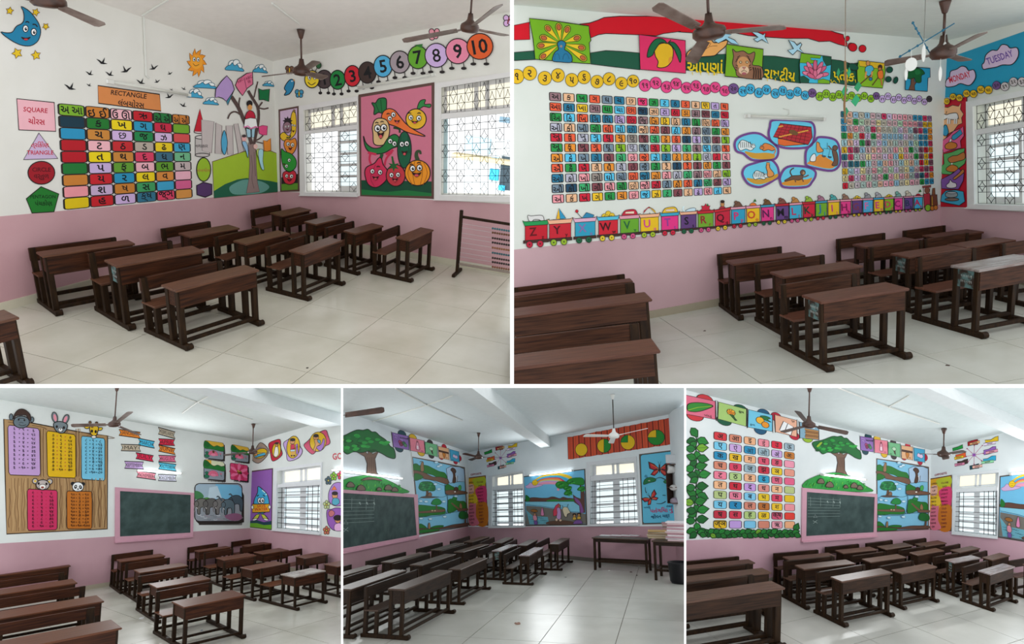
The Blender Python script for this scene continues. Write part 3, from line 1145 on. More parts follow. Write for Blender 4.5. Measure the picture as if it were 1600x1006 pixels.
fan(1, (66, -60), 3, [(146, 38), (-25, -10)], 'brown ceiling fan above the painted blue moon', motor=(.16, .1), length=.62)
fan(1, (470, 46), 112, [(416, 114), (501, 86), (514, 116)], 'brown ceiling fan in front of the number caterpillar')
fan(1, (739, -28), 44, [(641, 56), (795, -2), (806, 46)], 'brown ceiling fan with dusty blades cut by the view, above the vegetable panel')
fan(2, (1104, -40), 52, [(1020, -6), (1222, 30), (1076, 84)], 'large brown ceiling fan before the red painted band', motor=(.15, .1))
fan(2, (1477, 1), 83, [(1392, 89), (1543, 41), (1517, 86)], 'brown ceiling fan near the blue day-of-week wall')
fan(3, (183, 603), 663, [(116, 658), (211, 633), (226, 676)], 'brown ceiling fan beside the giraffe face')
fan(3, (396, 662), 706, [(355, 709), (415, 693), (433, 706)], 'brown ceiling fan in front of the lotus pictures')
fan(4, (529, 612), 650, [(609, 637)], 'dark fan blade reaching in from the left over the tree, fraction banner room', length=.95, blade_w=.2, tw=.7)
fan(4, (748, 676), 714, [(725, 703), (787, 711), (735, 717)], 'brown ceiling fan left of the ribbon wheel, fraction banner room')
fan(4, (957, 616), 681, [(911, 677), (1015, 663), (955, 690)], 'white ceiling fan in front of the fraction banner', white=True)
fan(5, (1265, 603), 664, [(1246, 628), (1325, 668), (1222, 667)], 'brown ceiling fan above the big tree, Hindi letter chart room')
fan(5, (1475, 669), 710, [(1445, 708), (1510, 699), (1482, 716)], 'brown ceiling fan in front of the ribbon wheel, Hindi letter chart room')


# ------------------------------------------------------------------ tube lights, pipes
def tube_light(wall, a, b, on, label, r=.022, power=0):
    A, B = wall.at(*a), wall.at(*b)
    c = (A + B) / 2
    d = (B - A)
    L = d.length
    ang = math.atan2(d.z, d.x)
    o = empty('tube_light', wall.M @ Matrix.Translation((c.x, .03, c.z)) @ Matrix.Rotation(-ang, 4, 'Y'), label, 'light',
              'tube lights on the classroom walls')
    MB().box(-L / 2, L / 2, -.028, .0, -.024, .024, 0, .004).build('batten', M_WHITE, o)
    MB().tube((-L / 2 + .04, .03, 0), (L / 2 - .04, .03, 0), r * .8, r * .8, 10).build('tube', M_TUBE_ON if on else M_TUBE_OFF, o, True)
    for s in (-1, 1):
        x = s * (L / 2 - .025)
        MB().box(x - .02, x + .02, 0, .055, -.02, .02).build('lamp_holder', M_PIPE, o)
    CUTS.append((o, wall.room))
    if on:
        l = bpy.data.lights.new('tube_glow', 'AREA')
        l.shape = 'RECTANGLE'
        l.size, l.size_y = max(.5, L * .9), .05
        l.energy = power
        l.color = (.96, .99, 1)
        ob = bpy.data.objects.new('tube_glow', l)
        COL.objects.link(ob)
        ob.matrix_world = wall.M @ Matrix.Translation((c.x, .12, c.z)) @ Matrix.Rotation(-ang, 4, 'Y') @ Matrix.Rotation(math.radians(90), 4, 'X')
    return o


tube_light(WL[1], (165, 126.5), (292, 148), False, 'unlit tube light on the wall among the painted birds')
tube_light(WR[1], (558, 138), (681, 116), False, 'unlit tube light above the vegetable panel')
tube_light(WL[2], (1162, 181.8), (1285, 187), False, 'unlit tube light above the painted roof tile picture')
tube_light(WL[3], (211, 734.5), (284, 739.5), True, 'lit tube light over the chalkboard, times table board room', .022, 55)
tube_light(WR[3], (521, 734.5), (545, 731.5), True, 'lit tube light right of the window, times table board room', .022, 40)
tube_light(WL[4], (520, 734.5), (626, 747.5), True, 'lit tube light before the painted tree trunk, fraction banner room', .022, 50)
tube_light(WR[4], (828, 743), (897, 735), True, 'lit tube light above the rainbow picture, fraction banner room', .022, 42)
tube_light(WL[5], (1281, 740.5), (1350, 748.5), True, 'lit tube light before the painted tree trunk, Hindi letter chart room', .022, 50)
tube_light(WR[5], (1577, 740.5), (1625, 736), True, 'lit tube light above the rainbow picture, Hindi letter chart room', .022, 30)


def pipe_on(wall, pts, label, r=.012):
    m = MB()
    q = [wall.at(*p) for p in pts]
    m.path([Vector((p.x, .015, p.z)) for p in q], r, 6)
    o = m.build('conduit', M_PIPE, wall.obj)
    o['label'] = label
    CUTS.append((o, wall.room))


pipe_on(WL[1], [(223, 24), (227, 118), (232, 122)], 'thin white cable pipe down the wall')
pipe_on(WL[4], [(642, 706), (645, 745)], 'thin white cable pipe down the wall')
pipe_on(WR[1], [(655, 104), (650, 118), (640, 128), (622, 128)], 'loose cable above the tube light', .004)
pipe_on(WL[2], [(1223, 170), (1232, 172), (1232, 178), (1226, 183)], 'loose cable of the tube light', .005)


def pipe_ceiling(k, pts, r=.014):
    p, n = CEIL[k]
    m = MB()
    m.path([ROOM[k].on_plane(x, y, p - n * .012, n) for x, y in pts], r, 6)
    o = m.build('trim_conduit', M_PIPE, mat_world=ROOM[k].M)
    tag(o, 'thin white cable pipe across the ceiling of the %s' % SHELL[k]['desc'], kind='structure')
    CUTS.append((o, ROOM[k]))


pipe_ceiling(1, [(223, 24), (262, 0)])
pipe_ceiling(1, [(425, 5), (468, 38)])
pipe_ceiling(3, [(238, 603), (308, 628.5), (394, 656)])
pipe_ceiling(3, [(338, 612), (308, 628.5), (285, 645)])
pipe_ceiling(4, [(618, 607), (667, 633), (722, 657)])
pipe_ceiling(4, [(552, 650), (580, 659), (667, 633), (707, 618)])
pipe_ceiling(5, [(1310, 606), (1388, 636), (1468, 662)])
pipe_ceiling(5, [(1420, 618), (1388, 636)])


# ------------------------------------------------------------------ the bead abacus by the wide window
def abacus():
    k, R = 1, ROOM[1]
    base = R.at_z(714, 428)
    w = WR[1]
    o = empty('bead_abacus', w.room.M @ Matrix.Translation(base) @ w.L.to_3x3().to_4x4(),
              'large standing wooden bead abacus against the pink wall below the wide window', 'abacus')
    n = w.inn

    def loc(px, py):
        p = R.on_plane(px, py, base, n) - base
        return Vector((p.dot(w.u), 0, p.z))
    sgn = 1 if loc(790, 400).x > 0 else -1
    H = loc(720, 328).z
    W = 1.35
    m = MB().box(-.025, .025, -.02, .02, 0, H, 0, .005)
    m.build('post', M_LEGDARK, o)
    MB().box(-.025, .025, -.2, .2, 0, .05, 0, .006).build('foot', M_LEGDARK, o)
    MB().box(sgn * W - .025, sgn * W + .025, -.02, .02, 0, H, 0, .005).build('post', M_LEGDARK, o)
    MB().box(sgn * W - .025, sgn * W + .025, -.2, .2, 0, .05, 0, .006).build('foot', M_LEGDARK, o)
    zt, zbm = loc(724, 338).z, loc(724, 415).z
    x0, x1 = sorted((0, sgn * W))
    MB().box(x0, x1, -.015, .015, zt - .03, zt + .01, 0, .004).build('top_bar', M_LEGDARK, o)
    MB().box(x0, x1, -.015, .015, zbm, zbm + .035, 0, .004).build('bottom_bar', paint('8b7d74'), o)
    rows = [(346.5, '2d2220', 0), (356.5, '3c6a74', 1), (363, '6b4630', 1), (371.5, '33241f', 1), (378.5, '2b2422', 1), (386.5, '8a5a3a', 1),
            (394.5, '3a5f68', 1), (402.5, '3b2a26', 1), (409, '2f2624', 1), (416.5, '7c4636', 1)]
    for i, (py, c, right) in enumerate(rows):
        z = loc(768, py).z
        MB().tube((x0, 0, z), (x1, 0, z), .0028, .0028, 5).build('wire', paint('b9b5b8', .3), o)
        m = MB()
        nb = 10
        xa = loc(768, py).x
        for j in range(nb):
            x = xa + sgn * (.02 + j * .036) if right else sgn * (.03 + j * .024)
            m.ball((x, 0, z), .0185 if right else .012, 8)
        m.build('bead_row', paint(c, .35), o, True)
    CUTS.append((o, R))


abacus()


# ------------------------------------------------------------------ tables, papers and shelf of the banner room
def table(name, label, fl, top_y, W, D, yaw, cat='table'):
    R = ROOM[4]
    p = R.at_z(*fl)
    H = R.height_at((p.x, p.y), top_y)
    o = empty(name, R.frame(p, yaw), label, cat)
    for x in (0, W - .06):
        for y in (0, D - .06):
            MB().box(x, x + .06, y, y + .06, 0, H - .03, 0, .005).build('leg', M_LEGDARK, o)
    MB().box(-.03, W + .03, -.03, D + .03, H - .03, H, 0, .006).build('table_top', M_TOP[4], o)
    MB().box(.06, W - .06, .01, .03, H - .11, H - .03).build('apron', M_WOOD[4], o)
    MB().box(.06, W - .06, D - .03, D - .01, H - .11, H - .03).build('apron', M_WOOD[4], o)
    for x in (.01, W - .05):
        MB().box(x, x + .04, .06, D - .06, H - .11, H - .03).build('apron', M_WOOD[4], o)
    MB().box(.06, W - .06, .01, .05, .2, .25).build('foot_rail', M_LEGDARK, o)
    MB().box(.06, W - .06, D - .05, D - .01, .2, .25).build('foot_rail', M_LEGDARK, o)
    for x in (.01, W - .05):
        MB().box(x, x + .04, .06, D - .06, .2, .25).build('foot_rail', M_LEGDARK, o)
    CUTS.append((o, R))
    return o, p, H


R4 = ROOM[4]
pa, pb = R4.at_z(928, 890.5), R4.at_z(1012.5, 895.5)
dv = pb - pa
YAW = math.atan2(dv.y, dv.x)
t1, P1_, H1 = table('long_table', 'dark wooden table with four white sheets on it against the pink wall', (928, 890.5), 839.5, dv.length, .5, YAW)
t2, P2_, H2 = table('side_table', 'dark wooden table with heaps of paper in the right corner', (1023, 906.5), 844.5, 1.5, .75, YAW)


def on_table(M, x, y, z, yaw=0):
    return M @ Matrix.Translation((x, y, z)) @ Matrix.Rotation(yaw, 4, 'Z')


for i, (px, lab) in enumerate(((946, 'white sheet of paper lying leftmost on the long table'), (963, 'white sheet of paper second from left on the long table'),
                               (978, 'white sheet of paper third from left on the long table'), (990, 'white sheet with purple edge rightmost on the long table'))):
    q = R4.at_z(px, 836.5, H1)
    m = MB().box(-.14, .14, -.11, .11, 0, .008)
    if i == 3:
        m.box(-.155, -.142, -.11, .11, 0, .007, 1)
    o = m.build('paper_sheet', [paint('f1f1f4'), paint('7a4b9a')], mat_world=R4.frame(q, YAW + (.0, .05, -.04, -.1)[i]))
    tag(o, lab, 'paper', 'paper sheets on the long table')


def stack(name, label, px, py, w, d, n, th, colors, cat, yaw=0, z=None, group=None):
    q = R4.at_z(px, py, H2 if z is None else z)
    o = empty(name, R4.frame(q, YAW + yaw), label, cat, group)
    zz = 0
    for i in range(n):
        jx, jy = random.uniform(-.03, .03), random.uniform(-.02, .02)
        a = random.uniform(-.1, .1)
        m = MB().box(-w / 2 + jx, w / 2 + jx, -d / 2 + jy, d / 2 + jy, zz, zz + th, 0, th * .2)
        m.xform(Matrix.Rotation(a, 4, 'Z'))
        m.build('sheet_bundle', paint(colors[i % len(colors)]), o)
        zz += th + .001
    CUTS.append((o, R4))


stack('envelope_pile', 'pile of buff envelopes and files on the corner table', 1030, 840.5, .5, .3, 6, .03, ['b9a98d', 'a8977c', 'c9bda6', '9b8268', 'b3a58c', 'c2a06c'], 'envelopes', .1)
stack('notebook_stack', 'tall stack of pink and white notebooks on the corner table', 1061, 845, .5, .34, 12, .036, ['c9aeb2', 'd6d0d4', 'b58f98', 'cfc4c8', 'a97f88'], 'notebooks', -.05)
stack('paper_bundle', 'low bundle of papers behind the notebook stack', 1050, 836, .5, .25, 7, .045, ['b58d90', 'a08f8a', 'c4a9a6'], 'papers', .2)
# waste bin under the corner table
q = R4.at_z(1064, 911)
o = MB().lathe([(.20, 0), (.24, .05), (.27, .42), (.29, .44), (.28, .46), (.25, .46), (.22, .06), (.02, .05)], 20).build('waste_bin', paint('141418', .4), mat_world=R4.frame(q), smooth=True)
tag(o, 'black plastic waste bin under the corner table at the right edge', 'bin')
CUTS.append((o, R4))


def shelf_box():
    """open wooden wall shelf in the corner with bags on and in it"""
    w = WR[4]
    o = empty('wall_shelf', w.M, 'dark open wooden wall shelf overlapping the butterfly panel', 'shelf')
    D = .42
    a, b = w.at(1041, 725), w.at(1041, 786.5)
    n0 = w.at(1041, 755, D)
    n1 = w.at(1063, 755, D)
    x0, x1 = n0.x, n1.x + (n1.x - n0.x) * .4
    zt, zb = w.at(1041, 725, D).z, w.at(1041, 786.5, D).z
    lo, hi = sorted((x0, x1))
    t = .02
    y0 = .012
    brown = paint('3c241b', .6)
    MB().box(lo, hi, y0, y0 + t, zb, zt).build('back_panel', brown, o)
    near, far = (brown, paint('d3a9ae')) if x1 > x0 else (paint('d3a9ae'), brown)
    MB().box(lo, lo + t, y0 + t, D, zb, zt).build('side_panel', near, o)
    MB().box(hi - t, hi, y0 + t, D, zb, zt).build('side_panel', far, o)
    for z in (zb, (zb + zt) / 2 - .1, zt - t):
        MB().box(lo + t, hi - t, y0 + t, D, z, z + t).build('shelf_board', paint('50362a', .6), o)
    CUTS.append((o, R4))

    def bag(name, px, py, sx, sz, col, label, yo=.3):
        c = w.at(px, py, yo)
        bm = bmesh.new()
        bmesh.ops.create_icosphere(bm, subdivisions=3, radius=1)
        rnd = random.Random(px)
        ph = [rnd.uniform(0, 6) for _ in range(4)]
        for v in bm.verts:
            k_ = 1 + .18 * math.sin(3 * v.co.x + ph[0]) * math.sin(4 * v.co.z + ph[1]) + .08 * math.sin(9 * v.co.y + 7 * v.co.x + ph[2])
            v.co = Vector((v.co.x * sx * k_, v.co.y * .13 * k_, max(-.75, v.co.z) * sz * k_))
        me = bpy.data.meshes.new(name)
        bm.to_mesh(me)
        bm.free()
        me.materials.append(paint(col, .35))
        for p in me.polygons:
            p.use_smooth = True
        ob = bpy.data.objects.new(name, me)
        COL.objects.link(ob)
        ob.matrix_world = w.M @ Matrix.Translation(c)
        tag(ob, label, 'bag')
        CUTS.append((ob, R4))
    bag('plastic_bag', 1049, 733, .12, .13, 'd9d7d5', 'white plastic bag on the upper board of the wall shelf')
    bag('plastic_bag', 1056, 762, .16, .08, 'c9c6c4', 'flat white plastic bag on the middle board of the wall shelf')
    bag('cloth_bag', 1056, 783, .14, .09, '9c8f9c', 'grey and purple bundle on the lowest board of the wall shelf')
    c = w.at(1060, 716, .25)
    m = MB().box(-.3, .3, -.16, .16, -.13, .1, 0, .02)
    ob = m.build('carton', paint('cfd3d8'), mat_world=w.M @ Matrix.Translation(c))
    tag(ob, 'pale carton on top of the wall shelf', 'carton')
    CUTS.append((ob, R4))


shelf_box()


# ------------------------------------------------------------------ chalkboards
def chalkboard(wall, outer, inner, label):
    o = empty('chalkboard', wall.M, label, 'chalkboard')
    (a, b, c, d), (e, f, g, h) = outer, inner
    pk = paint('d3a1b2', .6)
    for pts in ((a, b, f, e), (e, f, f, e)):
        pass
    slab_px(wall, (a, b, f, e), .004, .03, pk, 'frame_rail', o)
    slab_px(wall, (d, h, g, c)[::-1], .004, .03, pk, 'frame_rail', o)
    slab_px(wall, (a, e, h, d), .004, .03, pk, 'frame_stile', o)
    slab_px(wall, (b, f, g, c), .004, .03, pk, 'frame_stile', o)
    slab_px(wall, (e, f, g, h), .004, .016, two_tone('slate', '2c403f', '435856', nscale=3.5, rough=.6, spec=.3, detail=8), 'slate', o)
    (px0, py0), (px1, py1) = d, c
    slab_px(wall, ((px0, py0 + .2), (px1, py1 + .2), (px1, py1 + 1.6), (px0, py0 + 1.6)), .004, .07, pk, 'chalk_ledge', o)
    CUTS.append((o, wall.room))
    return o


CB3 = chalkboard(WL[3], ((179.5, 761), (303, 770), (301, 837.5), (179, 846.5)), ((187, 767), (297.5, 773), (297, 832), (187, 838)),
                 'dark green chalkboard in a pink frame, times table board room')
CB4 = chalkboard(WL[4], ((500, 762.5), (651.5, 772.5), (653.5, 839), (500, 870)), ((505, 768), (645.5, 777), (650, 836), (505, 862)),
                 'chalkboard with faint chalk grid below the tree, fraction banner room')
CB5 = chalkboard(WL[5], ((1252, 761.5), (1369, 771.5), (1368, 836), (1251, 844.5)), ((1259, 768), (1365, 776), (1363.5, 831), (1258, 837)),
                 'chalkboard with faint chalk sketches beside the Hindi letter chart')

# ------------------------------------------------------------------ daylight through the windows
for k, pts in HOLES.items():
    for q in pts:
        w = WR[k]
        Q = [w.at(*p) for p in q]
        c = sum(Q, Vector()) / 4
        l = bpy.data.lights.new('daylight', 'AREA')
        l.shape = 'RECTANGLE'
        l.size = abs(Q[1].x - Q[0].x)
        l.size_y = abs(Q[0].z - Q[3].z)
        l.energy = {1: 140, 2: 170, 3: 420, 4: 170, 5: 230}[k]
        l.color = (.95, .98, 1)
        ob = bpy.data.objects.new('daylight', l)
        COL.objects.link(ob)
        ob.matrix_world = w.M @ Matrix.Translation((c.x, -.25, c.z)) @ Matrix.Rotation(math.radians(-90), 4, 'X')
# ------------------------------------------------------------------ hanging things of the alphabet train room
def hang_point(px, py, ref_depth_px, k=2):
    """point under the ceiling at image px, py on the vertical below a ceiling point"""
    R = ROOM[k]
    c = on_ceiling(k, *ref_depth_px)
    return Vector((c.x, c.y, R.height_at((c.x, c.y), py))), c


def paper_chain():
    R = ROOM[2]
    top = on_ceiling(2, 1321, -8)
    o = empty('paper_leaf_string', R.frame(top), 'string of green paper diamonds hanging from the ceiling over the number discs', 'decoration')
    z1 = R.height_at((top.x, top.y), 193) - top.z
    MB().tube((0, 0, z1), (0, 0, 0), .004, .004, 5).build('string', paint('8a7a68'), o)
    za, zb = R.height_at((top.x, top.y), 95) - top.z, R.height_at((top.x, top.y), 192) - top.z
    MB().path([(0, 0, za), (.008, .0, za * .6 + zb * .4), (-.006, 0, za * .3 + zb * .7), (.006, 0, zb)], .011, 6).build('twig', paint('8a6a4a', .8), o)
    ex = (R.B.transposed() @ Vector((1, 0, 0)))
    ex.z = 0
    ex.normalize()
    yaw = math.atan2(ex.y, ex.x)
    dpt = (R.B @ (top - R.C)).y
    for i, (px, py, w, h) in enumerate(((1320.5, 142, 5, 9), (1341.5, 138, 6, 8), (1338, 159, 7, 9.5), (1323, 175, 5, 7), (1327, 114, 3, 8), (1310, 112, 3, 7))):
        x = (px - R.img(top)[0]) / F * dpt
        z = R.height_at((top.x, top.y), py) - top.z
        a, b = w / F * dpt, h / F * dpt
        m = MB()
        P = [(x, -b), (x + a, .1 * b), (x + .15 * a, b), (x - a, -.1 * b)]
        vs = [(u, .004, z + v) for u, v in P] + [(u, -.004, z + v) for u, v in P]
        m._add(vs, [(0, 1, 2, 3), (7, 6, 5, 4), (0, 4, 5, 1), (1, 5, 6, 2), (2, 6, 7, 3), (3, 7, 4, 0)])
        m.tube((x * .6, 0, z), (0, 0, z + .02), .003, .003, 4)
        m.xform(Matrix.Rotation(yaw + (.0, .3, -.2, .25, .5, -.4)[i], 4, 'Z') if abs(x) < .03 else Matrix.Rotation(yaw, 4, 'Z'))
        m.build('paper_diamond', paint(('2f9a68', '2a8a5c')[i % 2], .6), o)
    CUTS.append((o, R))


def mobile():
    R = ROOM[2]
    top = on_ceiling(2, 1446, -2)
    hz = R.height_at((top.x, top.y), 64)
    o = empty('hanging_mobile', R.frame((top.x, top.y, hz)), 'mobile of crossed blue sticks with white paper ovals in front of the fan', 'mobile')
    MB().tube((0, 0, 0), (0, 0, top.z - hz), .003, .003, 5).build('string', paint('7a7a72'), o)
    d = (R.B @ (Vector((top.x, top.y, hz)) - R.C)).y
    ex = R.B.transposed() @ Vector((1, 0, 0))
    ex.z = 0
    ex.normalize()
    ey = Vector((-ex.y, ex.x, 0))
    s = d / F
    for (a, b), lab in ((((1416, 36), (1468, 83)), 0), (((1418, 82), (1480, 46)), 1)):
        p = ex * ((a[0] - 1446) * s) + Vector((0, 0, (64 - a[1]) * s)) + ey * (.12 if lab else -.12)
        q = ex * ((b[0] - 1446) * s) + Vector((0, 0, (64 - b[1]) * s)) - ey * (.12 if lab else -.12)
        m = MB().tube(p, q, .006, .006, 6)
        for t in (.03, .2, .35, .8):
            m.ball(p.lerp(q, t), .014, 6)
        m.build('stick', paint('2f6f8c'), o)
    for px, py, w, h in ((1427, 96, 9.5, 10), (1446, 82, 3, 13), (1478.5, 80, 3, 10.5), (1473, 116, 2.6, 11), (1419.5, 110, 2.4, 9)):
        x = (px - 1446) * s
        z = (64 - py) * s
        m = MB()
        n = 16
        P = [(x + w * s * math.cos(2 * math.pi * k / n), z + h * s * math.sin(2 * math.pi * k / n)) for k in range(n)]
        vs = [(ex * u) + ey * .004 + Vector((0, 0, v)) for u, v in P] + [(ex * u) - ey * .004 + Vector((0, 0, v)) for u, v in P]
        m._add(vs, [tuple(range(n)), tuple(range(n, 2 * n))[::-1]] + [(k, n + k, n + (k + 1) % n, (k + 1) % n) for k in range(n)])
        m.tube(ex * x + Vector((0, 0, z + h * s)), ex * x + Vector((0, 0, z + h * s + 12 * s)), .002, .002, 4)
        m.build('paper_oval', paint('dfe0dc', .7), o)
    CUTS.append((o, R))


paper_chain()
mobile()


# ------------------------------------------------------------------ litter on the floors
def litter(k, px, py, r, hx, label, cat='paper scrap', name='paper_scrap'):
    R = ROOM[k]
    p = R.at_z(px, py)
    rn = random.Random(int(px * 7 + py))
    n = 9
    vs = [(r * rn.uniform(.6, 1.1) * math.cos(6.283 * i / n), r * rn.uniform(.5, 1) * math.sin(6.283 * i / n), .001) for i in range(n)]
    vs += [(x * .7, y * .7, r * rn.uniform(.15, .4)) for x, y, z in vs]
    fs = [tuple(range(n))[::-1], tuple(range(n, 2 * n))] + [(i, (i + 1) % n, n + (i + 1) % n, n + i) for i in range(n)]
    o = mesh_obj(name, vs, fs, paint(hx), mat_world=R.frame(p))
    tag(o, label, cat)


litter(1, 310, 480, .05, 'b5b2ae', 'crumpled pale rag under the middle desks of the left row')
litter(3, 221, 966, .06, 'd0d0d2', 'small white paper scrap beside the front desk of the second row')
litter(3, 315, 985, .03, '5a6a80', 'tiny dark scrap under the front desk, times table board room')
litter(4, 809, 974.5, .07, '8a6a5c', 'torn brown and white scrap on the open floor, fraction banner room')
litter(4, 884, 902, .04, '7a7a78', 'small grey scrap near the lone far right desk')
litter(4, 952, 891.5, .05, 'c8c6c0', 'white scrap under the long table')
litter(4, 986, 894, .05, '5a4a42', 'dark scrap under the long table')
litter(4, 995, 899, .04, '4a3c36', 'dark scrap in front of the long table')
litter(1, 480, 575, .018, '4a443c', 'tiny dark crumb on the front tiles, number caterpillar room')
litter(2, 1101, 517, .02, '4a3c36', 'tiny dark crumb on the floor left of the middle row')
litter(2, 1481, 571, .02, '4a3c36', 'tiny dark crumb on the floor right of the front desk')
litter(5, 1190, 992, .09, '8a4a3a', 'reddish wrapper under the nearest desk, Hindi letter chart room')


# ------------------------------------------------------------------ building opposite the wide window of the caterpillar room
def opposite_building():
    w = WR[1]
    a = w.at(700, 160, -3.5)
    b = w.at(799, 160, -3.5)
    R = ROOM[1]
    o = empty('opposite_building', w.M, 'pale neighbouring building seen through the wide window', 'building')
    x0, x1 = sorted((a.x, b.x))
    zb = lambda py: w.at(760, py, -3.5).z
    X = lambda px: w.at(px, 240, -3.5).x

    def bx(name, p0, q0, p1, q1, y0, y1, c):
        xs = sorted((X(p0), X(p1)))
        zs = sorted((zb(q0), zb(q1)))
        MB().box(xs[0], xs[1], y0, y1, zs[0], zs[1]).build(name, paint(c, .8), o)
    xs = sorted((X(728), X(812)))
    MB().box(xs[0], xs[1], -3.7, -3.5, -.6, zb(215)).build('facade', paint('cfd4d6', .8), o)
    gr = MB().box(xs[0] - .5, xs[1] + .5, -4.2, -3.0, -.75, -.6).build('ground', paint('8a8578', .9), mat_world=w.M)
    tag(gr, 'strip of ground under the neighbouring building', kind='structure')
    CUTS.append((gr, R))
    bx('ledge', 712, 244, 812, 250, -3.5, -3.2, 'c4b48f')
    bx('balcony_wall', 728, 216, 766, 240, -3.5, -3.4, '9fb8c2')
    bx('window_opening', 785, 240, 812, 292, -3.5, -3.47, '3c4a52')
    bx('blue_sheet', 769, 262, 783, 279, -3.5, -3.42, '3fb4dc')
    bx('blue_sheet', 769, 244, 781, 252, -3.5, -3.42, '3fb4dc')
    bx('blue_sheet', 785, 285, 795, 293, -3.46, -3.42, '3fb4dc')
    bx('upper_window', 776, 179, 812, 188, -3.5, -3.47, '6a8290')
    CUTS.append((o, R))


opposite_building()
# ------------------------------------------------------------------ wall paintings: flat paint laid on the walls as thin shapes
INK = '201a1a'


def brighter(hx, k=1.28):
    c = rgb(hx)
    out = ''
    for v in c[:3]:
        v = min(1, v * k)
        s = v * 12.92 if v <= 0.0031308 else 1.055 * v ** (1 / 2.4) - 0.055
        out += '%02x' % round(s * 255)
    return out


def homography(src, dst):
    A = []
    for (x, y), (u, v) in zip(src, dst):
        A.append([x, y, 1, 0, 0, 0, -u * x, -u * y, u])
        A.append([0, 0, 0, x, y, 1, -v * x, -v * y, v])
    n = 8
    for i in range(n):
        p = max(range(i, n), key=lambda r: abs(A[r][i]))
        A[i], A[p] = A[p], A[i]
        for r in range(n):
            if r != i:
                f = A[r][i] / A[i][i]
                A[r] = [a - f * b for a, b in zip(A[r], A[i])]
    h = [A[i][8] / A[i][i] for i in range(n)]
    return lambda x, y: ((h[0] * x + h[1] * y + h[2]) / (h[6] * x + h[7] * y + 1), (h[3] * x + h[4] * y + h[5]) / (h[6] * x + h[7] * y + 1))


def crop(ox, oy, s):
    return lambda x, y: (ox + x / s, oy + y / s)


def smooth(pts, closed=True, n=4):
    out = []
    N = len(pts)
    for i in range(N if closed else N - 1):
        p0, p1 = pts[(i - 1) % N] if closed or i else pts[0], pts[i]
        p2, p3 = pts[(i + 1) % N], pts[(i + 2) % N] if closed or i + 2 < N else pts[-1]
        for k in range(n):
            t = k / n
            out.append(tuple(.5 * (2 * b + (c - a) * t + (2 * a - 5 * b + 4 * c - d) * t * t + (3 * b - a - 3 * c + d) * t ** 3)
                             for a, b, c, d in zip(p0, p1, p2, p3)))
    if not closed:
        out.append(pts[-1])
    return out


GLYPH = {}
_fc = bpy.data.curves.new('lettering', 'FONT')
_fc.resolution_u = 2
_fo = bpy.data.objects.new('lettering', _fc)
_fs = bpy.data.scenes.new('lettering')
_fs.collection.objects.link(_fo)
_fv = _fs.view_layers[0]


def glyphs(s, bold):
    key = (s, bold)
    if key not in GLYPH:
        def outline(off):
            _fc.body = s
            _fc.offset = off
            _fc.update_tag()
            _fv.update()
            return _fo.evaluated_get(_fv.depsgraph).to_mesh()
        # thick strokes can close up a letter's loops; then fall back to thinner ones
        plain = sum(p.area for p in outline(0).polygons)
        me = outline(.02 if bold else 0)
        if bold and sum(p.area for p in me.polygons) < 1.42 * plain:
            me = outline(.007)
        v = [(p.co.x, p.co.y) for p in me.vertices]
        f = [tuple(p.vertices) for p in me.polygons]
        if v:
            xs, ys = [a for a, b in v], [b for a, b in v]
            cx, cy = (min(xs) + max(xs)) / 2, (min(ys) + max(ys)) / 2
            v = [(a - cx, b - cy) for a, b in v]
            w = max(xs) - min(xs)
        else:
            w = 0
        GLYPH[key] = (v, f, w)
    return GLYPH[key]


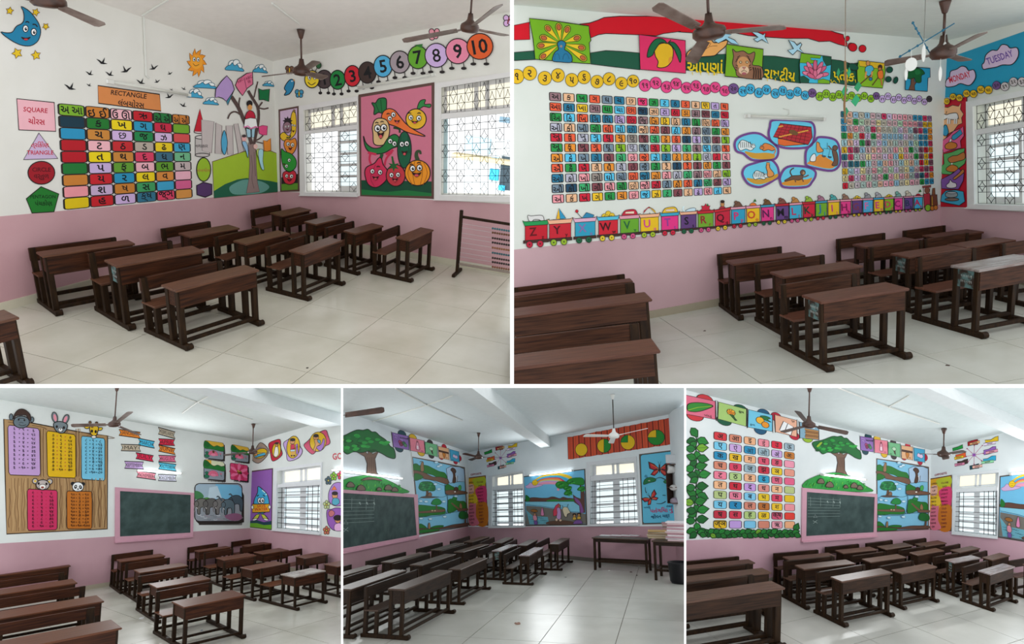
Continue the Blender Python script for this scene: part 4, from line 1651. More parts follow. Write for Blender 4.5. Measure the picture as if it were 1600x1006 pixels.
class Art:
    """one painted figure on a wall"""
    STEP = 0.00022

    def __init__(self, wall, name, label=None, T=None, parent=None, base=.005, group=False):
        self.wall, self.name, self.label, self.base = wall, name, label, base
        self.T = T or (lambda x, y: (x, y))
        self.n = 0
        self.v, self.f, self.i, self.mats = [], [], [], []
        self.parent = parent
        self.group = group
        self.obj = None
        if group:
            self.obj = bpy.data.objects.new(name, None)
            COL.objects.link(self.obj)
            self.obj.parent = parent or wall.obj
            if label:
                self.obj['label'] = label

    def sub(self, name='cell', label=None, up=0):
        a = Art(self.wall, name, label, self.T, self.obj, self.base + self.STEP * up)
        return a

    def _mi(self, hx):
        m = paint(brighter(hx), .55, .05)
        if m not in self.mats:
            self.mats.append(m)
        return self.mats.index(m)

    def raw(self, pts, faces, hx):
        off = self.base + self.n * self.STEP
        b = len(self.v)
        for p in pts:
            self.v.append(self.wall.at(*self.T(*p), off))
        mi = self._mi(hx)
        for q in faces:
            self.f.append(tuple(b + k for k in q))
            self.i.append(mi)

    def poly(self, hx, pts, ol=0, olc=INK):
        if hx:
            self.raw(pts, [tuple(range(len(pts)))], hx)
            self.n += 1
        if ol:
            self.line(olc, ol * 1.35, pts, True)
        return self

    def blob(self, hx, pts, ol=0, olc=INK, n=4):
        return self.poly(hx, smooth(pts, True, n), ol, olc)

    def ell(self, hx, cx, cy, rx, ry=None, rot=0, ol=0, olc=INK, n=18):
        ry = rx if ry is None else ry
        c, s = math.cos(math.radians(rot)), math.sin(math.radians(rot))
        pts = []
        for k in range(n):
            t = 2 * math.pi * k / n
            x, y = rx * math.cos(t), ry * math.sin(t)
            pts.append((cx + x * c - y * s, cy + x * s + y * c))
        return self.poly(hx, pts, ol, olc)

    def line(self, hx, w, pts, closed=False, sm=0):
        if sm:
            pts = smooth(pts, closed, sm)
        N = len(pts)
        vs = []
        ws = w if isinstance(w, (list, tuple)) else None
        for i, p in enumerate(pts):
            a = pts[(i - 1) % N] if closed or i else p
            b = pts[(i + 1) % N] if closed or i < N - 1 else p
            dx, dy = b[0] - a[0], b[1] - a[1]
            L = math.hypot(dx, dy) or 1
            hw = (ws[0] + (ws[1] - ws[0]) * i / max(1, N - 1) if ws else w) / 2
            nx, ny = -dy / L * hw, dx / L * hw
            vs += [(p[0] + nx, p[1] + ny), (p[0] - nx, p[1] - ny)]
        fs = []
        for i in range(N if closed else N - 1):
            j = (i + 1) % N
            fs.append((2 * i, 2 * i + 1, 2 * j + 1, 2 * j))
        self.raw(vs, fs, hx)
        self.n += 1
        return self

    def text(self, hx, s, cx, cy, size, rot=0, sx=1.0, bold=True, width=None):
        v, f, w = glyphs(s, bold)
        if not v:
            return self
        if width:
            sx = min(1.25, width / (w * size))
        c, q = math.cos(math.radians(rot)), math.sin(math.radians(rot))
        pts = []
        for a, b in v:
            x, y = a * size * sx, -b * size
            pts.append((cx + x * c - y * q, cy + x * q + y * c))
        self.raw(pts, f, hx)
        self.n += 1
        return self

    def eye(self, cx, cy, r, ry=None, look=(.15, .1)):
        ry = ry or r * 1.15
        self.ell('f0eeea', cx, cy, r, ry, ol=r * .22)
        self.ell('15151a', cx + r * look[0], cy + ry * look[1], r * .5, ry * .5, n=10)
        self.ell('f4f4f4', cx + r * (look[0] + .15), cy + ry * (look[1] - .2), r * .16, ry * .16, n=6)
        return self

    def smile(self, cx, cy, w, h, hx='7a1a24'):
        self.blob('2a1214', [(cx - w, cy - h * .3), (cx, cy), (cx + w, cy - h * .3), (cx + w * .55, cy + h * .6), (cx, cy + h), (cx - w * .55, cy + h * .6)])
        self.ell(hx, cx, cy + h * .55, w * .45, h * .32, n=10)
        return self

    def build(self):
        if not self.v:
            return self.obj
        o = mesh_obj(self.name, self.v, self.f, self.mats, self.parent or self.wall.obj, self.i)
        if self.label:
            o['label'] = self.label
        if self.obj is None:
            self.obj = o
        return o


def star_pts(cx, cy, r, n=5, k=.45, rot=-90):
    return [(cx + (r if i % 2 == 0 else r * k) * math.cos(math.radians(rot + i * 180 / n)),
             cy + (r if i % 2 == 0 else r * k) * math.sin(math.radians(rot + i * 180 / n))) for i in range(2 * n)]


def roundrect(x0, y0, x1, y1, r, n=2):
    pts = []
    for cx, cy, a in ((x1 - r, y0 + r, -90), (x1 - r, y1 - r, 0), (x0 + r, y1 - r, 90), (x0 + r, y0 + r, 180)):
        for k in range(n + 1):
            t = math.radians(a + 90 * k / n)
            pts.append((cx + r * math.cos(t), cy + r * math.sin(t)))
    return pts


GUJ = '૦૧૨૩૪૫૬૭૮૯'


def guj(n):
    return ''.join(GUJ[int(ch)] for ch in str(n))


def letter_chart(wall, name, label, quad, cols, rows, colors, letters, gap=(.06, .1), skew=.0, ol=.04, rad=.12, size=.62, asp=1.0):
    """painted chart of coloured cells; drawn square-on in cell units, then laid on the wall"""
    T = homography([(0, 0), (cols, 0), (cols, rows), (0, rows)], quad)
    g = Art(wall, name, label, T, group=True)
    gx, gy = gap
    for j in range(rows):
        for i in range(cols):
            c = colors[j][i]
            a = g.sub('chart_cell')
            x0, y0, x1, y1 = i + gx, j + gy, i + 1 - gx, j + 1 - gy
            a.poly(c, roundrect(x0, y0, x1, y1, rad), ol, '2a2320')
            s = letters[j][i]
            if s:
                dark = sum(rgb(c)[:3]) < .12
                a.text('0d0d10' if not dark else '5a544e', s, (x0 + x1) / 2, (y0 + y1) / 2, size, bold=True, width=min(.8, glyphs(s, True)[2] * size / asp))
            a.build()
    return g
# ------------------------------------------------------------------ paintings of the number caterpillar room
L1, R1 = WL[1], WR[1]
A1 = crop(0, 0, 3.3525)
a = Art(L1, 'painted_moon', 'smiling blue crescent moon painted at the top left', crop(0, 0, 9.143))
a.blob('1a7499', [(300, 92), (380, 130), (450, 190), (520, 280), (560, 350), (580, 430), (575, 500), (545, 580), (490, 630), (430, 655), (360, 655), (290, 640),
                  (200, 600), (120, 550), (60, 505), (10, 455), (60, 465), (120, 470), (170, 462), (200, 430), (215, 400), (250, 365), (300, 345), (335, 305), (345, 250), (340, 190), (325, 140)], 9, n=2)
a.eye(365, 410, 38, 50).eye(483, 457, 38, 50)
a.line(INK, 16, [(365, 320), (390, 308), (418, 325)], sm=3).line(INK, 16, [(465, 350), (505, 350), (535, 385)], sm=3)
a.smile(370, 540, 68, 42, 'b3303a')
a.build()
for i, (x, y, r) in enumerate([(140, 155, 58), (512, 175, 58), (655, 378, 52), (245, 760, 80), (515, 790, 72)]):
    s = Art(L1, 'painted_star', 'small yellow star painted near the moon', crop(0, 0, 9.143))
    s.poly('d2b01c', star_pts(x, y, r, 5, .5, -80 + 13 * i), 8, '5a3a2a').build()
g = Art(L1, 'bird_flock', 'flock of small black birds painted above the rectangle sign', A1, group=True)
for x, y, w, fl in [(535, 325, 30, 1), (575, 388, 24, 1), (660, 368, 30, -1), (805, 355, 26, -1), (890, 385, 15, -1), (470, 385, 22, 1), (467, 446, 14, 1), (368, 458, 32, 1),
                    (738, 430, 25, 1), (823, 427, 17, -1), (963, 465, 14, 1), (887, 505, 24, -1), (960, 552, 20, 1), (898, 470, 10, 1)]:
    b = g.sub('bird')
    P = [(-1.0, -.55), (-.45, -.35), (-.05, -.02), (.15, -.3), (.5, -.85), (.38, -.2), (.3, .08), (.95, .3), (.25, .38), (-.2, .32), (-.55, -.1)]
    b.poly('17171a', [(x + px * w * fl, y + py * w) for px, py in P]).build()
a = Art(L1, 'rectangle_sign', 'orange painted rectangle with its name in English and Gujarati', A1)
a.poly('c47b45', [(513, 448), (836, 494), (844, 582), (516, 541)], 4)
a.text('2a1a14', 'RECTANGLE', 675, 494, 34, 7).text('2a1a14', 'લંબચોરસ', 688, 540, 40, 7).build()
a = Art(L1, 'square_sign', 'pink painted square with its name in red', A1)
a.poly('d6a2ab', [(88, 517), (284, 537), (292, 688), (99, 680)], 4)
a.text('a8243a', 'SQUARE', 186, 578, 34, 4).text('a8243a', 'ચોરસ', 192, 632, 42, 4).build()
a = Art(L1, 'triangle_sign', 'lilac painted triangle with its name in red', A1)
a.poly('b6a2bf', [(204, 697), (303, 830), (124, 836)], 4)
a.text('b02a3a', 'ત્રિકોણ', 210, 760, 32).text('b02a3a', 'TRIANGLE', 211, 799, 30).build()
a = Art(L1, 'circle_sign', 'dark red painted circle with faint lettering', A1)
a.ell('8e1622', 217, 905, 70, 60, ol=4, n=28).text('4a0c14', 'CIRCLE', 217, 888, 30).text('4a0c14', 'વર્તુળ', 217, 928, 34).build()
a = Art(L1, 'pentagon_sign', 'green painted pentagon with dark lettering', A1)
a.poly('1d6b26', [(138, 1041), (215, 978), (308, 1016), (283, 1109), (168, 1116)], 4)
a.text('0c2a12', 'PENTAGON', 225, 1030, 25).text('0c2a12', 'પંચકોણ', 228, 1064, 32).build()

cols1 = ['6f9d28 b8702a d9a5ae b01a25 1d6b35 b87230', '12303f 1c6b28 d8bf16 2689ab b8243f 6a9a28', '2583ab b87a35 bfa3cb 1d7a45 c3a8cb c44a4a',
         'a51622 dba5ae b3262c a79b90 d8bc1e 3a95b8', 'a51622 d8c014 b87a35 c83a5a 3a6478 68a880', '1c6b2e b8a0c8 5a8f2e d9a3ae 5a8f2a b5a5a5',
         'b8742f b81f2a 2685ab d8bf18 c8803a dba3b3', 'd98a92 b9a0c0 b8752f 3a9058 3a95bb c85a85', 'ccb013 b82028 bfa3cb 2f6a82 d04060 c98a45']
let1 = ['અ આ|ઇ ઈ|ઉ ઊ|ઋ|એ ઐ|ઓ ઔ', '|ક|ખ|ગ|ઘ|', '|ચ|છ|જ|ઝ|', '|ટ|ઠ|ડ|ઢ|ણ', '|ત|થ|દ|ધ|ન', '|પ|ફ|બ|ભ|મ', '|ય|ર|લ|વ|', '|શ|ષ|સ||', '|હ|ળ|ક્ષ|જ્ઞ|']
letter_chart(L1, 'letter_chart', 'chart of coloured cells with Gujarati letters, six columns wide', [A1(301, 540), A1(992, 605), A1(1009, 1035), A1(334, 1100)],
             6, 9, [r.split() for r in cols1], [r.split('|') for r in let1], (.025, .025), ol=.05, rad=.13, size=.95, asp=1.9)
T1 = crop(280, 70, 4.19)
a = Art(L1, 'painted_sun', 'orange painted sun with a face and wavy rays', T1)
P = []
for i in range(30):
    t = 2 * math.pi * i / 30
    r = (96, 60, 72)[i % 3]
    P.append((115 + r * .68 * math.cos(t + (.12 if i % 3 == 0 else 0)), 118 + r * math.sin(t + (.12 if i % 3 == 0 else 0))))
a.poly('dc8a24', P, 3, '7a4a1a').ell('e29a2e', 113, 112, 40, 46)
a.eye(98, 95, 10, 14).eye(124, 97, 10, 14).line(INK, 3, [(90, 122), (108, 138), (130, 128)], sm=3).build()
for x, y, w, h in [(362, 140, 120, 75), (170, 262, 150, 55), (102, 322, 105, 60), (207, 372, 100, 48), (530, 160, 95, 55), (585, 257, 75, 35)]:
    c = Art(L1, 'painted_cloud', 'small blue and white painted cloud', T1)
    for k, (dx, dy, r) in enumerate([(-.1, -.15, .34), (.1, -.3, .26), (.25, 0, .24)]):
        c.ell('dfe8ea', x + dx * w, y + dy * h, r * w * .7, r * h * 1.1, ol=3, olc='3a5a6a', n=12)
    c.blob('3f98bd', [(x - w * .5, y + h * .3), (x - w * .4, y), (x - w * .22, y - h * .12), (x - w * .12, y - h * .3), (x, y - h * .05), (x + w * .15, y - h * .15), (x + w * .25, y + h * .12),
                      (x + w * .42, y + h * .2), (x + w * .5, y + h * .45), (x, y + h * .38)], 3, '2a4a5a').build()
a = Art(L1, 'cone_sign', 'red painted cone', A1)
a.ell('c9b8b8', 1046, 690, 30, 9, ol=3).poly('b3192c', [(1047, 570), (1076, 690), (1017, 688)], 3).build()
a = Art(L1, 'cylinder_sign', 'grey painted cylinder', A1)
a.poly('b3adaa', [(1023, 718), (1098, 722), (1098, 812), (1023, 808)], 3).ell('c4bfbc', 1060, 719, 38, 10, ol=3).ell('b3adaa', 1060, 812, 38, 10, ol=3)
a.text('4a4444', 'નળાકાર', 1055, 765, 24).build()
Art(L1, 'ellipse_sign', 'lime green painted ellipse', A1).ell('8cae2a', 1067, 888, 37, 62, ol=4).text('a06a3a', 'લંબગોળ', 1067, 890, 22).build()
Art(L1, 'hexagon_sign', 'dark purple painted hexagon', A1).poly('4f3560', [(1030, 972), (1065, 955), (1110, 965), (1110, 1018), (1075, 1033), (1032, 1020)], 4).build()
a = Art(L1, 'tree_mural', 'painted story tree with a reading child, books and green hill', T1)
a.poly('97b42c', [(218, 765), (435, 695), (600, 695), (652, 716), (652, 962), (228, 1003)], 4, '6a4a3a')
a.poly('1f5a42', [(226, 958), (300, 912), (380, 882), (440, 872), (520, 880), (600, 892), (652, 903), (652, 962), (228, 1003)])
a.blob('5f9288', [(330, 930), (400, 890), (460, 882), (540, 895), (590, 930), (540, 968), (430, 980), (350, 975)])
for q in ([(145, 490), (228, 503), (212, 708), (150, 693)], [(240, 510), (280, 530), (275, 715), (235, 710)], [(306, 530), (350, 528), (354, 715), (318, 720)], [(358, 520), (385, 515), (422, 695), (388, 710)]):
    a.poly('b6acaa', q, 3, '7a6f70')
a.blob('4a9cc0', [(296, 560), (316, 640), (300, 718), (280, 690), (276, 620)], 3)
a.poly('8a7370', [(452, 640), (497, 640), (502, 700), (505, 800), (512, 900), (526, 962), (440, 972), (456, 880), (462, 780), (457, 700)], 2, '5a4644')
for q in ([(470, 720), (480, 800), (476, 880), (490, 940)], [(490, 700), (494, 780), (500, 860)]):
    a.line('6a5654', 4, q, sm=3)
for w, q in ((24, [(475, 650), (445, 550), (418, 480), (388, 410), (342, 338)]), (10, [(418, 470), (370, 438), (335, 450), (318, 485)]), (9, [(395, 415), (392, 380), (398, 345)]),
             (18, [(490, 650), (508, 560), (520, 480), (515, 410), (480, 350), (452, 300)]), (10, [(515, 415), (545, 375)]), (9, [(520, 412), (555, 420), (585, 413)]),
             (8, [(490, 345), (500, 300), (515, 240)]), (9, [(492, 630), (525, 615), (550, 592)]), (7, [(495, 632), (548, 645)])):
    a.line('4f3d3a', w, q, sm=3)
a.poly('a98cc0', [(235, 345), (240, 290), (275, 240), (312, 202), (345, 240), (362, 292), (345, 320), (310, 370), (285, 350), (258, 342)], 4)
a.poly('3a7f96', [(362, 292), (345, 320), (310, 370), (318, 395), (345, 330)], 3)
a.poly('d06a8a', [(368, 265), (385, 225), (410, 210), (440, 188), (480, 180), (483, 258), (445, 285), (415, 333), (385, 295)], 4)
a.line('7a2a4a', 4, [(425, 215), (440, 285)]).text('8a2a4a', 'ABC', 400, 235, 22, -35).text('8a2a4a', 'ABC', 455, 215, 24, -25).text('8a2a4a', 'III', 458, 240, 26, -15)
a.poly('0f6a3a', [(520, 285), (545, 298), (592, 290), (586, 372), (552, 358), (525, 362)], 4)
a.poly('d84a80', [(520, 537), (545, 528), (578, 532), (574, 590), (545, 590), (524, 580)], 3, '8a2a50')
a.poly('df8a34', [(552, 625), (575, 632), (598, 612), (601, 690), (575, 698), (556, 692)], 3, '8a4a1a')
a.ell('1f1a1c', 461, 385, 20, 22).ell('cf9050', 463, 410, 15, 19).blob('b5203a', [(440, 450), (462, 430), (490, 445), (495, 485), (435, 485)], 3)
a.poly('eee8e8', [(430, 488), (466, 478), (505, 484), (513, 535), (470, 548), (424, 535)], 3).line('d070a0', 9, [(422, 540), (450, 532), (470, 548), (500, 536), (515, 540)])
a.poly('9ac0d0', [(438, 548), (468, 555), (470, 605), (445, 605)], 3).poly('9ac0d0', [(474, 552), (498, 548), (492, 605), (474, 605)], 3)
a.ell('d8a0a0', 425, 615, 15, 20).ell('3a3032', 425, 597, 14, 10).blob('8ab0d0', [(412, 640), (438, 636), (452, 690), (450, 740), (438, 700)], 2)
a.ell('d8b0a8', 500, 665, 14, 16).blob('c8d870', [(508, 690), (535, 685), (545, 720), (520, 740)], 2).blob('a0cdd8', [(520, 690), (550, 690), (548, 760), (556, 815), (540, 812), (522, 750)], 2)
a.build()
# right wall
T2 = crop(430, 150, 6.286)
a = Art(R1, 'fruit_panel', 'narrow brown-framed painted panel of stacked smiling fruits', T2)
a.poly('5a403a', [(32, 133), (232, 97), (240, 938), (48, 942)]).poly('c1a6c0', [(48, 150), (215, 118), (223, 920), (60, 930)])
a.poly('2a2a24', [(60, 800), (222, 765), (223, 920), (60, 930)]).poly('5a8a2c', [(62, 865), (222, 855), (222, 918), (62, 928)])
a.blob('d6b02a', [(165, 165), (190, 140), (206, 210), (208, 300), (198, 370), (150, 420), (100, 442), (60, 425), (48, 385), (85, 355), (135, 392), (160, 330), (152, 230)], 5)
a.poly('8a6a3a', [(172, 150), (182, 130), (198, 138), (192, 165)], 3)
a.poly('2a2226', star_pts(122, 250, 52, 9, .6)).ell('8a6a76', 118, 308, 42, 55, ol=4).eye(104, 300, 9).eye(132, 298, 9).smile(120, 325, 14, 16)
a.eye(168, 285, 9).eye(190, 290, 9).smile(178, 340, 13, 18)
a.blob('d07e2e', [(85, 480), (105, 425), (150, 430), (195, 415), (212, 470), (195, 535), (160, 572), (115, 550)], 5).line('2a3a1a', 12, [(110, 405), (140, 410), (150, 385)], sm=3)
a.eye(127, 472, 17).eye(170, 480, 17).smile(148, 510, 20, 24)
a.blob('2c8a36', [(60, 520), (95, 545), (160, 570), (205, 630), (200, 700), (150, 740), (95, 720), (65, 640)], 5).eye(138, 630, 15).eye(112, 688, 15).smile(88, 665, 12, 14)
a.blob('bd2a3c', [(75, 760), (105, 738), (140, 748), (180, 732), (207, 770), (195, 840), (150, 868), (100, 855), (76, 810)], 5).eye(113, 785, 15).eye(160, 788, 17).smile(140, 820, 24, 22)
a.build()
a = Art(R1, 'painted_bird', 'small blue painted bird beside the caterpillar head', T1)
a.blob('2a7ca5', [(688, 285), (705, 250), (730, 226), (753, 236), (747, 280), (722, 320), (688, 330), (700, 305)], 4).poly('d8902a', [(745, 228), (755, 228), (752, 242)]).ell('f0f0f0', 738, 238, 4).build()
for (x, y, c, lab) in ((785, 320, '3a86a8', 'small blue painted butterfly under the bird'), (722, 165, '6a4a3a', 'small brown painted butterfly by the fan')):
    a = Art(R1, 'painted_butterfly', lab, T1)
    for dx, dy, r in ((-13, -12, 14), (14, -10, 14), (-10, 12, 11), (12, 13, 11)):
        a.ell(c, x + dx, y + dy, r, r * 1.1, ol=3)
    a.ell('d8b020', x, y, 5, 18, ol=2).build()
C1 = crop(400, 0, 3.3525)
for (x, y, c, lab) in ((932, 180, 'd08a98', 'small pink painted butterfly above the caterpillar'), (1322, 108, 'c9a3cf', 'lilac painted butterfly at the right end of the wall')):
    a = Art(R1, 'painted_butterfly', lab, C1)
    for dx, dy, r in ((-12, -14, 14), (16, -16, 13), (-10, 14, 15), (10, 10, 12)):
        a.ell(c, x + dx, y + dy, r, r * 1.1, ol=3)
    a.ell('7a2a3a', x, y, 4, 20, 15).build()
g = Art(R1, 'number_caterpillar', 'painted caterpillar of numbered coloured discs from 1 to 10', C1, group=True)
SEG = [(357, 415, 42, 48, '45383a', '17171a'), (427, 418, 40, 50, '1d7a3a', 0), (505, 398, 42, 55, 'bd202e', 0), (583, 380, 46, 56, '3a2c28', '17171a'), (665, 347, 48, 57, '4a9fc8', 0), (753, 325, 52, 58, '978a90', 0),
       (848, 300, 52, 60, '5c9828', 0), (945, 290, 60, 63, 'bca1cd', 0), (1057, 268, 63, 66, 'd67e98', 0), (1173, 243, 68, 68, 'cd5426', 0)]
for i, (x, y, rx, ry, c, ink) in enumerate(SEG):
    s = g.sub('segment', 'disc with the number %d' % (i + 1), up=i * 12)
    for dx in (-rx * .55, rx * .45):
        s.line(INK, 4, [(x + dx, y + ry * .8), (x + dx + 4, y + ry + 18)]).ell(INK, x + dx + 3, y + ry + 24, 10 + i * .6, 8)
    s.ell(c, x, y, rx, ry, ol=4, n=26)
    if i == 6:
        s.poly('2a6a2a', [(x - 20, y - ry - 4), (x + 25, y - ry - 10), (x + 20, y - ry + 12)])
    s.text('121214', str(i + 1), x, y, 82 + i * 2.5, -10, .95).build()
s = g.sub('head', 'yellow smiling head', up=130)
s.line(INK, 4, [(300, 375), (288, 350)]).line(INK, 4, [(310, 375), (322, 350)]).ell('2a5a35', 328, 342, 13, 17, ol=3)
s.ell('dcc02a', 293, 415, 38, 45, ol=4, n=26).eye(280, 405, 9, 13).eye(308, 403, 9, 13).line(INK, 4, [(272, 430), (290, 445), (312, 432)], sm=3).build()
T3 = crop(555, 120, 5.03)
a = Art(R1, 'vegetable_panel', 'brown-framed pink painted panel of smiling vegetables', T3)
a.poly('583e38', [(25, 140), (622, 42), (618, 960), (38, 938)]).poly('bd6a80', [(45, 160), (600, 68), (600, 938), (50, 928)])
a.poly('15442f', [(48, 812), (600, 822), (600, 938), (50, 928)]).poly('1f6b38', [(48, 885), (250, 905), (400, 890), (600, 915), (600, 938), (50, 928)])
a.blob('1c6635', [(130, 205), (160, 205), (185, 172), (240, 170), (246, 230), (238, 290), (185, 280), (148, 297), (150, 245)], 6).line('0f3a1e', 5, [(200, 180), (210, 280)]).line('0f3a1e', 5, [(160, 210), (190, 280)])
a.blob('d6672e', [(207, 310), (225, 270), (265, 250), (310, 264), (350, 310), (400, 370), (470, 420), (552, 466), (480, 456), (400, 432), (330, 395), (260, 370), (215, 348)], 6)
a.blob('2a7a3c', [(488, 245), (510, 190), (552, 180), (545, 215), (592, 215), (585, 242), (540, 232), (508, 250)], 5).ell('d4a426', 478, 332, 80, 80, ol=6, n=26)
a.blob('cdac78', [(135, 395), (155, 340), (200, 325), (250, 345), (270, 410), (260, 480), (230, 530), (180, 540), (145, 520), (140, 450)], 6)
a.blob('1e6e36', [(65, 465), (85, 520), (140, 560), (210, 548), (260, 478), (310, 452), (345, 480), (340, 540), (290, 562), (220, 600), (130, 602), (80, 552)], 6).line('1a3a1e', 16, [(350, 440), (345, 410), (300, 400)], sm=3)
a.ell('14543a', 387, 574, 54, 144, ol=6, n=26).line('0c3a26', 5, [(360, 460), (348, 600)]).line('0c3a26', 5, [(415, 460), (425, 600)])
a.line('b82a4a', 16, [(130, 700), (112, 650), (120, 600)], sm=3).line('b82a4a', 16, [(230, 700), (245, 640), (290, 590)], sm=3).line('b82a4a', 18, [(100, 595), (165, 610)]).line('b82a4a', 18, [(240, 610), (300, 575)])
a.line('1e4a2a', 26, [(200, 640), (212, 605)])
a.blob('c02c50', [(75, 760), (90, 710), (150, 680), (182, 640), (205, 640), (220, 690), (255, 740), (250, 800), (205, 850), (155, 870), (100, 842)], 6).line('8a1c38', 4, [(160, 690), (120, 790), (150, 860)], sm=3)
a.ell('b5323e', 318, 775, 75, 85, ol=6, n=26).poly('1f562a', star_pts(302, 702, 48, 6, .4)).line('1f562a', 14, [(300, 690), (290, 625)])
a.ell('d98720', 490, 755, 100, 100, ol=6, n=28)
for rx in (35, 70):
    a.line('8a4a12', 4, [(490 - rx * .6, 662), (490 - rx * 1.1, 755), (490 - rx * .6, 850)], sm=3).line('8a4a12', 4, [(490 + rx * .6, 662), (490 + rx * 1.1, 755), (490 + rx * .6, 850)], sm=3)
a.line('33422c', [34, 16], [(492, 655), (480, 620), (486, 590), (508, 585), (514, 608)], sm=3)
for x, y, r in ((272, 327, 16), (300, 297, 17), (437, 320, 17), (500, 325, 18), (175, 405, 24), (224, 400, 24), (275, 505, 17), (308, 525, 17), (367, 530, 18), (405, 525, 18), (135, 742, 16), (196, 750, 17), (285, 772, 16), (336, 770, 16), (451, 720, 21), (505, 715, 21)):
    a.eye(x, y, r)
for x, y, w, h in ((328, 345, 22, 22), (468, 350, 28, 20), (200, 445, 28, 44), (387, 590, 24, 30), (160, 788, 26, 24), (312, 803, 24, 24), (482, 758, 38, 30)):
    a.smile(x, y, w, h, 'c04a50')
for x, y in ((168, 360), (210, 352), (425, 285), (500, 285), (258, 290), (180, 705), (440, 688), (498, 675)):
    a.line(INK, 8, [(x - 12, y + 4), (x, y - 3), (x + 14, y + 3)])
a.build()
# ------------------------------------------------------------------ paintings of the alphabet train room
L2, R2 = WL[2], WR[2]
a2, b2, c2 = crop(800, 0, 5.9185), crop(1060, 0, 5.9185), crop(1330, 0, 5.9185)


def mapped(T, pts):
    return [T(*p) for p in pts]


a = Art(L2, 'flag_band', 'red, white and green painted band waving along the top of the wall')
a.poly('c20b20', mapped(a2, [(18, 235), (160, 205), (165, 365), (18, 370)]), .8)
a.poly('c20b20', mapped(a2, [(625, 222), (720, 212), (800, 185), (850, 162), (1000, 150), (1300, 150)]) + mapped(b2, [(0, 160), (200, 175), (600, 190), (965, 218), (1150, 240), (1320, 250), (1450, 300), (1525, 320), (1530, 350), (1560, 400), (1555, 430),
       (1480, 410), (1400, 380), (1300, 385), (1200, 355), (1000, 355), (850, 345), (650, 330), (500, 300), (300, 312), (150, 305), (0, 295)]) + mapped(a2, [(1560, 290), (1400, 310), (1330, 332), (1180, 322), (1000, 315), (870, 310), (800, 320), (730, 350), (700, 240)]), .9)
for T, x, y, rx, ry in ((b2, 1562, 357, 20, 25), (b2, 1592, 425, 26, 30), (c2, 15, 437, 40, 38), (c2, 105, 450, 33, 34)):
    p = T(x, y)
    a.ell('c20b20', p[0], p[1], rx / 5.92, ry / 5.92, 30, ol=.7)
G = '17503a'
a.poly(G, mapped(a2, [(18, 485), (205, 470), (215, 550), (18, 560)]), .8)
a.poly(G, mapped(a2, [(725, 490), (870, 468), (1000, 475), (1180, 490), (1185, 645), (960, 620), (730, 592)]), .8)
a.poly(G, mapped(b2, [(65, 520), (200, 515), (330, 505), (442, 500), (430, 680), (300, 668), (66, 648)]), .8)
a.poly(G, mapped(b2, [(785, 515), (900, 520), (1000, 535), (1135, 548), (1130, 770), (960, 750), (772, 712)]), .8)
a.poly(G, mapped(b2, [(1415, 548), (1500, 560), (1598, 590), (1680, 580), (1740, 600)]) + mapped(c2, [(60, 700), (50, 792), (0, 790)]) + mapped(b2, [(1500, 775), (1400, 760)]), .8)
a.build()
for s, p, sz, rot, lab in (('આપણાં', (248, 622), 150, 2, 'first'), ('રાષટીય', (940, 678), 128, 7, 'second'), ('પતીક', (1530, 690), 120, 6, 'third')):
    t = Art(L2, 'yellow_lettering', 'yellow painted Gujarati word on the green band, %s of three' % lab, b2, base=.022)
    t.text('d4b818', s, p[0], p[1], sz, rot, 1.0, width=(335, 290, 200)[('first', 'second', 'third').index(lab)])
    if lab != 'first':
        q = (965, 735) if lab == 'second' else (1440, 745)
        t.line('d4b818', [10, 5], [(q[0] - 22, q[1] + 22), (q[0], q[1]), (q[0] + 24, q[1] + 26)])
    for k in range(4):
        x = p[0] - 120 + 75 * k
        t.line('d4b818', [10, 3], [(x, p[1] + 45), (x + 6, p[1] + 75)])
    t.build()
B = .022
a = Art(L2, 'peacock_panel', 'lime green painted panel with a peacock spreading its tail', a2, base=B)
a.poly('6da41c', [(160, 170), (400, 195), (710, 240), (716, 300), (730, 375), (715, 395), (725, 590), (215, 548), (195, 360)], 6)
for x, y, rx, ry, rot in ((335, 265, 38, 52, -30), (432, 252, 26, 42, 0), (510, 275, 32, 46, 30), (598, 352, 50, 34, -10), (640, 440, 50, 30, 8), (655, 535, 50, 28, 25), (295, 350, 58, 28, 35), (272, 422, 55, 28, 5), (290, 520, 60, 30, -25)):
    dx, dy = 452 - x, 400 - y
    Ld = math.hypot(dx, dy)
    nx, ny = -dy / Ld, dx / Ld
    w = 30
    a.poly('d8b524', [(x + nx * w, y + ny * w), (x + dx * .85, y + dy * .85), (x - nx * w, y - ny * w)] + [(x - dx / Ld * 40 * math.cos(t) - nx * w * math.sin(t), y - dy / Ld * 40 * math.cos(t) - ny * w * math.sin(t)) for t in (1.0, .4, 0, -.4, -1.0)], 5)
    a.ell('b05a32', x, y, 28, 19, math.degrees(math.atan2(dy, dx)), ol=4, n=12)
a.line('b05a32', 3, [(455, 370), (452, 330)])
a.blob('1f6d92', [(378, 525), (400, 480), (430, 455), (420, 400), (455, 375), (498, 400), (485, 455), (520, 480), (552, 520), (548, 576), (455, 574), (380, 565)], 5)
a.line('16506e', 5, [(395, 555), (400, 505), (430, 500), (440, 550)], sm=3).line('16506e', 5, [(470, 550), (480, 505), (510, 500), (530, 545)], sm=3).ell('8a7a70', 455, 428, 12).build()
a = Art(L2, 'mango_panel', 'magenta painted panel with a yellow mango and leaves', base=B)
a.poly('cf2b5d', [a2(1175, 320), b2(65, 375), b2(68, 678), a2(1187, 642)], .9)
a.T = a2
a.line('1f3a1e', 12, [(1410, 440), (1440, 400), (1470, 370)])
a.blob('d4a81e', [(1320, 445), (1370, 405), (1440, 402), (1488, 450), (1485, 540), (1450, 600), (1400, 625), (1345, 620), (1352, 570), (1325, 515)], 6)
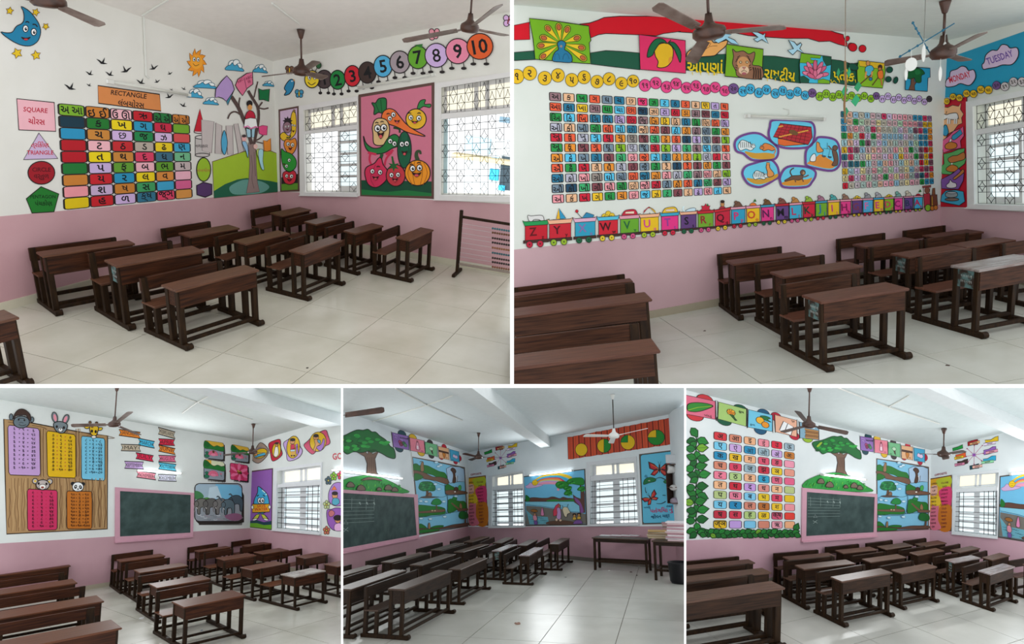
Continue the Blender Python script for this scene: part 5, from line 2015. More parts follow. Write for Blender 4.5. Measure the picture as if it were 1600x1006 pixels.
a.blob('d08a30', [(1450, 540), (1478, 520), (1480, 555), (1450, 590)])
a.blob('12603a', [(1250, 527), (1272, 430), (1330, 362), (1395, 362), (1432, 402), (1375, 395), (1318, 470), (1300, 510)], 6)
a.blob('12603a', [(1453, 395), (1505, 398), (1560, 480), (1556, 578), (1530, 520), (1495, 445)], 6).build()
a = Art(L2, 'hand_mural', 'painted open hand releasing a pale blue dove', b2, base=B)
a.blob('dd9f58', [(75, 515), (88, 480), (140, 440), (230, 382), (300, 368), (330, 395), (400, 385), (452, 372), (442, 420), (375, 480), (330, 515), (220, 525), (130, 552), (88, 540)], 6, n=3)
a.line('6a3a1a', 4, [(235, 470), (290, 430), (360, 425)], sm=3).line('6a3a1a', 4, [(270, 395), (300, 400), (285, 425)], sm=3)
a.poly('96c8de', [(330, 375), (395, 340), (340, 235), (400, 250), (432, 312), (490, 318), (460, 345), (520, 370), (560, 415), (490, 400), (440, 362), (370, 400)], 5).build()
for i, P in enumerate(([(680, 298), (735, 298), (785, 322), (805, 305), (800, 340), (832, 402), (772, 365), (730, 388), (695, 365), (738, 345)], [(1018, 370), (1072, 388), (1098, 420), (1130, 395), (1142, 410), (1122, 450), (1162, 492), (1100, 465), (1058, 508), (1010, 465), (1065, 452)])):
    Art(L2, 'painted_dove', ('pale blue painted dove flying on the red band', 'pale blue painted dove flying above the lotus')[i], b2, base=B).poly('a5cfe2', P, 6).build()
a = Art(L2, 'tiger_panel', 'lime green painted panel with a tiger', b2, base=B)
a.poly('6fa51c', [(445, 408), (785, 455), (780, 565), (772, 735), (430, 705), (440, 540)], 6)
a.blob('8a6048', [(500, 452), (535, 480), (600, 470), (650, 500), (705, 480), (702, 540), (685, 600), (770, 620), (770, 728), (560, 712), (530, 650), (500, 590), (510, 520)], 5, n=3)
a.ell('c08a58', 600, 585, 58, 62).ell('d8b898', 605, 650, 48, 40)
for s in (-1, 1):
    a.ell('d8c8a0', 605 + s * 30, 575, 12, 9, ol=4, n=10)
    for k in range(3):
        a.line('2a1c16', 6, [(600 + s * (30 + k * 12), 515 + k * 18), (600 + s * (55 + k * 8), 530 + k * 22)])
        a.line('2a1c16', 6, [(600 + s * (50 + k * 4), 610 + k * 20), (600 + s * (70 + k * 4), 600 + k * 20)])
a.poly('c07a70', [(590, 620), (625, 620), (608, 642)], 3).line(INK, 4, [(580, 665), (608, 650), (635, 665)], sm=3).ell('a05a60', 608, 680, 22, 12)
for k in range(4):
    a.line('2a1c16', 9, [(690 + k * 22, 620 + k * 4), (700 + k * 20, 660), (695 + k * 22, 725)], sm=3)
a.build()
a = Art(L2, 'lotus_panel', 'blue painted panel with a pink lotus', b2, base=B)
a.poly('3bb0ce', [(1135, 490), (1415, 525), (1412, 620), (1400, 775), (1130, 765), (1120, 600)], 5)
a.poly('6fa51c', [(1136, 492), (1325, 515), (1310, 540), (1220, 535), (1230, 555), (1290, 560), (1280, 590), (1122, 580)], 3).poly('17503a', [(1330, 515), (1415, 527), (1412, 600), (1370, 610), (1340, 560)], 3)
a.poly('17503a', [(1120, 710), (1160, 700), (1210, 735), (1205, 768), (1130, 765)], 3).poly('6fa51c', [(1290, 740), (1340, 730), (1398, 745), (1398, 774), (1290, 770)], 3)
for k, (x, y, r, rot) in enumerate(((1195, 640, 42, 40), (1335, 640, 42, -40), (1215, 615, 50, 60), (1310, 615, 50, -60), (1265, 605, 52, 90), (1190, 680, 45, 15), (1345, 690, 48, -10), (1235, 660, 48, 55), (1295, 660, 48, -55), (1265, 690, 45, 90), (1225, 700, 40, 30), (1305, 705, 40, -30))):
    a.ell(('d06a88', 'c85a7a', 'd87a98')[k % 3], x, y, r, 19, rot, ol=4, olc='6a2a3a', n=12)
a.build()
a = Art(L2, 'hockey_panel', 'painted panel with two children playing hockey on grass', c2, base=B)
a.poly('7cab1e', [(70, 560), (310, 585), (315, 670), (290, 815), (60, 795), (52, 640)], 5).poly('d0a820', [(70, 560), (310, 585), (300, 640), (80, 612)], 3)
a.ell('c88a50', 155, 585, 18, 24, ol=3).blob('4aa5c0', [(135, 620), (185, 605), (210, 640), (185, 670), (195, 710), (150, 700), (130, 670)], 4).line('c88a50', 16, [(140, 660), (130, 720)]).line('c88a50', 16, [(195, 660), (180, 730)]).line('5a3020', 10, [(185, 690), (80, 780)])
a.ell('3a2620', 268, 620, 22, 24).ell('b06a3a', 265, 640, 16, 18, ol=3).blob('d8702a', [(245, 665), (290, 650), (295, 720), (255, 725)], 4).line('5a3020', 9, [(250, 715), (195, 790)]).line('b06a3a', 14, [(275, 725), (285, 790)]).ell('2f6a9a', 180, 730, 16, ol=3).build()
a = Art(L2, 'banyan_panel', 'blue painted panel with a spreading banyan tree', c2, base=B)
a.poly('2890b4', [(545, 620), (730, 630), (730, 715), (710, 720), (705, 845), (500, 830), (505, 700), (545, 690)], 5)
a.poly('6a4a3a', [(555, 700), (580, 690), (585, 760), (615, 740), (585, 790), (590, 835), (530, 830), (550, 780)], 4)
a.blob('155a2c', [(520, 690), (545, 640), (600, 628), (650, 640), (680, 680), (650, 700), (645, 760), (600, 760), (585, 720), (550, 730), (510, 720)], 4).blob('1f7038', [(590, 650), (630, 650), (640, 680), (600, 690)]).build()
a = Art(L2, 'green_dots', 'dark green painted dots at the end of the band', c2, base=B)
for x, y, rx, ry, rot in ((355, 645, 30, 28, -30), (345, 733, 28, 26, -30), (412, 742, 20, 32, 20), (20, 618, 48, 30, 20)):
    a.ell('114a38', x, y, rx, ry, rot, ol=4)
a.build()

# number discs 1 to 63 in a wavy row round the corner
g = Art(L2, 'number_discs', 'wavy row of coloured discs with Gujarati numbers 1 to 50', group=True)
D = [(a2, x, y) for x, y in ((45, 707), (165, 677), (303, 723), (425, 697), (553, 740), (667, 715), (787, 755), (898, 730), (1012, 770), (1120, 750), (1230, 790), (1330, 768), (1430, 805), (1518, 775))]
D += [(b2, x, y) for x, y in ((75, 812), (163, 795), (255, 825), (340, 808), (430, 840), (510, 820), (597, 845), (665, 823), (745, 858), (815, 830), (897, 865), (965, 840), (1033, 872), (1102, 848), (1172, 882),
                              (1238, 860), (1308, 892), (1367, 868), (1428, 897), (1487, 875), (1545, 903))]
D += [(c2, x, y) for x, y in ((5, 885), (65, 905), (122, 887), (183, 912), (233, 887), (288, 915), (340, 890), (392, 922), (440, 900), (490, 928), (537, 908), (585, 935), (630, 913), (678, 942), (722, 915))]
for i, (T, x, y) in enumerate(D):
    n = i + 1
    c = 'd4ab1e' if n <= 10 else '6a4a80' if n in (20, 30, 40) else 'd6417e' if n < 20 else '3aa5cc' if n < 30 else '84b420' if n < 40 else '3f3a40' if n == 50 else 'bfa5d2'
    px, py = T(x, y)
    r = 11.4 - 6.6 * min(1, i / 47) ** .8
    s = g.sub('number_disc', up=(i % 2) * 6)
    s.ell(c, px, py, r * (.97 if i < 20 else .9), r, ol=.55, n=20).text('2a1c1c', guj(n), px, py, r * (1.5 if n < 11 else 1.25), 6, .85).build()
g = Art(R2, 'number_discs', 'row of yellow and grey discs with Gujarati numbers from 51', group=True)
for i, (x, y) in enumerate(((767, 940), (825, 920), (883, 937), (940, 895), (1000, 905), (1065, 865), (1130, 868), (1197, 828), (1268, 832), (1343, 790), (1420, 800), (1500, 757), (1580, 757), (1665, 715), (1750, 722))):
    n = 51 + i
    px, py = c2(x, y)
    r = 4.6 + i * .22
    s = g.sub('number_disc', up=60 + (i % 2) * 6)
    s.ell('d8912a' if i < 2 else 'd4ab1e' if n < 60 else '6a4a80' if n == 60 else 'b9b3b5', px, py, r * .95, r, ol=.55, n=20).text('2a1c1c', guj(n), px, py, r * 1.25, -12, .85).build()

# blue weekday wall
a = Art(R2, 'blue_sky_field', 'bright blue painted field with the weekday clouds')
a.poly('2290b2', [(1468.5, 95), (1600, 49), (1669, 25), (1669, 99), (1600, 122), (1545, 137), (1513, 150), (1467.5, 153)]).build()
a = Art(R2, 'monday_cloud', 'lilac painted cloud with the word MONDAY in red', c2, base=.012)
a.blob('c9b3cd', [(870, 790), (880, 740), (908, 715), (920, 660), (975, 640), (1020, 612), (1062, 622), (1085, 652), (1130, 645), (1150, 690), (1140, 740), (1090, 790), (1010, 772), (960, 795), (895, 805)], 6)
a.text('c2203a', 'MONDAY', 1003, 712, 80, -17, width=205).build()
a = Art(R2, 'tuesday_cloud', 'lilac painted cloud with the word TUESDAY in purple', c2, base=.012)
a.blob('c9b3cd', [(1210, 600), (1230, 575), (1245, 510), (1300, 465), (1350, 465), (1390, 415), (1440, 418), (1470, 445), (1530, 440), (1548, 490), (1530, 550), (1480, 598), (1400, 600), (1340, 620), (1270, 632), (1222, 640)], 6)
a.text('6a4a9a', 'TUESDAY', 1372, 530, 88, -19, width=255).build()

T4 = crop(1460, 150, 5.293)
a = Art(R2, 'milk_story_panel', 'narrow red painted panel telling the story of milk with cow, bottles and pots', T4)
a.poly('b2132a', [(30, 40), (268, 8), (280, 922), (45, 915)], 5)
a.poly('dba97c', [(45, 85), (110, 95), (150, 75), (200, 85), (222, 55), (215, 110), (242, 150), (225, 180), (230, 225), (195, 240), (160, 290), (120, 310), (85, 360), (50, 365), (60, 300), (40, 260), (50, 180)], 4)
a.blob('d8d8d8', [(68, 180), (80, 150), (100, 155), (130, 145), (180, 140), (196, 165), (190, 190), (140, 195), (105, 185), (85, 195)], 4)
for x in (112, 128, 168, 184):
    a.line('d8d8d8', 10, [(x, 185), (x - 3, 230)]).line(INK, 3, [(x + 6, 190), (x + 3, 230)])
a.line(INK, 4, [(80, 152), (78, 125)]).line(INK, 4, [(95, 150), (102, 125)]).line(INK, 4, [(195, 160), (202, 195)]).line(INK, 8, [(40, 245), (65, 225), (75, 210)])
a.blob('2f8fb5', [(65, 290), (75, 260), (85, 240), (100, 242), (108, 262), (116, 300), (100, 328), (78, 325)], 4)
a.poly('cf5a88', [(50, 380), (120, 330), (160, 290), (210, 270), (240, 252), (245, 330), (215, 370), (220, 430), (130, 450), (75, 470)], 4)
a.poly('2f8fb5', [(150, 325), (172, 310), (215, 275), (232, 310), (185, 350), (160, 365), (140, 350)], 4).poly('e8e8ee', [(130, 350), (145, 365), (132, 390), (118, 388)], 3)
a.blob('c0762e', [(90, 405), (130, 380), (180, 392), (182, 425), (140, 440), (95, 435)], 4)
a.poly('58a55e', [(75, 480), (140, 465), (200, 440), (252, 432), (242, 475), (262, 520), (250, 560), (200, 600), (130, 650), (65, 645), (40, 600), (80, 560)], 4)
a.blob('b0703a', [(112, 520), (150, 495), (190, 490), (245, 465), (252, 518), (195, 540), (135, 552)], 4).poly('e8e8ee', [(138, 555), (150, 555), (150, 580), (138, 580)])
a.blob('c0762e', [(100, 595), (145, 568), (190, 585), (190, 615), (150, 628), (104, 618)], 4)
a.poly('784e98', [(55, 690), (150, 640), (200, 600), (245, 640), (238, 700), (200, 770), (120, 770), (60, 765)], 4)
a.blob('b0703a', [(155, 680), (200, 640), (235, 605), (245, 630), (205, 665), (170, 690)], 4)
a.blob('d0cdd2', [(100, 735), (122, 715), (130, 690), (148, 712), (178, 722), (180, 752), (140, 762), (104, 755)], 4)
a.poly('3a9fc2', [(60, 820), (95, 782), (180, 778), (240, 790), (245, 830), (252, 872), (205, 905), (100, 885), (52, 872)], 4)
a.blob('8a9498', [(95, 800), (140, 788), (186, 800), (186, 830), (140, 840), (97, 832)], 4).ell('a5b0b4', 142, 800, 42, 9, ol=3).ell('7a6a62', 145, 855, 58, 13, ol=4).build()

# letter charts
PAL = dict(m='8a6a70', p='d8aa85', g='1f8a40', o='d85535', s='6a7f8f', t='1f6f90', k='d8306a', b='4fb5d8', y='dcb322', l='b098c8', r='bf1a32', n='15405a', e='d5852a', a='8a8078', w='a8a8b8',
           d='7a4048', i='dd9098', v='7cac1c', q='35a065')
rows2 = ['mpgostpkgbtopylo', 'otymgbonplremdtr', 'gbottlrmeyptgpol', 'wpsgobtpodbemsge', 'rowbreadqeonlsdv', 'gedosvwsrvlqmbso', 'ebstdqiobteevwri', 'ogrpewdsgpnodegd', 'twiabsoteiwqmipv', 'snqdigpirseotqdl', 'iprygeibyqdplibp']
cons = 'ક ખ ગ ઘ ચ છ જ ઝ ટ ઠ ડ ઢ ણ ત થ'.split()
mat_ = ['', 'ા', 'િ', 'ી', 'ુ', 'ૂ', 'ે', 'ૈ', 'ો', 'ૌ', 'ં']


def syll(c, m):
    return m + c if m == 'િ' else c + m


lt = [[syll('અ', m)] + [syll(c, m) for c in cons] for m in mat_]
letter_chart(L2, 'syllable_chart', 'large chart of small coloured cells with Gujarati syllables, left of the story pictures', [(856.5, 142.5), (1139, 160.5), (1143.5, 303.5), (861.5, 319)],
             16, 11, [[PAL[ch] for ch in r] for r in rows2], lt, (.09, .1), ol=.05, rad=.08, size=.78, asp=1.3)
rnd = random.Random(11)
pastel = ['d8909a', 'c9a3a8', 'b8aab0', '9ac0c8', 'a8c8a8', 'd8c890', 'c8b0d0', 'd8a890', 'b8b0a0', '88b0c8', 'e0a0b0', 'a0b8b0']  # pale tints put the glare over the chart's middle into the cell colours
vivid = ['c0305a', '1f8a40', 'd5852a', '2a85ab', '7a4a60', 'bf1a32', 'd0a51e', '8a6a90', '1f6070']
c3 = 'દ ધ ન પ ફ બ ભ મ ય ર લ વ શ સ હ ળ ક્ષ'.split()
cl3 = [[(rnd.choice(vivid) if i > 13 or i < 2 and rnd.random() < .5 or rnd.random() < .12 else rnd.choice(pastel)) for i in range(17)] for j in range(11)]
T6 = crop(1300, 130, 4.573)
letter_chart(L2, 'syllable_chart', 'large chart of small cells in glare-paled colours with Gujarati syllables, right of the story pictures', [T6(60, 196), T6(714, 231), T6(730, 722), T6(74, 760)],
             17, 11, cl3, [[syll(c, m) for c in c3] for m in mat_], (.08, .08), ol=.05, rad=.1, size=.72, asp=1.05)

# five story pictures
T5 = crop(1140, 170, 7.45)
PU, BL = '6a4080', '5fbdd8'


def blobpic(lab, P):
    a = Art(L2, 'story_picture', lab, T5, base=.012)
    a.blob(BL, P, 20, PU)
    return a


a = blobpic('painted story picture of a red roof in a purple outline', [(500, 135), (700, 132), (870, 140), (960, 165), (990, 230), (985, 330), (930, 440), (700, 460), (560, 430), (480, 370), (455, 290), (470, 210)])
a.poly('d0602a', [(562, 345), (780, 370), (912, 412), (640, 432), (566, 415)], 5).poly('a92730', [(590, 170), (950, 212), (962, 330), (915, 418), (508, 325)], 7)
for k in range(1, 5):
    a.line('5a141c', 5, [(590 - 82 * k / 5, 170 + 155 * k / 5), (950 - 35 * k / 5, 212 + 200 * k / 5)])
for k in range(1, 8):
    a.line('5a141c', 4, [(590 + 360 * k / 8, 170 + 42 * k / 8), (508 + 405 * k / 8, 325 + 90 * k / 8)])
for k in range(24):
    u, v = (k * .381 + .07) % 1, (k * .618 + .1) % 1
    a.ell('d89a40', 575 + 350 * u - 50 * v, 190 + 40 * u + 130 * v, 13, 8, 15, n=7)
a.ell('6a4a2a', 745, 275, 55, 28, 20).build()
a = blobpic('painted story picture of a white cat and an orange cat', [(60, 400), (110, 330), (240, 285), (350, 290), (430, 340), (520, 410), (565, 470), (550, 560), (480, 595), (290, 600), (220, 570), (160, 520), (80, 490)])
a.blob('c08f30', [(175, 495), (300, 515), (420, 510), (520, 530), (510, 575), (400, 588), (290, 580), (230, 555)])


def cat(x, y, rx, ry, c, fl=1, stripes=True):
    a.blob(c, [(x - rx, y), (x - rx * .6, y - ry), (x, y - ry * .9), (x + rx * .7, y - ry * .3), (x + rx, y + ry * .4), (x + rx * .6, y + ry * .9), (x, y + ry * .6), (x - rx * .7, y + ry * .9)], 5)
    hx = x + fl * rx * .95
    a.poly(c, [(hx - 14, y - 8), (hx - 12, y - 32), (hx, y - 16), (hx + 12, y - 30), (hx + 16, y - 4)], 3).ell(c, hx, y + 6, 24, 20, ol=4)
    a.ell(INK, hx - 7, y + 2, 4).ell(INK, hx + 9, y + 2, 4)
    if stripes:
        for k in range(6):
            u = -.75 + k * .26
            a.line(INK, 6, [(x + u * rx, y - ry * .75), (x + u * rx + 8, y + ry * .35)])


cat(190, 430, 92, 62, 'd4dcdc')
cat(450, 448, 78, 45, 'cf7a3c', -1, False)
a.line('cf7a3c', 12, [(520, 450), (535, 490), (515, 530)], sm=3).build()
a = blobpic('painted story picture of a striped cat and a sitting orange cat', [(150, 740), (190, 670), (300, 630), (420, 600), (495, 600), (560, 680), (572, 790), (530, 820), (430, 880), (340, 910), (230, 880), (170, 810)])
a.blob('c08f30', [(200, 805), (330, 820), (450, 800), (555, 755), (550, 800), (430, 860), (330, 880), (240, 850)])
cat(350, 775, 78, 52, 'd4dcdc')
a.blob('cf8a4a', [(425, 680), (440, 625), (465, 640), (470, 690), (515, 750), (500, 785), (445, 790), (440, 730)], 5).poly('cf8a4a', [(430, 650), (428, 620), (445, 632), (465, 622), (468, 650)], 3).build()
a = blobpic('painted story picture of a running brown monkey', [(590, 790), (640, 700), (730, 665), (900, 678), (990, 720), (1000, 780), (960, 850), (890, 910), (640, 912), (590, 845)])
a.blob('c8862e', [(610, 860), (750, 825), (900, 820), (960, 800), (930, 860), (870, 890), (660, 895)])
a.blob('6a4c3e', [(690, 805), (730, 780), (800, 775), (850, 770), (850, 810), (800, 830), (740, 822), (650, 845), (645, 830)], 5).ell('6a4c3e', 852, 742, 30, 32, ol=5).ell('a07a5a', 862, 748, 14, 18)
a.line('6a4c3e', 16, [(840, 790), (880, 790), (920, 770)], sm=3).line('6a4c3e', 14, [(760, 820), (770, 855)]).line('6a4c3e', 14, [(840, 800), (860, 850)]).line('4a342a', 14, [(730, 785), (705, 740), (720, 705), (750, 690)], sm=3).build()
a = blobpic('painted story picture of a monkey holding scales before two cats', [(1000, 370), (1040, 330), (1190, 345), (1260, 400), (1285, 520), (1280, 650), (1190, 720), (1000, 692), (900, 660), (885, 600), (892, 490), (945, 420)])
a.blob('cf8436', [(905, 630), (1010, 560), (1060, 530), (1150, 580), (1230, 640), (1200, 690), (1100, 690), (940, 650)])
a.blob('cf8a4a', [(1010, 430), (1015, 385), (1045, 400), (1055, 440), (1092, 490), (1040, 510), (1012, 490)], 5).blob('dcdcdc', [(935, 600), (950, 550), (985, 520), (1005, 550), (1000, 605), (960, 615)], 5)
a.blob('6a4c3e', [(1195, 480), (1220, 470), (1250, 510), (1265, 590), (1250, 660), (1190, 655), (1215, 600), (1200, 530)], 5).ell('6a4c3e', 1228, 455, 30, 30, ol=5).line('6a4c3e', 14, [(1205, 490), (1150, 430)]).line(INK, 4, [(1138, 395), (1138, 465)]).line(INK, 4, [(1095, 460), (1175, 470)])
a.blob('3a6a8a', [(1075, 545), (1120, 550), (1098, 562)], 4).blob('3a6a8a', [(1145, 555), (1188, 560), (1165, 572)], 4).line(INK, 3, [(1095, 462), (1080, 545)]).line(INK, 3, [(1170, 470), (1150, 555)]).build()

# the alphabet train
XS = [(820.4, 855.2), (858.4, 892), (898.7, 930), (935.5, 965.3), (969.5, 998), (1001, 1029), (1033.7, 1059.8), (1064, 1088), (1091, 1114.5), (1117.4, 1140.5), (1143, 1164), (1166.8, 1187), (1189.6, 1209), (1212.7, 1232.4),
      (1233.6, 1252.5), (1255, 1273.4), (1274.6, 1292), (1294, 1311.4), (1313.6, 1329.5), (1331.7, 1347), (1348.5, 1363.9), (1365.6, 1380.5), (1382.4, 1396.2), (1397.7, 1410.4), (1413.3, 1426.4), (1428.4, 1441.5)]
BOX = 'b31a2a b81f2e 2a93b0 c01f30 5f9a28 d8b01e d4307a 5a3a70 6a9a2a b81f38 2a93b5 dcb01e d2357f 5f3f78 3a9fc0 c0203a 6a9f2a d8b01e d43a80 5a3a78 4a9fc8 d8ae20 7aa82a d2408a 5f4080 3aa0c5'.split()
RIM = '1f8a4a dca484 d0a0b8 4fb0cc d090a0 dfa884 3a98b8 dca484 b8202e b8202e d090a0 d890a8 3a8fae b8202e d890a0 b8202e 3a8fae dca090 d890a0 d890a0 d090a0 3a98c0 d890a0 c09ab0 d890a8 d890a0'.split()
INKS = '5a0a14 4a0a14 7a6aa0 3a0a14 1f5a35 c03a80 8a3a8a 1a1420 8a1a2a 4a0a1a c0306a c0402a 5a1a4a 1a1420 b02a50 1a3a2a 2a6a9a b83a70 7a1a4a 7a3a4a c86aa0 c0407a c0405a 8a1a5a 1a3a4a b81f50'.split()
WHEEL = 'b0203a 8aa82a 1a5a3a d0b830 c04a78 9ab02a c0203a 1a5a3a c04a78 d0b030'.split()


def lerp_tab(x, tab):
    for (x0, y0), (x1, y1) in zip(tab[:-1], tab[1:]):
        if x <= x1:
            return y0 + (y1 - y0) * (x - x0) / (x1 - x0)
    return tab[-1][1]


TOPY = [(800, 352.4), (820, 351), (1117, 331), (1143, 326.5), (1313, 314), (1441, 307), (1470, 305)]
BOTY = [(800, 377.5), (820, 376), (1117, 353.5), (1143, 350), (1313, 335), (1441, 325), (1470, 322.5)]
g = Art(L2, 'alphabet_train', 'long painted train whose wagons carry the letters Z to A', base=.012, group=True)
for i, (x0, x1) in enumerate(XS):
    ch = 'ZYXWVUTSRQPONMLKJIHGFEDCBA'[i]
    s = g.sub('wagon', 'wagon %s' % ch)
    k = (x1 - x0) / 34.8
    ya, yb = lerp_tab(x0, TOPY), lerp_tab(x1, TOPY)
    za, zb = lerp_tab(x0, BOTY), lerp_tab(x1, BOTY)
    cx, cy = (x0 + x1) / 2, (ya + yb) / 2
    h = za - ya
    # small figure riding on top
    tx, ty = cx, cy - 7.5 * k
    if ch == 'Z':
        s.blob('c8c8c6', [(tx - 12, ty + 1), (tx - 13, ty - 6), (tx - 8, ty - 5), (tx + 8, ty - 6), (tx + 12, ty - 1), (tx + 11, ty + 6), (tx + 5, ty + 1), (tx - 4, ty + 1), (tx - 7, ty + 6)], .6)
    elif ch == 'Y':
        s.poly('d8a82a', [(tx - 6, ty + 2), (tx - 2, ty - 15), (tx, ty + 2)], .5).poly('2a8ab0', [(tx, ty + 2), (tx - 2, ty - 15), (tx + 9, ty + 1)], .5).poly('b81f2e', [(tx - 11, ty + 3), (tx + 13, ty + 3), (tx + 8, ty + 8), (tx - 7, ty + 8)], .5)
    elif ch == 'X':
        s.poly('2a7aa0', [(tx - 6, ty + 4), (tx + 2, ty - 6), (tx + 14, ty - 2), (tx + 10, ty + 6)], .6).line(INK, .8, [(tx - 13, ty - 6), (tx - 4, ty + 4)]).ell('b81f2e', tx - 13, ty - 8, 2.4, ol=.4, n=10)
    elif ch in 'VT':
        c = 'b81f38' if ch == 'V' else 'd8b030'
        s.blob(c, [(tx - 11, ty + 5), (tx - 9, ty - 3), (tx - 3, ty - 6), (tx + 9, ty - 6), (tx + 11, ty + 5)], .6).poly('e0c8b0', [(tx - 6, ty - 3), (tx + 7, ty - 4), (tx + 7, ty), (tx - 7, ty)], .4).ell(INK, tx - 5, ty + 5, 2, n=8).ell(INK, tx + 6, ty + 5, 2, n=8)
    elif ch == 'U':
        for q in range(6):
            t0, t1 = math.pi + math.pi * q / 6, math.pi + math.pi * (q + 1) / 6
            s.poly(('b81f2e', 'd8b030')[q % 2], [(tx - 1, ty - 9), (tx + 10 * math.cos(t0), ty + 2 + 9 * math.sin(t0)), (tx + 10 * math.cos(t1), ty + 2 + 9 * math.sin(t1))], .3)
        s.line(INK, .8, [(tx, ty), (tx + 1, ty + 8)])
    elif ch == 'S':
        s.blob('b8d0dc', [(tx - 8, ty + 3), (tx + 2, ty - 3), (tx + 11, ty - 3), (tx + 7, ty + 5), (tx - 5, ty + 6)], .5).line('c8dce4', 2, [(tx - 6, ty + 3), (tx - 9, ty - 3), (tx - 7, ty - 6)], sm=3)
    elif ch in 'OAR':
        s.ell('d8702a' if ch == 'O' else 'b81f38', tx, ty + 2, 6.5 * (k + .25), 6 * (k + .25), ol=.5, n=14).poly('2a6a2a', [(tx, ty - 4), (tx + 3, ty - 9), (tx + 5, ty - 5)], .3)
        if ch == 'R':
            s.poly('b81f38', star_pts(tx, ty, 9, 7, .6), .4)
    elif ch == 'Q':
        s.blob('a02a3a', [(tx - 6, ty + 6), (tx - 3, ty - 1), (tx + 3, ty - 1), (tx + 6, ty + 6)], .4).ell('b07a4a', tx, ty - 5, 3, 4, ol=.4, n=10).ell('2a1a14', tx, ty - 9, 3.4, 2.6, n=10)
    elif ch == 'G' or ch == 'D' or ch == 'W':
        for dx, dy in ((-5, 2), (0, -2), (5, 1), (-2, 4), (3, 5)):
            s.ell('d0b030', tx + dx * k * 1.4, ty + dy * k * 1.2, 3.6 * k + 1.2, ol=.4, n=10)
    else:
        c = {'P': '6a4a3a', 'N': '6a4a2a', 'M': '7a4a40', 'L': 'b07a40', 'K': '8aa83a', 'J': '9a6a80', 'I': '4a9a9a', 'H': '8a6a58', 'F': '8a8a90', 'E': '9a9aa0', 'C': '6a9a90', 'B': 'b8b0a0'}.get(ch, '8a7a6a')
        w = 9 * k + 1.5
        s.blob(c, [(tx - w, ty + 5), (tx - w * .7, ty - 3), (tx - w * .1, ty - 8 * (k + .2)), (tx + w * .5, ty - 4), (tx + w, ty + 4)], .5).ell(c, tx - w * .5, ty - 5, 2.6, ol=.4, n=10)
    s.poly(BOX[i], [(x0, ya), (x1, yb), (x1, zb), (x0, za)], .9)
    s.poly(RIM[i], [(x0 - 4 * k, ya - 6.5 * k), (x0, ya - 4.5 * k), (x1, yb - 4.5 * k), (x1 + 3 * k, yb - 7 * k), (x1 + .5, yb + 2.2 * k), (x0 - .5, ya + 2.2 * k)], .7)
    s.poly('3f2622', [(x0 - 3 * k, za), (x1 + 2 * k, zb), (x1 + 2 * k, zb + 4.5 * k), (x0 - 3 * k, za + 4.5 * k)], .5)
    for q in (.2, .68):
        wx, wy = x0 + (x1 - x0) * q, za + (zb - za) * q + 6.5 * k
        s.ell(WHEEL[i % 10], wx, wy, 5 * k, 5.2 * k, ol=.6, n=14).ell(INK, wx, wy, 1.2 * k, n=8)
    s.text(INKS[i], ch, x0 + (x1 - x0) * .36, (ya + za) / 2 - 1.5 * k, h * .72, -4, .95).text(INKS[i], ch.lower(), x0 + (x1 - x0) * .8, (ya + za) / 2 + h * .3, h * .34, -4)
    s.build()
s = g.sub('engine', 'steam engine at the head of the train')
s.poly('a02a3a', [T6(655, 790), T6(700, 785), T6(702, 880), T6(660, 888)], .6).poly('8a3a3a', [T6(645, 735), T6(708, 728), T6(708, 742), T6(648, 748)], .5).poly('c8b8b0', [T6(655, 748), T6(700, 743), T6(700, 786), T6(656, 790)], .5)
s.ell('7a4a3a', *T6(680, 765), 4, 5, ol=.4).poly('6a3a2a', [T6(702, 800), T6(750, 795), T6(755, 870), T6(704, 878)], .6).poly('7a4a30', [T6(715, 798), T6(720, 750), T6(735, 748), T6(738, 796)], .5)
s.poly('c89a30', [T6(712, 810), T6(718, 808), T6(720, 872), T6(713, 874)], .3).ell('7aa82a', *T6(686, 890), 4.6, 5.2, ol=.7).ell('b06a2a', *T6(716, 893), 3.2, 3.8, ol=.6).ell('b06a2a', *T6(741, 888), 3.2, 3.8, ol=.6).build()
# ------------------------------------------------------------------ paintings of the times table board room
L3, R3 = WL[3], WR[3]
T7 = crop(0, 630, 4.79)
a = Art(L3, 'times_table_board', 'large board painted like wood carrying five Gujarati times tables and animal heads', T7)
a.poly('a08058', [(28, 118), (200, 140), (400, 178), (600, 215), (805, 243), (803, 940), (50, 978), (40, 600)], 6, '2a1c14')
rnd = random.Random(5)
for k in range(46):
    x = 60 + 735 * (k + .5) / 46
    y0, y1 = (560, 960 - 35 * (x - 50) / 750) if k % 5 else (600 + 60 * rnd.random(), 930)
    pts = [(x + rnd.uniform(-7, 7), y0 + (y1 - y0) * t / 6) for t in range(7)]
    a.line(('6a4c30', '7d5c3a', 'b4956a')[k % 3], rnd.uniform(3, 6), pts, sm=3)
for x in (320, 588):
    for k in range(4):
        a.line(('6a4c30', 'b4956a')[k % 2], 4, [(x - 16 + k * 10 + rnd.uniform(-4, 4), 190 + 90 * t) for t in range(5)], sm=3)
for k in range(5):
    a.line('6a4c30', 4, [(60 + 180 * k, 140 + 25 * k), (140 + 180 * k, 152 + 27 * k), (200 + 150 * k, 175 + 22 * k)], sm=3)
a.build()
g = a
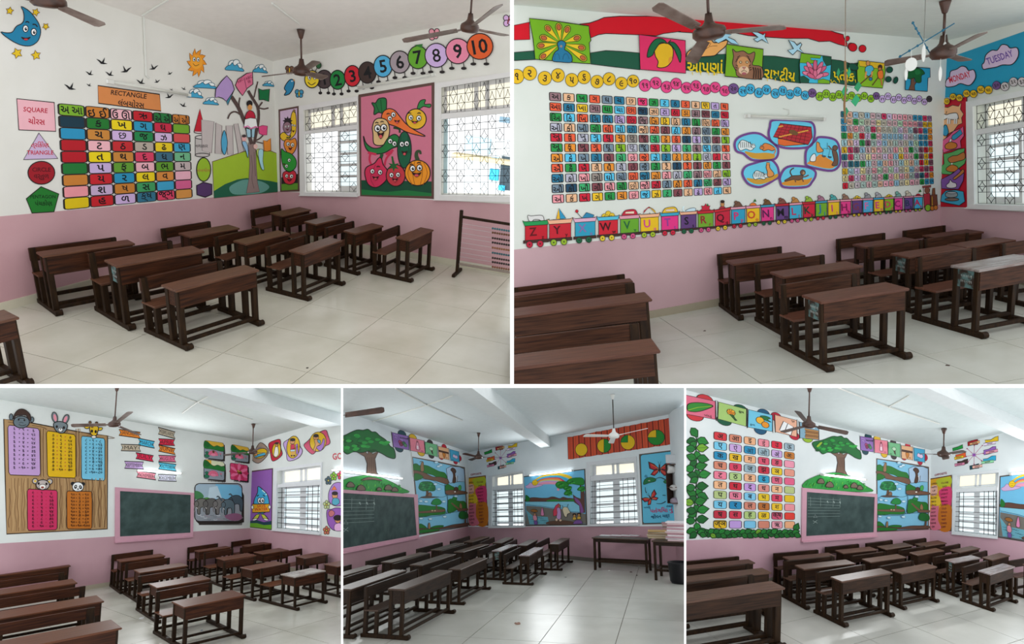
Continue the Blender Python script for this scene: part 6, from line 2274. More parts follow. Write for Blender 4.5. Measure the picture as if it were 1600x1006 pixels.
for (tab, c, quad, tx, ty0, ty1, ink) in ((6, 'b08fbf', [(58, 162), (295, 190), (303, 543), (66, 535)], (107, 145, 175, 208, 250), 190, 480, '2a2030'),
                                          (7, 'cda512', [(348, 205), (565, 235), (568, 560), (356, 550)], (398, 428, 456, 488, 525), 240, 495, '33240a'),
                                          (8, '6cb4d0', [(608, 244), (785, 263), (785, 580), (610, 568)], (645, 673, 697, 722, 750), 275, 515, '182a3a'),
                                          (9, 'bd2c5a', [(204, 641), (430, 651), (428, 947), (206, 952)], (248, 280, 312, 345, 385), 668, 918, '3a0c1c'),
                                          (10, 'b0661e', [(499, 656), (690, 660), (688, 939), (501, 940)], (545, 572, 596, 622, 650), 682, 915, '3a1c08')):
    s = Art(L3, 'times_table', 'times table of %d' % tab, T7, g.obj, .014)
    s.poly(c, [p for q in range(4) for p in (lambda A, B, C: [(B[0] + (A[0] - B[0]) * .05, B[1] + (A[1] - B[1]) * .05), (B[0] + (C[0] - B[0]) * .05, B[1] + (C[1] - B[1]) * .05)])(quad[q - 1], quad[q], quad[(q + 1) % 4])], 4, '2a1c14')
    slope = (quad[1][1] - quad[0][1]) / (quad[1][0] - quad[0][0]) * .9
    for r in range(10):
        y = ty0 + (ty1 - ty0) * r / 9
        for q, tok in enumerate((guj(tab), '×', guj(r + 1), '=', guj(tab * (r + 1)))):
            s.text('b02038' if tok in '×=' and tab in (7, 9) else ink, tok, tx[q], y + (tx[q] - tx[0]) * slope * (1 - r / 11), 30 if q in (0, 2, 4) else 20)
    s.build()


def head(name, lab):
    return Art(L3, name, lab, T7, g.obj, .02)


s = head('gorilla_head', 'grey gorilla head with brown hair')
s.ell('5f6d75', 83, 102, 14, 24, ol=4).ell('5f6d75', 240, 122, 14, 20, ol=4).ell('5f6d75', 160, 140, 60, 45, ol=5, n=22)
s.blob('3d2a24', [(98, 120), (115, 70), (150, 44), (190, 50), (225, 85), (232, 125), (212, 118), (195, 90), (150, 88), (118, 95)], 4)
s.line(INK, 4, [(140, 112), (185, 112)]).ell(INK, 140, 122, 7).ell(INK, 183, 126, 7).line(INK, 3, [(145, 145), (160, 142), (175, 147)]).line(INK, 4, [(140, 158), (165, 168), (195, 160)], sm=3).build()
s = head('rabbit_head', 'grey rabbit head with pink ears')
s.ell('6f7a80', 410, 105, 21, 40, -12, ol=4).ell('d88a9a', 412, 108, 11, 28, -12).ell('6f7a80', 493, 118, 21, 36, 24, ol=4).ell('d88a9a', 490, 120, 11, 26, 24)
s.blob('6f7a80', [(402, 150), (450, 136), (500, 155), (500, 190), (475, 222), (440, 220), (412, 195)], 5).ell(INK, 425, 175, 9, 11).ell(INK, 478, 182, 9, 11).ell('e4e4e4', 453, 200, 17, 18, ol=3).ell(INK, 453, 192, 6, 5).line(INK, 4, [(440, 205), (453, 212), (466, 206)], sm=3).build()
s = head('giraffe_head', 'yellow giraffe head')
s.line('6a4a30', 9, [(675, 145), (680, 175)]).line('6a4a30', 9, [(722, 148), (718, 175)]).ell('6a4a30', 674, 143, 10, ol=3).ell('6a4a30', 723, 148, 10, ol=3)
s.blob('d2ac1c', [(630, 165), (655, 160), (672, 175), (655, 190), (636, 185)], 4).blob('d2ac1c', [(735, 185), (765, 182), (760, 200), (738, 202)], 4)
s.blob('d2ac1c', [(672, 175), (705, 162), (736, 180), (730, 215), (720, 240), (690, 240), (675, 215)], 5).ell('7a5a20', 690, 178, 10, 8).ell(INK, 688, 208, 9, 12).ell(INK, 716, 212, 9, 12).ell('d8d4d0', 702, 252, 18, 11, ol=3).build()
s = head('mouse_head', 'pale grey mouse head')
s.ell('ada39f', 262, 582, 20, 20, ol=4).ell('d2b040', 264, 583, 9, 9).ell('ada39f', 373, 585, 20, 20, ol=4).ell('d2b040', 368, 588, 9, 9).ell('ada39f', 320, 610, 50, 38, ol=5).ell(INK, 289, 600, 9, 10).ell(INK, 348, 603, 9, 10).ell('dcd8d4', 318, 625, 26, 20, ol=3).ell('8a3a30', 318, 630, 12, 8).build()
s = head('panda_head', 'black and white panda head')
s.ell('1c1c20', 545, 602, 16, 15).ell('1c1c20', 622, 604, 15, 14).ell('dcdedf', 583, 625, 42, 36, ol=4).ell('1c1c20', 566, 625, 11, 15, 20).ell('1c1c20', 602, 628, 11, 15, -20).ell('e8e8e8', 567, 623, 4).ell('e8e8e8', 601, 626, 4).ell(INK, 584, 642, 7, 5).line(INK, 3, [(572, 652), (584, 656), (596, 652)]).build()

# month ribbons
M1, M2 = crop(0, 600, 4.022), crop(265, 600, 4.022)
for T, (x0, y0), (x1, y1), h, c, w in ((M1, (747, 303), (882, 322), 38, 'd27a26', 'JANUARY'), (M2, (-72, 292), (35, 322), 42, 'ada08c', 'FEBRUARY'), (M1, (868, 361), (972, 382), 42, '3fabcd', 'MARCH'), (M2, (-70, 362), (33, 368), 38, 'c92040', 'APRIL'),
                                       (M1, (760, 398), (885, 402), 40, 'ada08c', 'MAY'), (M2, (-70, 402), (36, 424), 38, 'd27a26', 'JUNE'), (M1, (853, 449), (965, 469), 38, 'c92045', 'JULY'), (M2, (-70, 466), (40, 471), 38, 'd4688a', 'AUGUST'),
                                       (M1, (782, 507), (903, 512), 44, 'b496c4', 'SEPTEMBER'), (M2, (-70, 512), (42, 526), 42, '4fb2cc', 'OCTOBER'), (M1, (857, 565), (980, 582), 40, 'd98896', 'NOVEMBER'), (M2, (-72, 587), (44, 592), 38, 'd2d2e4', 'DECEMBER')):
    s = Art(L3, 'month_ribbon', 'painted ribbon with the month %s' % w, T)
    n = 12
    s.poly(c, [(x0, y0 - h / 2), (x1, y1 - h / 2), (x1 - n, y1), (x1, y1 + h / 2), (x0, y0 + h / 2), (x0 + n, y0)], 4)
    s.text('241a1c', w, (x0 + x1) / 2, (y0 + y1) / 2, 33, math.degrees(math.atan2(y1 - y0, x1 - x0)), bold=False, width=(x1 - x0) * .76).build()

# lotus pictures and the elephants
T8 = crop(310, 680, 6.71)


def pond(quad, lab, kind):
    s = Art(L3, 'pond_picture' if kind else 'flower_picture', lab, T8)
    T0 = s.T
    H = homography([(0, 0), (100, 0), (100, 100), (0, 100)], quad)
    s.T = lambda x, y: T0(*H(x, y))
    s.poly('2c2522', [(12, 4), (106, 10), (109, 60), (107, 108), (60, 107), (20, 104)])
    for k in range(14):
        s.line('2c2522', 3, [(20 + 6 * k, 104), (21 + 6 * k + (k % 3), 112)])
    if not kind:
        s.poly('c83a68', roundrect(0, 0, 100, 100, 8), 2)
        for t in range(12):
            q = 2 * math.pi * t / 12
            s.ell('d8688f' if t % 2 else 'b82a55', 50 + 30 * math.cos(q), 50 + 30 * math.sin(q), 26, 9, math.degrees(q))
        s.ell('7a4a20', 52, 50, 14, 12).ell('cf9a3a', 50, 44, 16, 5, 25, ol=1.5).ell('2a1a10', 58, 52, 10, 5, 30).build()
        return
    s.poly('848d98', roundrect(0, 0, 100, 100, 9), 2).poly('d2a838', [(0, 10), (8, 0), (92, 0), (100, 10), (100, 30), (0, 30)], 0)
    if kind == 2:
        s.poly('ccd0b0', [(35, 0), (92, 0), (100, 10), (100, 25), (35, 25)])
    s.blob('1c6e2c', [(0, 8), (14, 4), (30, 18), (48, 28), (65, 20), (85, 25), (100, 22), (100, 50), (60, 47), (30, 45), (0, 42)], 1.5).ell('175a24', 14, 22, 14, 15)
    for (x, y, r) in ((13, 86, 12), (14, 68, 9)):
        s.ell('1c6a4a', x, y, r, r * .8, ol=1.2)
    for t in range(9):
        q = math.pi * (1 + t / 8)
        s.ell('d86a88', 45 + 15 * math.cos(q), 75 + 13 * math.sin(q), 11, 5, math.degrees(q), ol=.8, olc='8a2a4a')
    s.ell('d87a98', 45, 76, 13, 8)
    s.ell('b06a80', 82, 66, 7, 5).line('2a4a3a', 2, [(82, 70), (86, 82)])
    if kind == 1:
        s.ell('5a3a22', 46, 58, 6, 8).line('5a3a22', 2, [(40, 52), (56, 54)])
    s.build()


pond([(62, 52), (265, 82), (264, 258), (62, 238)], 'upper left painted picture of a lotus pond with a bee', 1)
pond([(346, 94), (528, 130), (526, 284), (346, 262)], 'upper right painted picture of a lotus pond with yellow sky', 1)
pond([(58, 252), (272, 282), (272, 474), (58, 455)], 'lower left painted picture of a pink lotus in a pond', 2)
pond([(332, 288), (518, 316), (516, 482), (336, 464)], 'painted close picture of a pink flower with a bee', 0)
s = Art(L3, 'elephant_picture', 'large painted picture of grey elephants crossing a river', M2)
s.poly('2c2522', [(175, 640), (450, 660), (468, 700), (468, 868), (430, 878), (190, 884), (165, 860)])
for k in range(34):
    s.line('2c2522', 5, [(190 + 8 * k, 872), (186 + 8 * k, 886)])
s.poly('8b929b', roundrect(158, 625, 455, 862, 28, 3), 4)
s.poly('9ab0c0', [(165, 640), (185, 627), (300, 630), (300, 720), (162, 720)]).poly('6fb2d2', [(290, 628), (430, 634), (452, 655), (454, 720), (280, 725)])
s.poly('b8ccd8', [(250, 650), (300, 640), (330, 720), (240, 720)])
s.blob('3f7a4a', [(160, 672), (195, 680), (215, 705), (200, 722), (162, 720)]).blob('4a8a3a', [(200, 722), (240, 712), (262, 730), (220, 742)])
for (x, y, w, c) in ((205, 765, 48, '6a6864'), (265, 765, 52, '5c5a58'), (325, 765, 50, '706e6c'), (420, 745, 50, '44545e'), (372, 770, 45, '54666f')):
    s.blob(c, [(x - w, y - 15), (x - w * .5, y - 42), (x + w * .3, y - 44), (x + w * .8, y - 15), (x + w * .75, y + 48), (x + w * .45, y + 50), (x + w * .35, y + 12), (x - w * .2, y + 12), (x - w * .3, y + 50), (x - w * .6, y + 48), (x - w * .68, y + 5)], 3)
    s.ell(c, x - w * .75, y - 12, w * .3, w * .38, ol=2.5).line(c, [9, 5], [(x - w * .9, y), (x - w * 1.02, y + 25), (x - w * .9, y + 40)], sm=3).line('d8d4cc', 3, [(x - w * .75, y + 8), (x - w * .62, y + 18)])
for (x, y) in ((395, 700), (318, 715)):
    s.line('44545e', [11, 7], [(x + 12, y + 20), (x - 4, y), (x - 14, y - 10), (x - 22, y - 4)], sm=3)
for k in range(22):
    x, y = 175 + (k * 61 % 265), 822 + (k * 29 % 36)
    s.line(('c3c6c8', '72787c', '9a8a92')[k % 3], 4, [(x, y), (x + 12, y + 3), (x + 24, y)], sm=2)
s.blob('8a5a78', [(345, 830), (400, 812), (448, 820), (450, 850), (390, 858)])
s.build()

# yoga pictures over the window
T9 = crop(380, 660, 5.587)
for P, E, c, lab, fig in (([(68, 312), (100, 250), (150, 175), (218, 232), (205, 295), (130, 356)], (150, 270, 62, 40, -25), '948072', 'tan painted shape with a child lying down, behind the fan', 0),
                          ([(222, 188), (270, 158), (322, 150), (328, 220), (338, 285), (258, 338), (235, 260)], (290, 240, 38, 68, 6), 'b31832', 'red painted shape with a child wrapped in white', 1),
                          ([(350, 185), (390, 150), (440, 128), (490, 200), (517, 250), (480, 310), (392, 335), (375, 260)], (437, 215, 57, 98, 6), 'b494c6', 'lilac painted shape with a standing child in red', 2),
                          ([(530, 205), (565, 160), (620, 110), (715, 66), (740, 110), (757, 180), (700, 212), (640, 250), (598, 276)], (652, 168, 72, 86, 10), 'c24868', 'pink painted shape with a child sitting on a purple seat', 3)):
    s = Art(R3, 'habit_picture', lab, T9)
    s.blob(c, P, 4)
    s.ell('cfa814', *E, ol=4)
    x, y = E[0], E[1]
    if fig == 0:
        s.poly('4a9fc0', [(100, 285), (190, 262), (196, 282), (105, 308)], 3).ell('c89060', 112, 280, 12, ol=3).line('6a4a30', 5, [(96, 312), (200, 285)])
    elif fig == 1:
        s.blob('d8d4cc', [(270, 260), (280, 215), (300, 210), (308, 270), (290, 300), (268, 290)], 3).ell('b07a4a', 292, 195, 14, 16, ol=3).ell('3a2420', 292, 183, 15, 9)
    elif fig == 2:
        s.ell('c89060', 430, 165, 22, 24, ol=3).ell('221a1c', 432, 150, 24, 15).poly('c0304a', [(415, 192), (448, 190), (452, 235), (412, 238)], 3).poly('b8c8d8', [(412, 236), (452, 234), (450, 252), (414, 254)], 3)
        s.line('c89060', 10, [(425, 252), (424, 290)]).line('c89060', 10, [(442, 252), (444, 290)]).line(INK, 12, [(415, 290), (430, 290)]).line(INK, 12, [(436, 290), (454, 290)]).line('c89060', 9, [(415, 195), (405, 180), (420, 170)]).poly('9a6ab0', [(458, 190), (475, 185), (480, 270), (462, 280)], 3)
    else:
        s.ell('c89060', 635, 128, 24, 26, ol=3).ell('221a1c', 635, 115, 24, 16).blob('c89060', [(620, 150), (655, 150), (672, 190), (650, 205), (625, 250), (612, 240), (628, 195)], 3).blob('5a9ab8', [(648, 150), (672, 155), (675, 180), (655, 175)], 3).blob('9a6ab8', [(640, 215), (680, 190), (700, 140), (712, 160), (700, 215), (670, 248)], 3)
    s.build()
s = Art(R3, 'save_water_panel', 'purple painted panel with a blue water drop holding a SAVE WATER sign', T9)
s.poly('4a2f30', [(58, 424), (260, 398), (250, 940), (50, 916)]).poly('84549f', [(64, 434), (252, 408), (244, 930), (58, 908)])
s.poly('173848', [(58, 858), (120, 852), (180, 870), (246, 858), (245, 932), (58, 908)]).poly('5f9a22', [(58, 878), (120, 878), (180, 895), (246, 892), (245, 930), (58, 910)])
s.blob('3a9ec8', [(130, 558), (170, 585), (208, 625), (226, 690), (222, 740), (190, 785), (150, 792), (110, 775), (90, 730), (98, 670), (125, 610)], 5).line('c8e4f0', 8, [(165, 590), (190, 612)]).ell('c8e4f0', 200, 628, 7)
s.eye(143, 682, 17, 25).eye(168, 680, 17, 25).line(INK, 8, [(120, 645), (135, 632)]).line(INK, 8, [(172, 632), (190, 645)])
s.poly('d29a1e', [(78, 712), (232, 710), (230, 780), (80, 786)], 5).text('b3202a', 'SAVE', 158, 728, 32, -4, width=75).text('b3202a', 'WATER', 156, 757, 34, -3, width=115).ell('e0e0e0', 80, 740, 11, 16, ol=3).ell('e0e0e0', 230, 738, 11, 16, ol=3)
for x in (-1, 1):
    s.line('2a6a88', 12, [(150 + 14 * x, 785), (150 + 22 * x, 815)]).poly('b8c040', [(150 + 6 * x, 800), (150 + 36 * x, 805), (150 + 70 * x, 845), (150 + 60 * x, 858), (150 + 20 * x, 835)], 4).poly('e0e0dc', [(150 + 34 * x, 835), (150 + 70 * x, 845), (150 + 60 * x, 858), (150 + 30 * x, 850)], 3)
s.build()
s = Art(R3, 'red_lettering', 'red painted letters GO at the right end of the wall', T9)
s.text('b8283c', 'GOOD', 866, 290, 78, -6, width=175).build()
for x, y, c, lab in ((743, 507, '3a5560', 'dark grey painted flower'), (790, 470, '7ab02a', 'lime green painted flower'), (850, 462, 'c83a58', 'pink painted flower at the partition'), (728, 718, 'b4c08a', 'pale green painted flower'), (727, 942, 'b86a52', 'rust brown painted flower')):
    s = Art(R3, 'painted_flower', lab, T9)
    for k in range(5):
        q = math.radians(72 * k - 90)
        s.ell(c, x + 19 * math.cos(q), y + 24 * math.sin(q), 12, 15, ol=3, n=12)
    s.ell('d0c040', x, y, 7, 8, ol=2).build()
s = Art(R3, 'habit_picture', 'lilac painted shape with a child and a sandwich, upper one at the partition', T9)
s.blob('a078c0', [(745, 620), (768, 560), (800, 528), (850, 525), (900, 560), (900, 700), (840, 728), (785, 722), (748, 685)], 4)
s.poly('d8703a', [(768, 590), (795, 552), (818, 588)], 3).ell('c89060', 800, 640, 24, 26, ol=3).ell('221a1c', 800, 618, 28, 18).blob('4fa0b8', [(775, 690), (790, 660), (830, 665), (840, 700), (810, 722), (780, 712)], 3).build()
s = Art(R3, 'habit_picture', 'purple painted shape with a girl in pink, lower one at the partition', T9)
s.blob('9059ad', [(730, 770), (770, 758), (810, 745), (870, 755), (900, 800), (890, 930), (830, 945), (780, 935), (738, 880)], 4)
s.blob('b86a70', [(745, 785), (770, 765), (798, 785), (785, 815), (755, 820)], 3).ell('c89060', 825, 850, 26, 28, ol=3).ell('221a1c', 825, 832, 38, 26).blob('d8a8d0', [(800, 890), (850, 880), (860, 940), (800, 942)], 3).build()
# ------------------------------------------------------------------ paintings of the two lower right rooms (shared motifs)
L4, R4W, L5, R5 = WL[4], WR[4], WL[5], WR[5]
E4 = crop(535, 600, 4.022)
E5 = crop(1070, 600, 4.022)
F5 = crop(1330, 600, 4.022)


def via(src, dst):
    return homography(src, dst)


def big_tree(wall, T, lab):
    """drawn in the crop units of the banner room"""
    a = Art(wall, 'tree_mural', lab, T)
    rnd = random.Random(8)
    P = [(-40, 400), (-70, 350), (-10, 330), (20, 320), (60, 300), (95, 288), (130, 290), (160, 284), (185, 300), (210, 302), (235, 325), (265, 345), (285, 365), (300, 390), (325, 410), (332, 465), (290, 460), (255, 440), (220, 425), (170, 420), (120, 430),
         (70, 425), (30, 440), (0, 418)]
    a.poly('6e5446', [(95, 430), (140, 420), (160, 440), (165, 410), (180, 425), (190, 440), (228, 420), (205, 470), (215, 555), (240, 590), (260, 605), (215, 612), (180, 608), (150, 615), (110, 610), (150, 580), (155, 500), (140, 455)], 3)
    for k in range(5):
        a.line('4a362c', 3, [(160 + k * 11, 460), (158 + k * 12, 520), (160 + k * 11, 580)], sm=3)
    a.blob('14602a', P, 4, '0c2a14')
    for k in range(46):
        x, y = rnd.uniform(-40, 300), rnd.uniform(310, 425)
        if y < 290 + abs(x - 130) * .42:
            continue
        a.blob(('1f8a36', '0f4a22', '2a9a3c', '187030')[k % 4], [(x - 18, y), (x - 8, y - 9), (x + 8, y - 8), (x + 20, y - 1), (x + 8, y + 8), (x - 8, y + 7)], n=3)
    a.blob('8aa828', [(-30, 378), (-5, 345), (10, 350), (-15, 385)], n=3)
    # mound with stones
    a.blob('2a8a3a', [(-70, 675), (-60, 640), (-20, 615), (40, 590), (100, 578), (170, 572), (250, 590), (320, 620), (370, 650), (415, 682), (200, 690), (20, 686)], 2, '1a4a20')
    for k in range(70):
        x, y = rnd.uniform(-50, 370), 0
        y = rnd.uniform(600 + abs(x - 150) * .22, 678)
        a.line(('3fa845', '1a6a2a', '62b83a')[k % 3], 4, [(x, y), (x + 3, y - 14)])
    a.blob('6e5446', [(120, 605), (160, 585), (215, 590), (250, 608), (185, 600)], 2)
    for x, y, r in ((52, 632, 22), (118, 652, 24), (290, 650, 22), (330, 662, 18), (232, 660, 14)):
        a.blob('6a5c4c', [(x - r, y + r * .6), (x - r * .8, y - r * .4), (x, y - r * .8), (x + r * .8, y - r * .3), (x + r * 1.1, y + r * .6)], 3)
    a.build()


SRC_T = [(0, 300), (332, 300), (415, 682), (0, 682)]
big_tree(L4, E4, 'big painted tree on a grassy mound above the chalkboard, fraction banner room')
big_tree(L5, via([(-60, 290), (330, 290), (415, 680), (-70, 672)], [F5(-510, 335), F5(62, 345), F5(125, 678), F5(-585, 655)]) if False else
         via([(-70, 290), (330, 290), (400, 680), (-70, 668)], [E5(812, 325), E5(1110, 335), E5(1165, 672), E5(742, 640)]), 'big painted tree on a grassy mound above the chalkboard, Hindi letter chart room')


def chalk(obj_wall, T, lab):
    a = Art(obj_wall, 'chalk_drawing', lab, T, base=.02)
    for k in range(7):
        a.line('8a9c98', 1.6, [(-30, 725 + k * 25), (200, 730 + k * 22)])
    for x in (-10, 60, 150, 200):
        a.line('8a9c98', 1.6, [(x, 715), (x - 1, 790)])
    for k in range(3):
        a.text('9aaaa6', '૧', 110 + 45 * k, 750, 26)
    a.line('9aaaa6', 2, [(10, 880), (22, 855), (36, 880)], True).line('9aaaa6', 2, [(5, 905), (38, 925)]).line('9aaaa6', 2, [(8, 928), (36, 900)])
    a.build()


chalk(L4, E4, 'faint white chalk grid and figures')
chalk(L5, via([(0, 710), (240, 710), (240, 940), (0, 940)], [E5(800, 705), E5(1010, 715), E5(1010, 890), E5(800, 885)]), 'faint white chalk grid and figures')

# five syllable cards near the ceiling, drawn on a 100 x 100 card
def card(wall, quad, c, disc, dpos, motif, lab, T):
    s = Art(wall, 'picture_card', lab, T)
    H = homography([(0, 0), (100, 0), (100, 100), (0, 100)], quad)
    s.T = lambda x, y: T(*H(x, y))
    for x, y, r in dpos:
        s.ell(disc, x, y, r, r * 1.08, ol=2)
    s.poly(c, [(0, 0), (100, 0), (100, 100), (0, 100)], 2.5)
    s.line(INK, 2, [(-4, -6), (-1, 106)]).line(INK, 2, [(101, -6), (103, 108)])
    motif(s)
    s.build()


def leaf(s):
    s.blob('2f7a2c', [(12, 75), (15, 45), (40, 28), (75, 22), (92, 30), (70, 55), (45, 75), (22, 82)], 2.5).line('8aa82a', 2.5, [(14, 78), (45, 52), (88, 32)]).text('3a2a20', 'પાંદડું', 76, 88, 14)


def flower(s):
    for k in range(8):
        q = math.radians(45 * k)
        s.ell('d8962a', 46 + 9 * math.cos(q), 42 + 11 * math.sin(q), 7, 8, ol=1.5, n=8)
    s.ell('b86a1e', 46, 44, 7, 8).poly('2a5a2a', [(40, 54), (54, 54), (60, 70), (68, 80), (62, 84), (52, 70)], 2).text('2a3a20', 'ફૂલ', 82, 26, 16)


def fruit(s):
    s.blob('1f6a3a', [(48, 22), (70, 15), (92, 22), (80, 34), (95, 45), (72, 42), (58, 34)], 2).ell('dca430', 48, 48, 17, 20, ol=2).ell('d88a2a', 70, 68, 16, 18, ol=2).text('1a3a4a', 'ફળ', 18, 84, 16)


def book(s):
    s.poly('dfe0e4', [(38, 25), (58, 32), (40, 92), (18, 84)], 2.5).poly('dfe0e4', [(58, 32), (84, 44), (72, 98), (40, 92)], 2.5).text('3a2a20', 'બુક', 82, 12, 14)


def plank(s):
    for k in range(5):
        s.poly(('a87a4a', '8a6038')[k % 2], [(22 + 4 * (k % 2), 32 + k * 13), (98, 30 + k * 13), (98, 43 + k * 13), (24 + 3 * (k % 3), 45 + k * 13)], 1.5)


def plums(s):
    for x, y, c in ((45, 55, '9a3a6a'), (58, 62, '8a5a3a'), (50, 70, '7a2a50'), (70, 58, '3a6a4a'), (78, 70, '4a7a58')):
        s.ell(c, x, y, 11, 13, ol=1.5, n=12)
    for k in range(9):
        s.ell('d8d0e0', 14 + (k * 37 % 70), 12 + (k * 23 % 30), 2, n=6)
    s.text('2a1a30', 'શાકભાજી', 74, 20, 15)


def bottle(s):
    s.blob('d08aa0', [(42, 40), (46, 25), (56, 25), (60, 40), (64, 80), (38, 80)], 2).poly('9a4a5a', [(46, 14), (56, 14), (56, 26), (46, 26)], 2).poly('eedde0', [(46, 52), (54, 52), (54, 78), (46, 78)]).text('8a2a4a', 'દવા', 80, 88, 14)


def plant(s):
    s.ell('a8c8a8', 50, 45, 17, 14, ol=2).poly('4a3a30', [(46, 58), (60, 58), (64, 82), (56, 86)], 2).line('2a5a3a', 4, [(55, 80), (68, 92)]).text('1f4a2a', 'છોડ', 24, 88, 14)


def honey(s):
    s.poly('4a2e24', [(2, 30), (100, 34), (100, 48), (2, 46)], 1.5).blob('b8702a', [(38, 50), (66, 52), (64, 75), (52, 95), (42, 78)], 2).text('5a2a2a', 'મધ', 76, 86, 14)


def cloudc(s):
    s.blob('d0b8d4', [(28, 50), (40, 34), (55, 42), (75, 40), (84, 60), (66, 72), (45, 66), (32, 64)], 2).text('1a3a5a', 'વાદળ', 26, 90, 14)


N5 = ('leaf', 'flower', 'fruit', 'open book', 'wooden planks')
for (quad, c, d, dp, fn, nm) in (([(-10, 65), (192, 108), (192, 222), (-10, 185)], 'c8627a', 'b83038', ((66, 4, 26), (36, 100, 26)), leaf, 'green leaf'),
                                 ([(212, 112), (388, 158), (386, 266), (208, 218)], '98b86a', '145238', ((78, 10, 25), (22, 100, 26)), flower, 'orange flower'),
                                 ([(400, 160), (550, 195), (550, 298), (396, 270)], '6ab8d4', '1a5070', ((62, 4, 26), (50, 102, 25)), fruit, 'two yellow fruits'),
                                 ([(566, 192), (704, 228), (704, 332), (570, 300)], 'd8a48a', 'b01a34', ((6, 12, 24), (88, 96, 24)), book, 'open white book'),
                                 ([(722, 238), (842, 268), (842, 352), (724, 338)], '7a9eb0', '8aaa2a', ((38, 98, 26),), plank, 'stack of brown planks')):
    card(L5, quad, c, d, dp, fn, 'painted card showing a %s, first row near the ceiling' % nm if nm[-1] != 's' else 'painted card showing %s, first row near the ceiling' % nm, E5)
K6 = crop(600, 660, 12.31)
SETB = (([(152, 190), (465, 262), (482, 530), (182, 470)], '8460a4', '15404a', ((62, -2, 26), (36, 102, 26)), plums, 'purple fruits and leaves'),
        ([(492, 288), (770, 350), (790, 590), (512, 540)], 'd4788a', 'c9a21c', ((22, -4, 26), (72, 102, 25)), bottle, 'pink bottle'),
        ([(788, 372), (1020, 430), (1028, 660), (800, 600)], '68a878', '332a2c', ((42, -2, 24), (48, 102, 24)), plant, 'small plant'),
        ([(1042, 455), (1240, 500), (1252, 718), (1060, 680)], 'd0a078', 'b31a30', ((58, -2, 24), (22, 84, 26)), honey, 'honey comb on a branch'),
        ([(1265, 515), (1440, 562), (1450, 765), (1282, 730)], '3f98bc', 'a82238', ((102, 60, 26), (55, 102, 24)), cloudc, 'pale cloud'))
DSTB = [F5(56, 328), F5(462, 412), F5(462, 492), F5(60, 415)]
HB = homography([(152, 190), (1440, 562), (1450, 765), (182, 470)], DSTB)
for quad, c, d, dp, fn, nm in SETB:
    art = 'painted card showing %s%s' % ('' if nm[-1] == 's' else 'a ', nm)
    card(L4, quad, c, d, dp, fn, art + ', fraction banner room', K6)
    card(L5, quad, c, d, dp, fn, art + ', second row above the comic', lambda x, y: HB(x, y))

# the story comic beside the chalkboard
T_C = crop(640, 700, 7.185)


def bush(s, pts, c='1f6a26'):
    s.blob(c, pts, 3, '123a16', n=3)


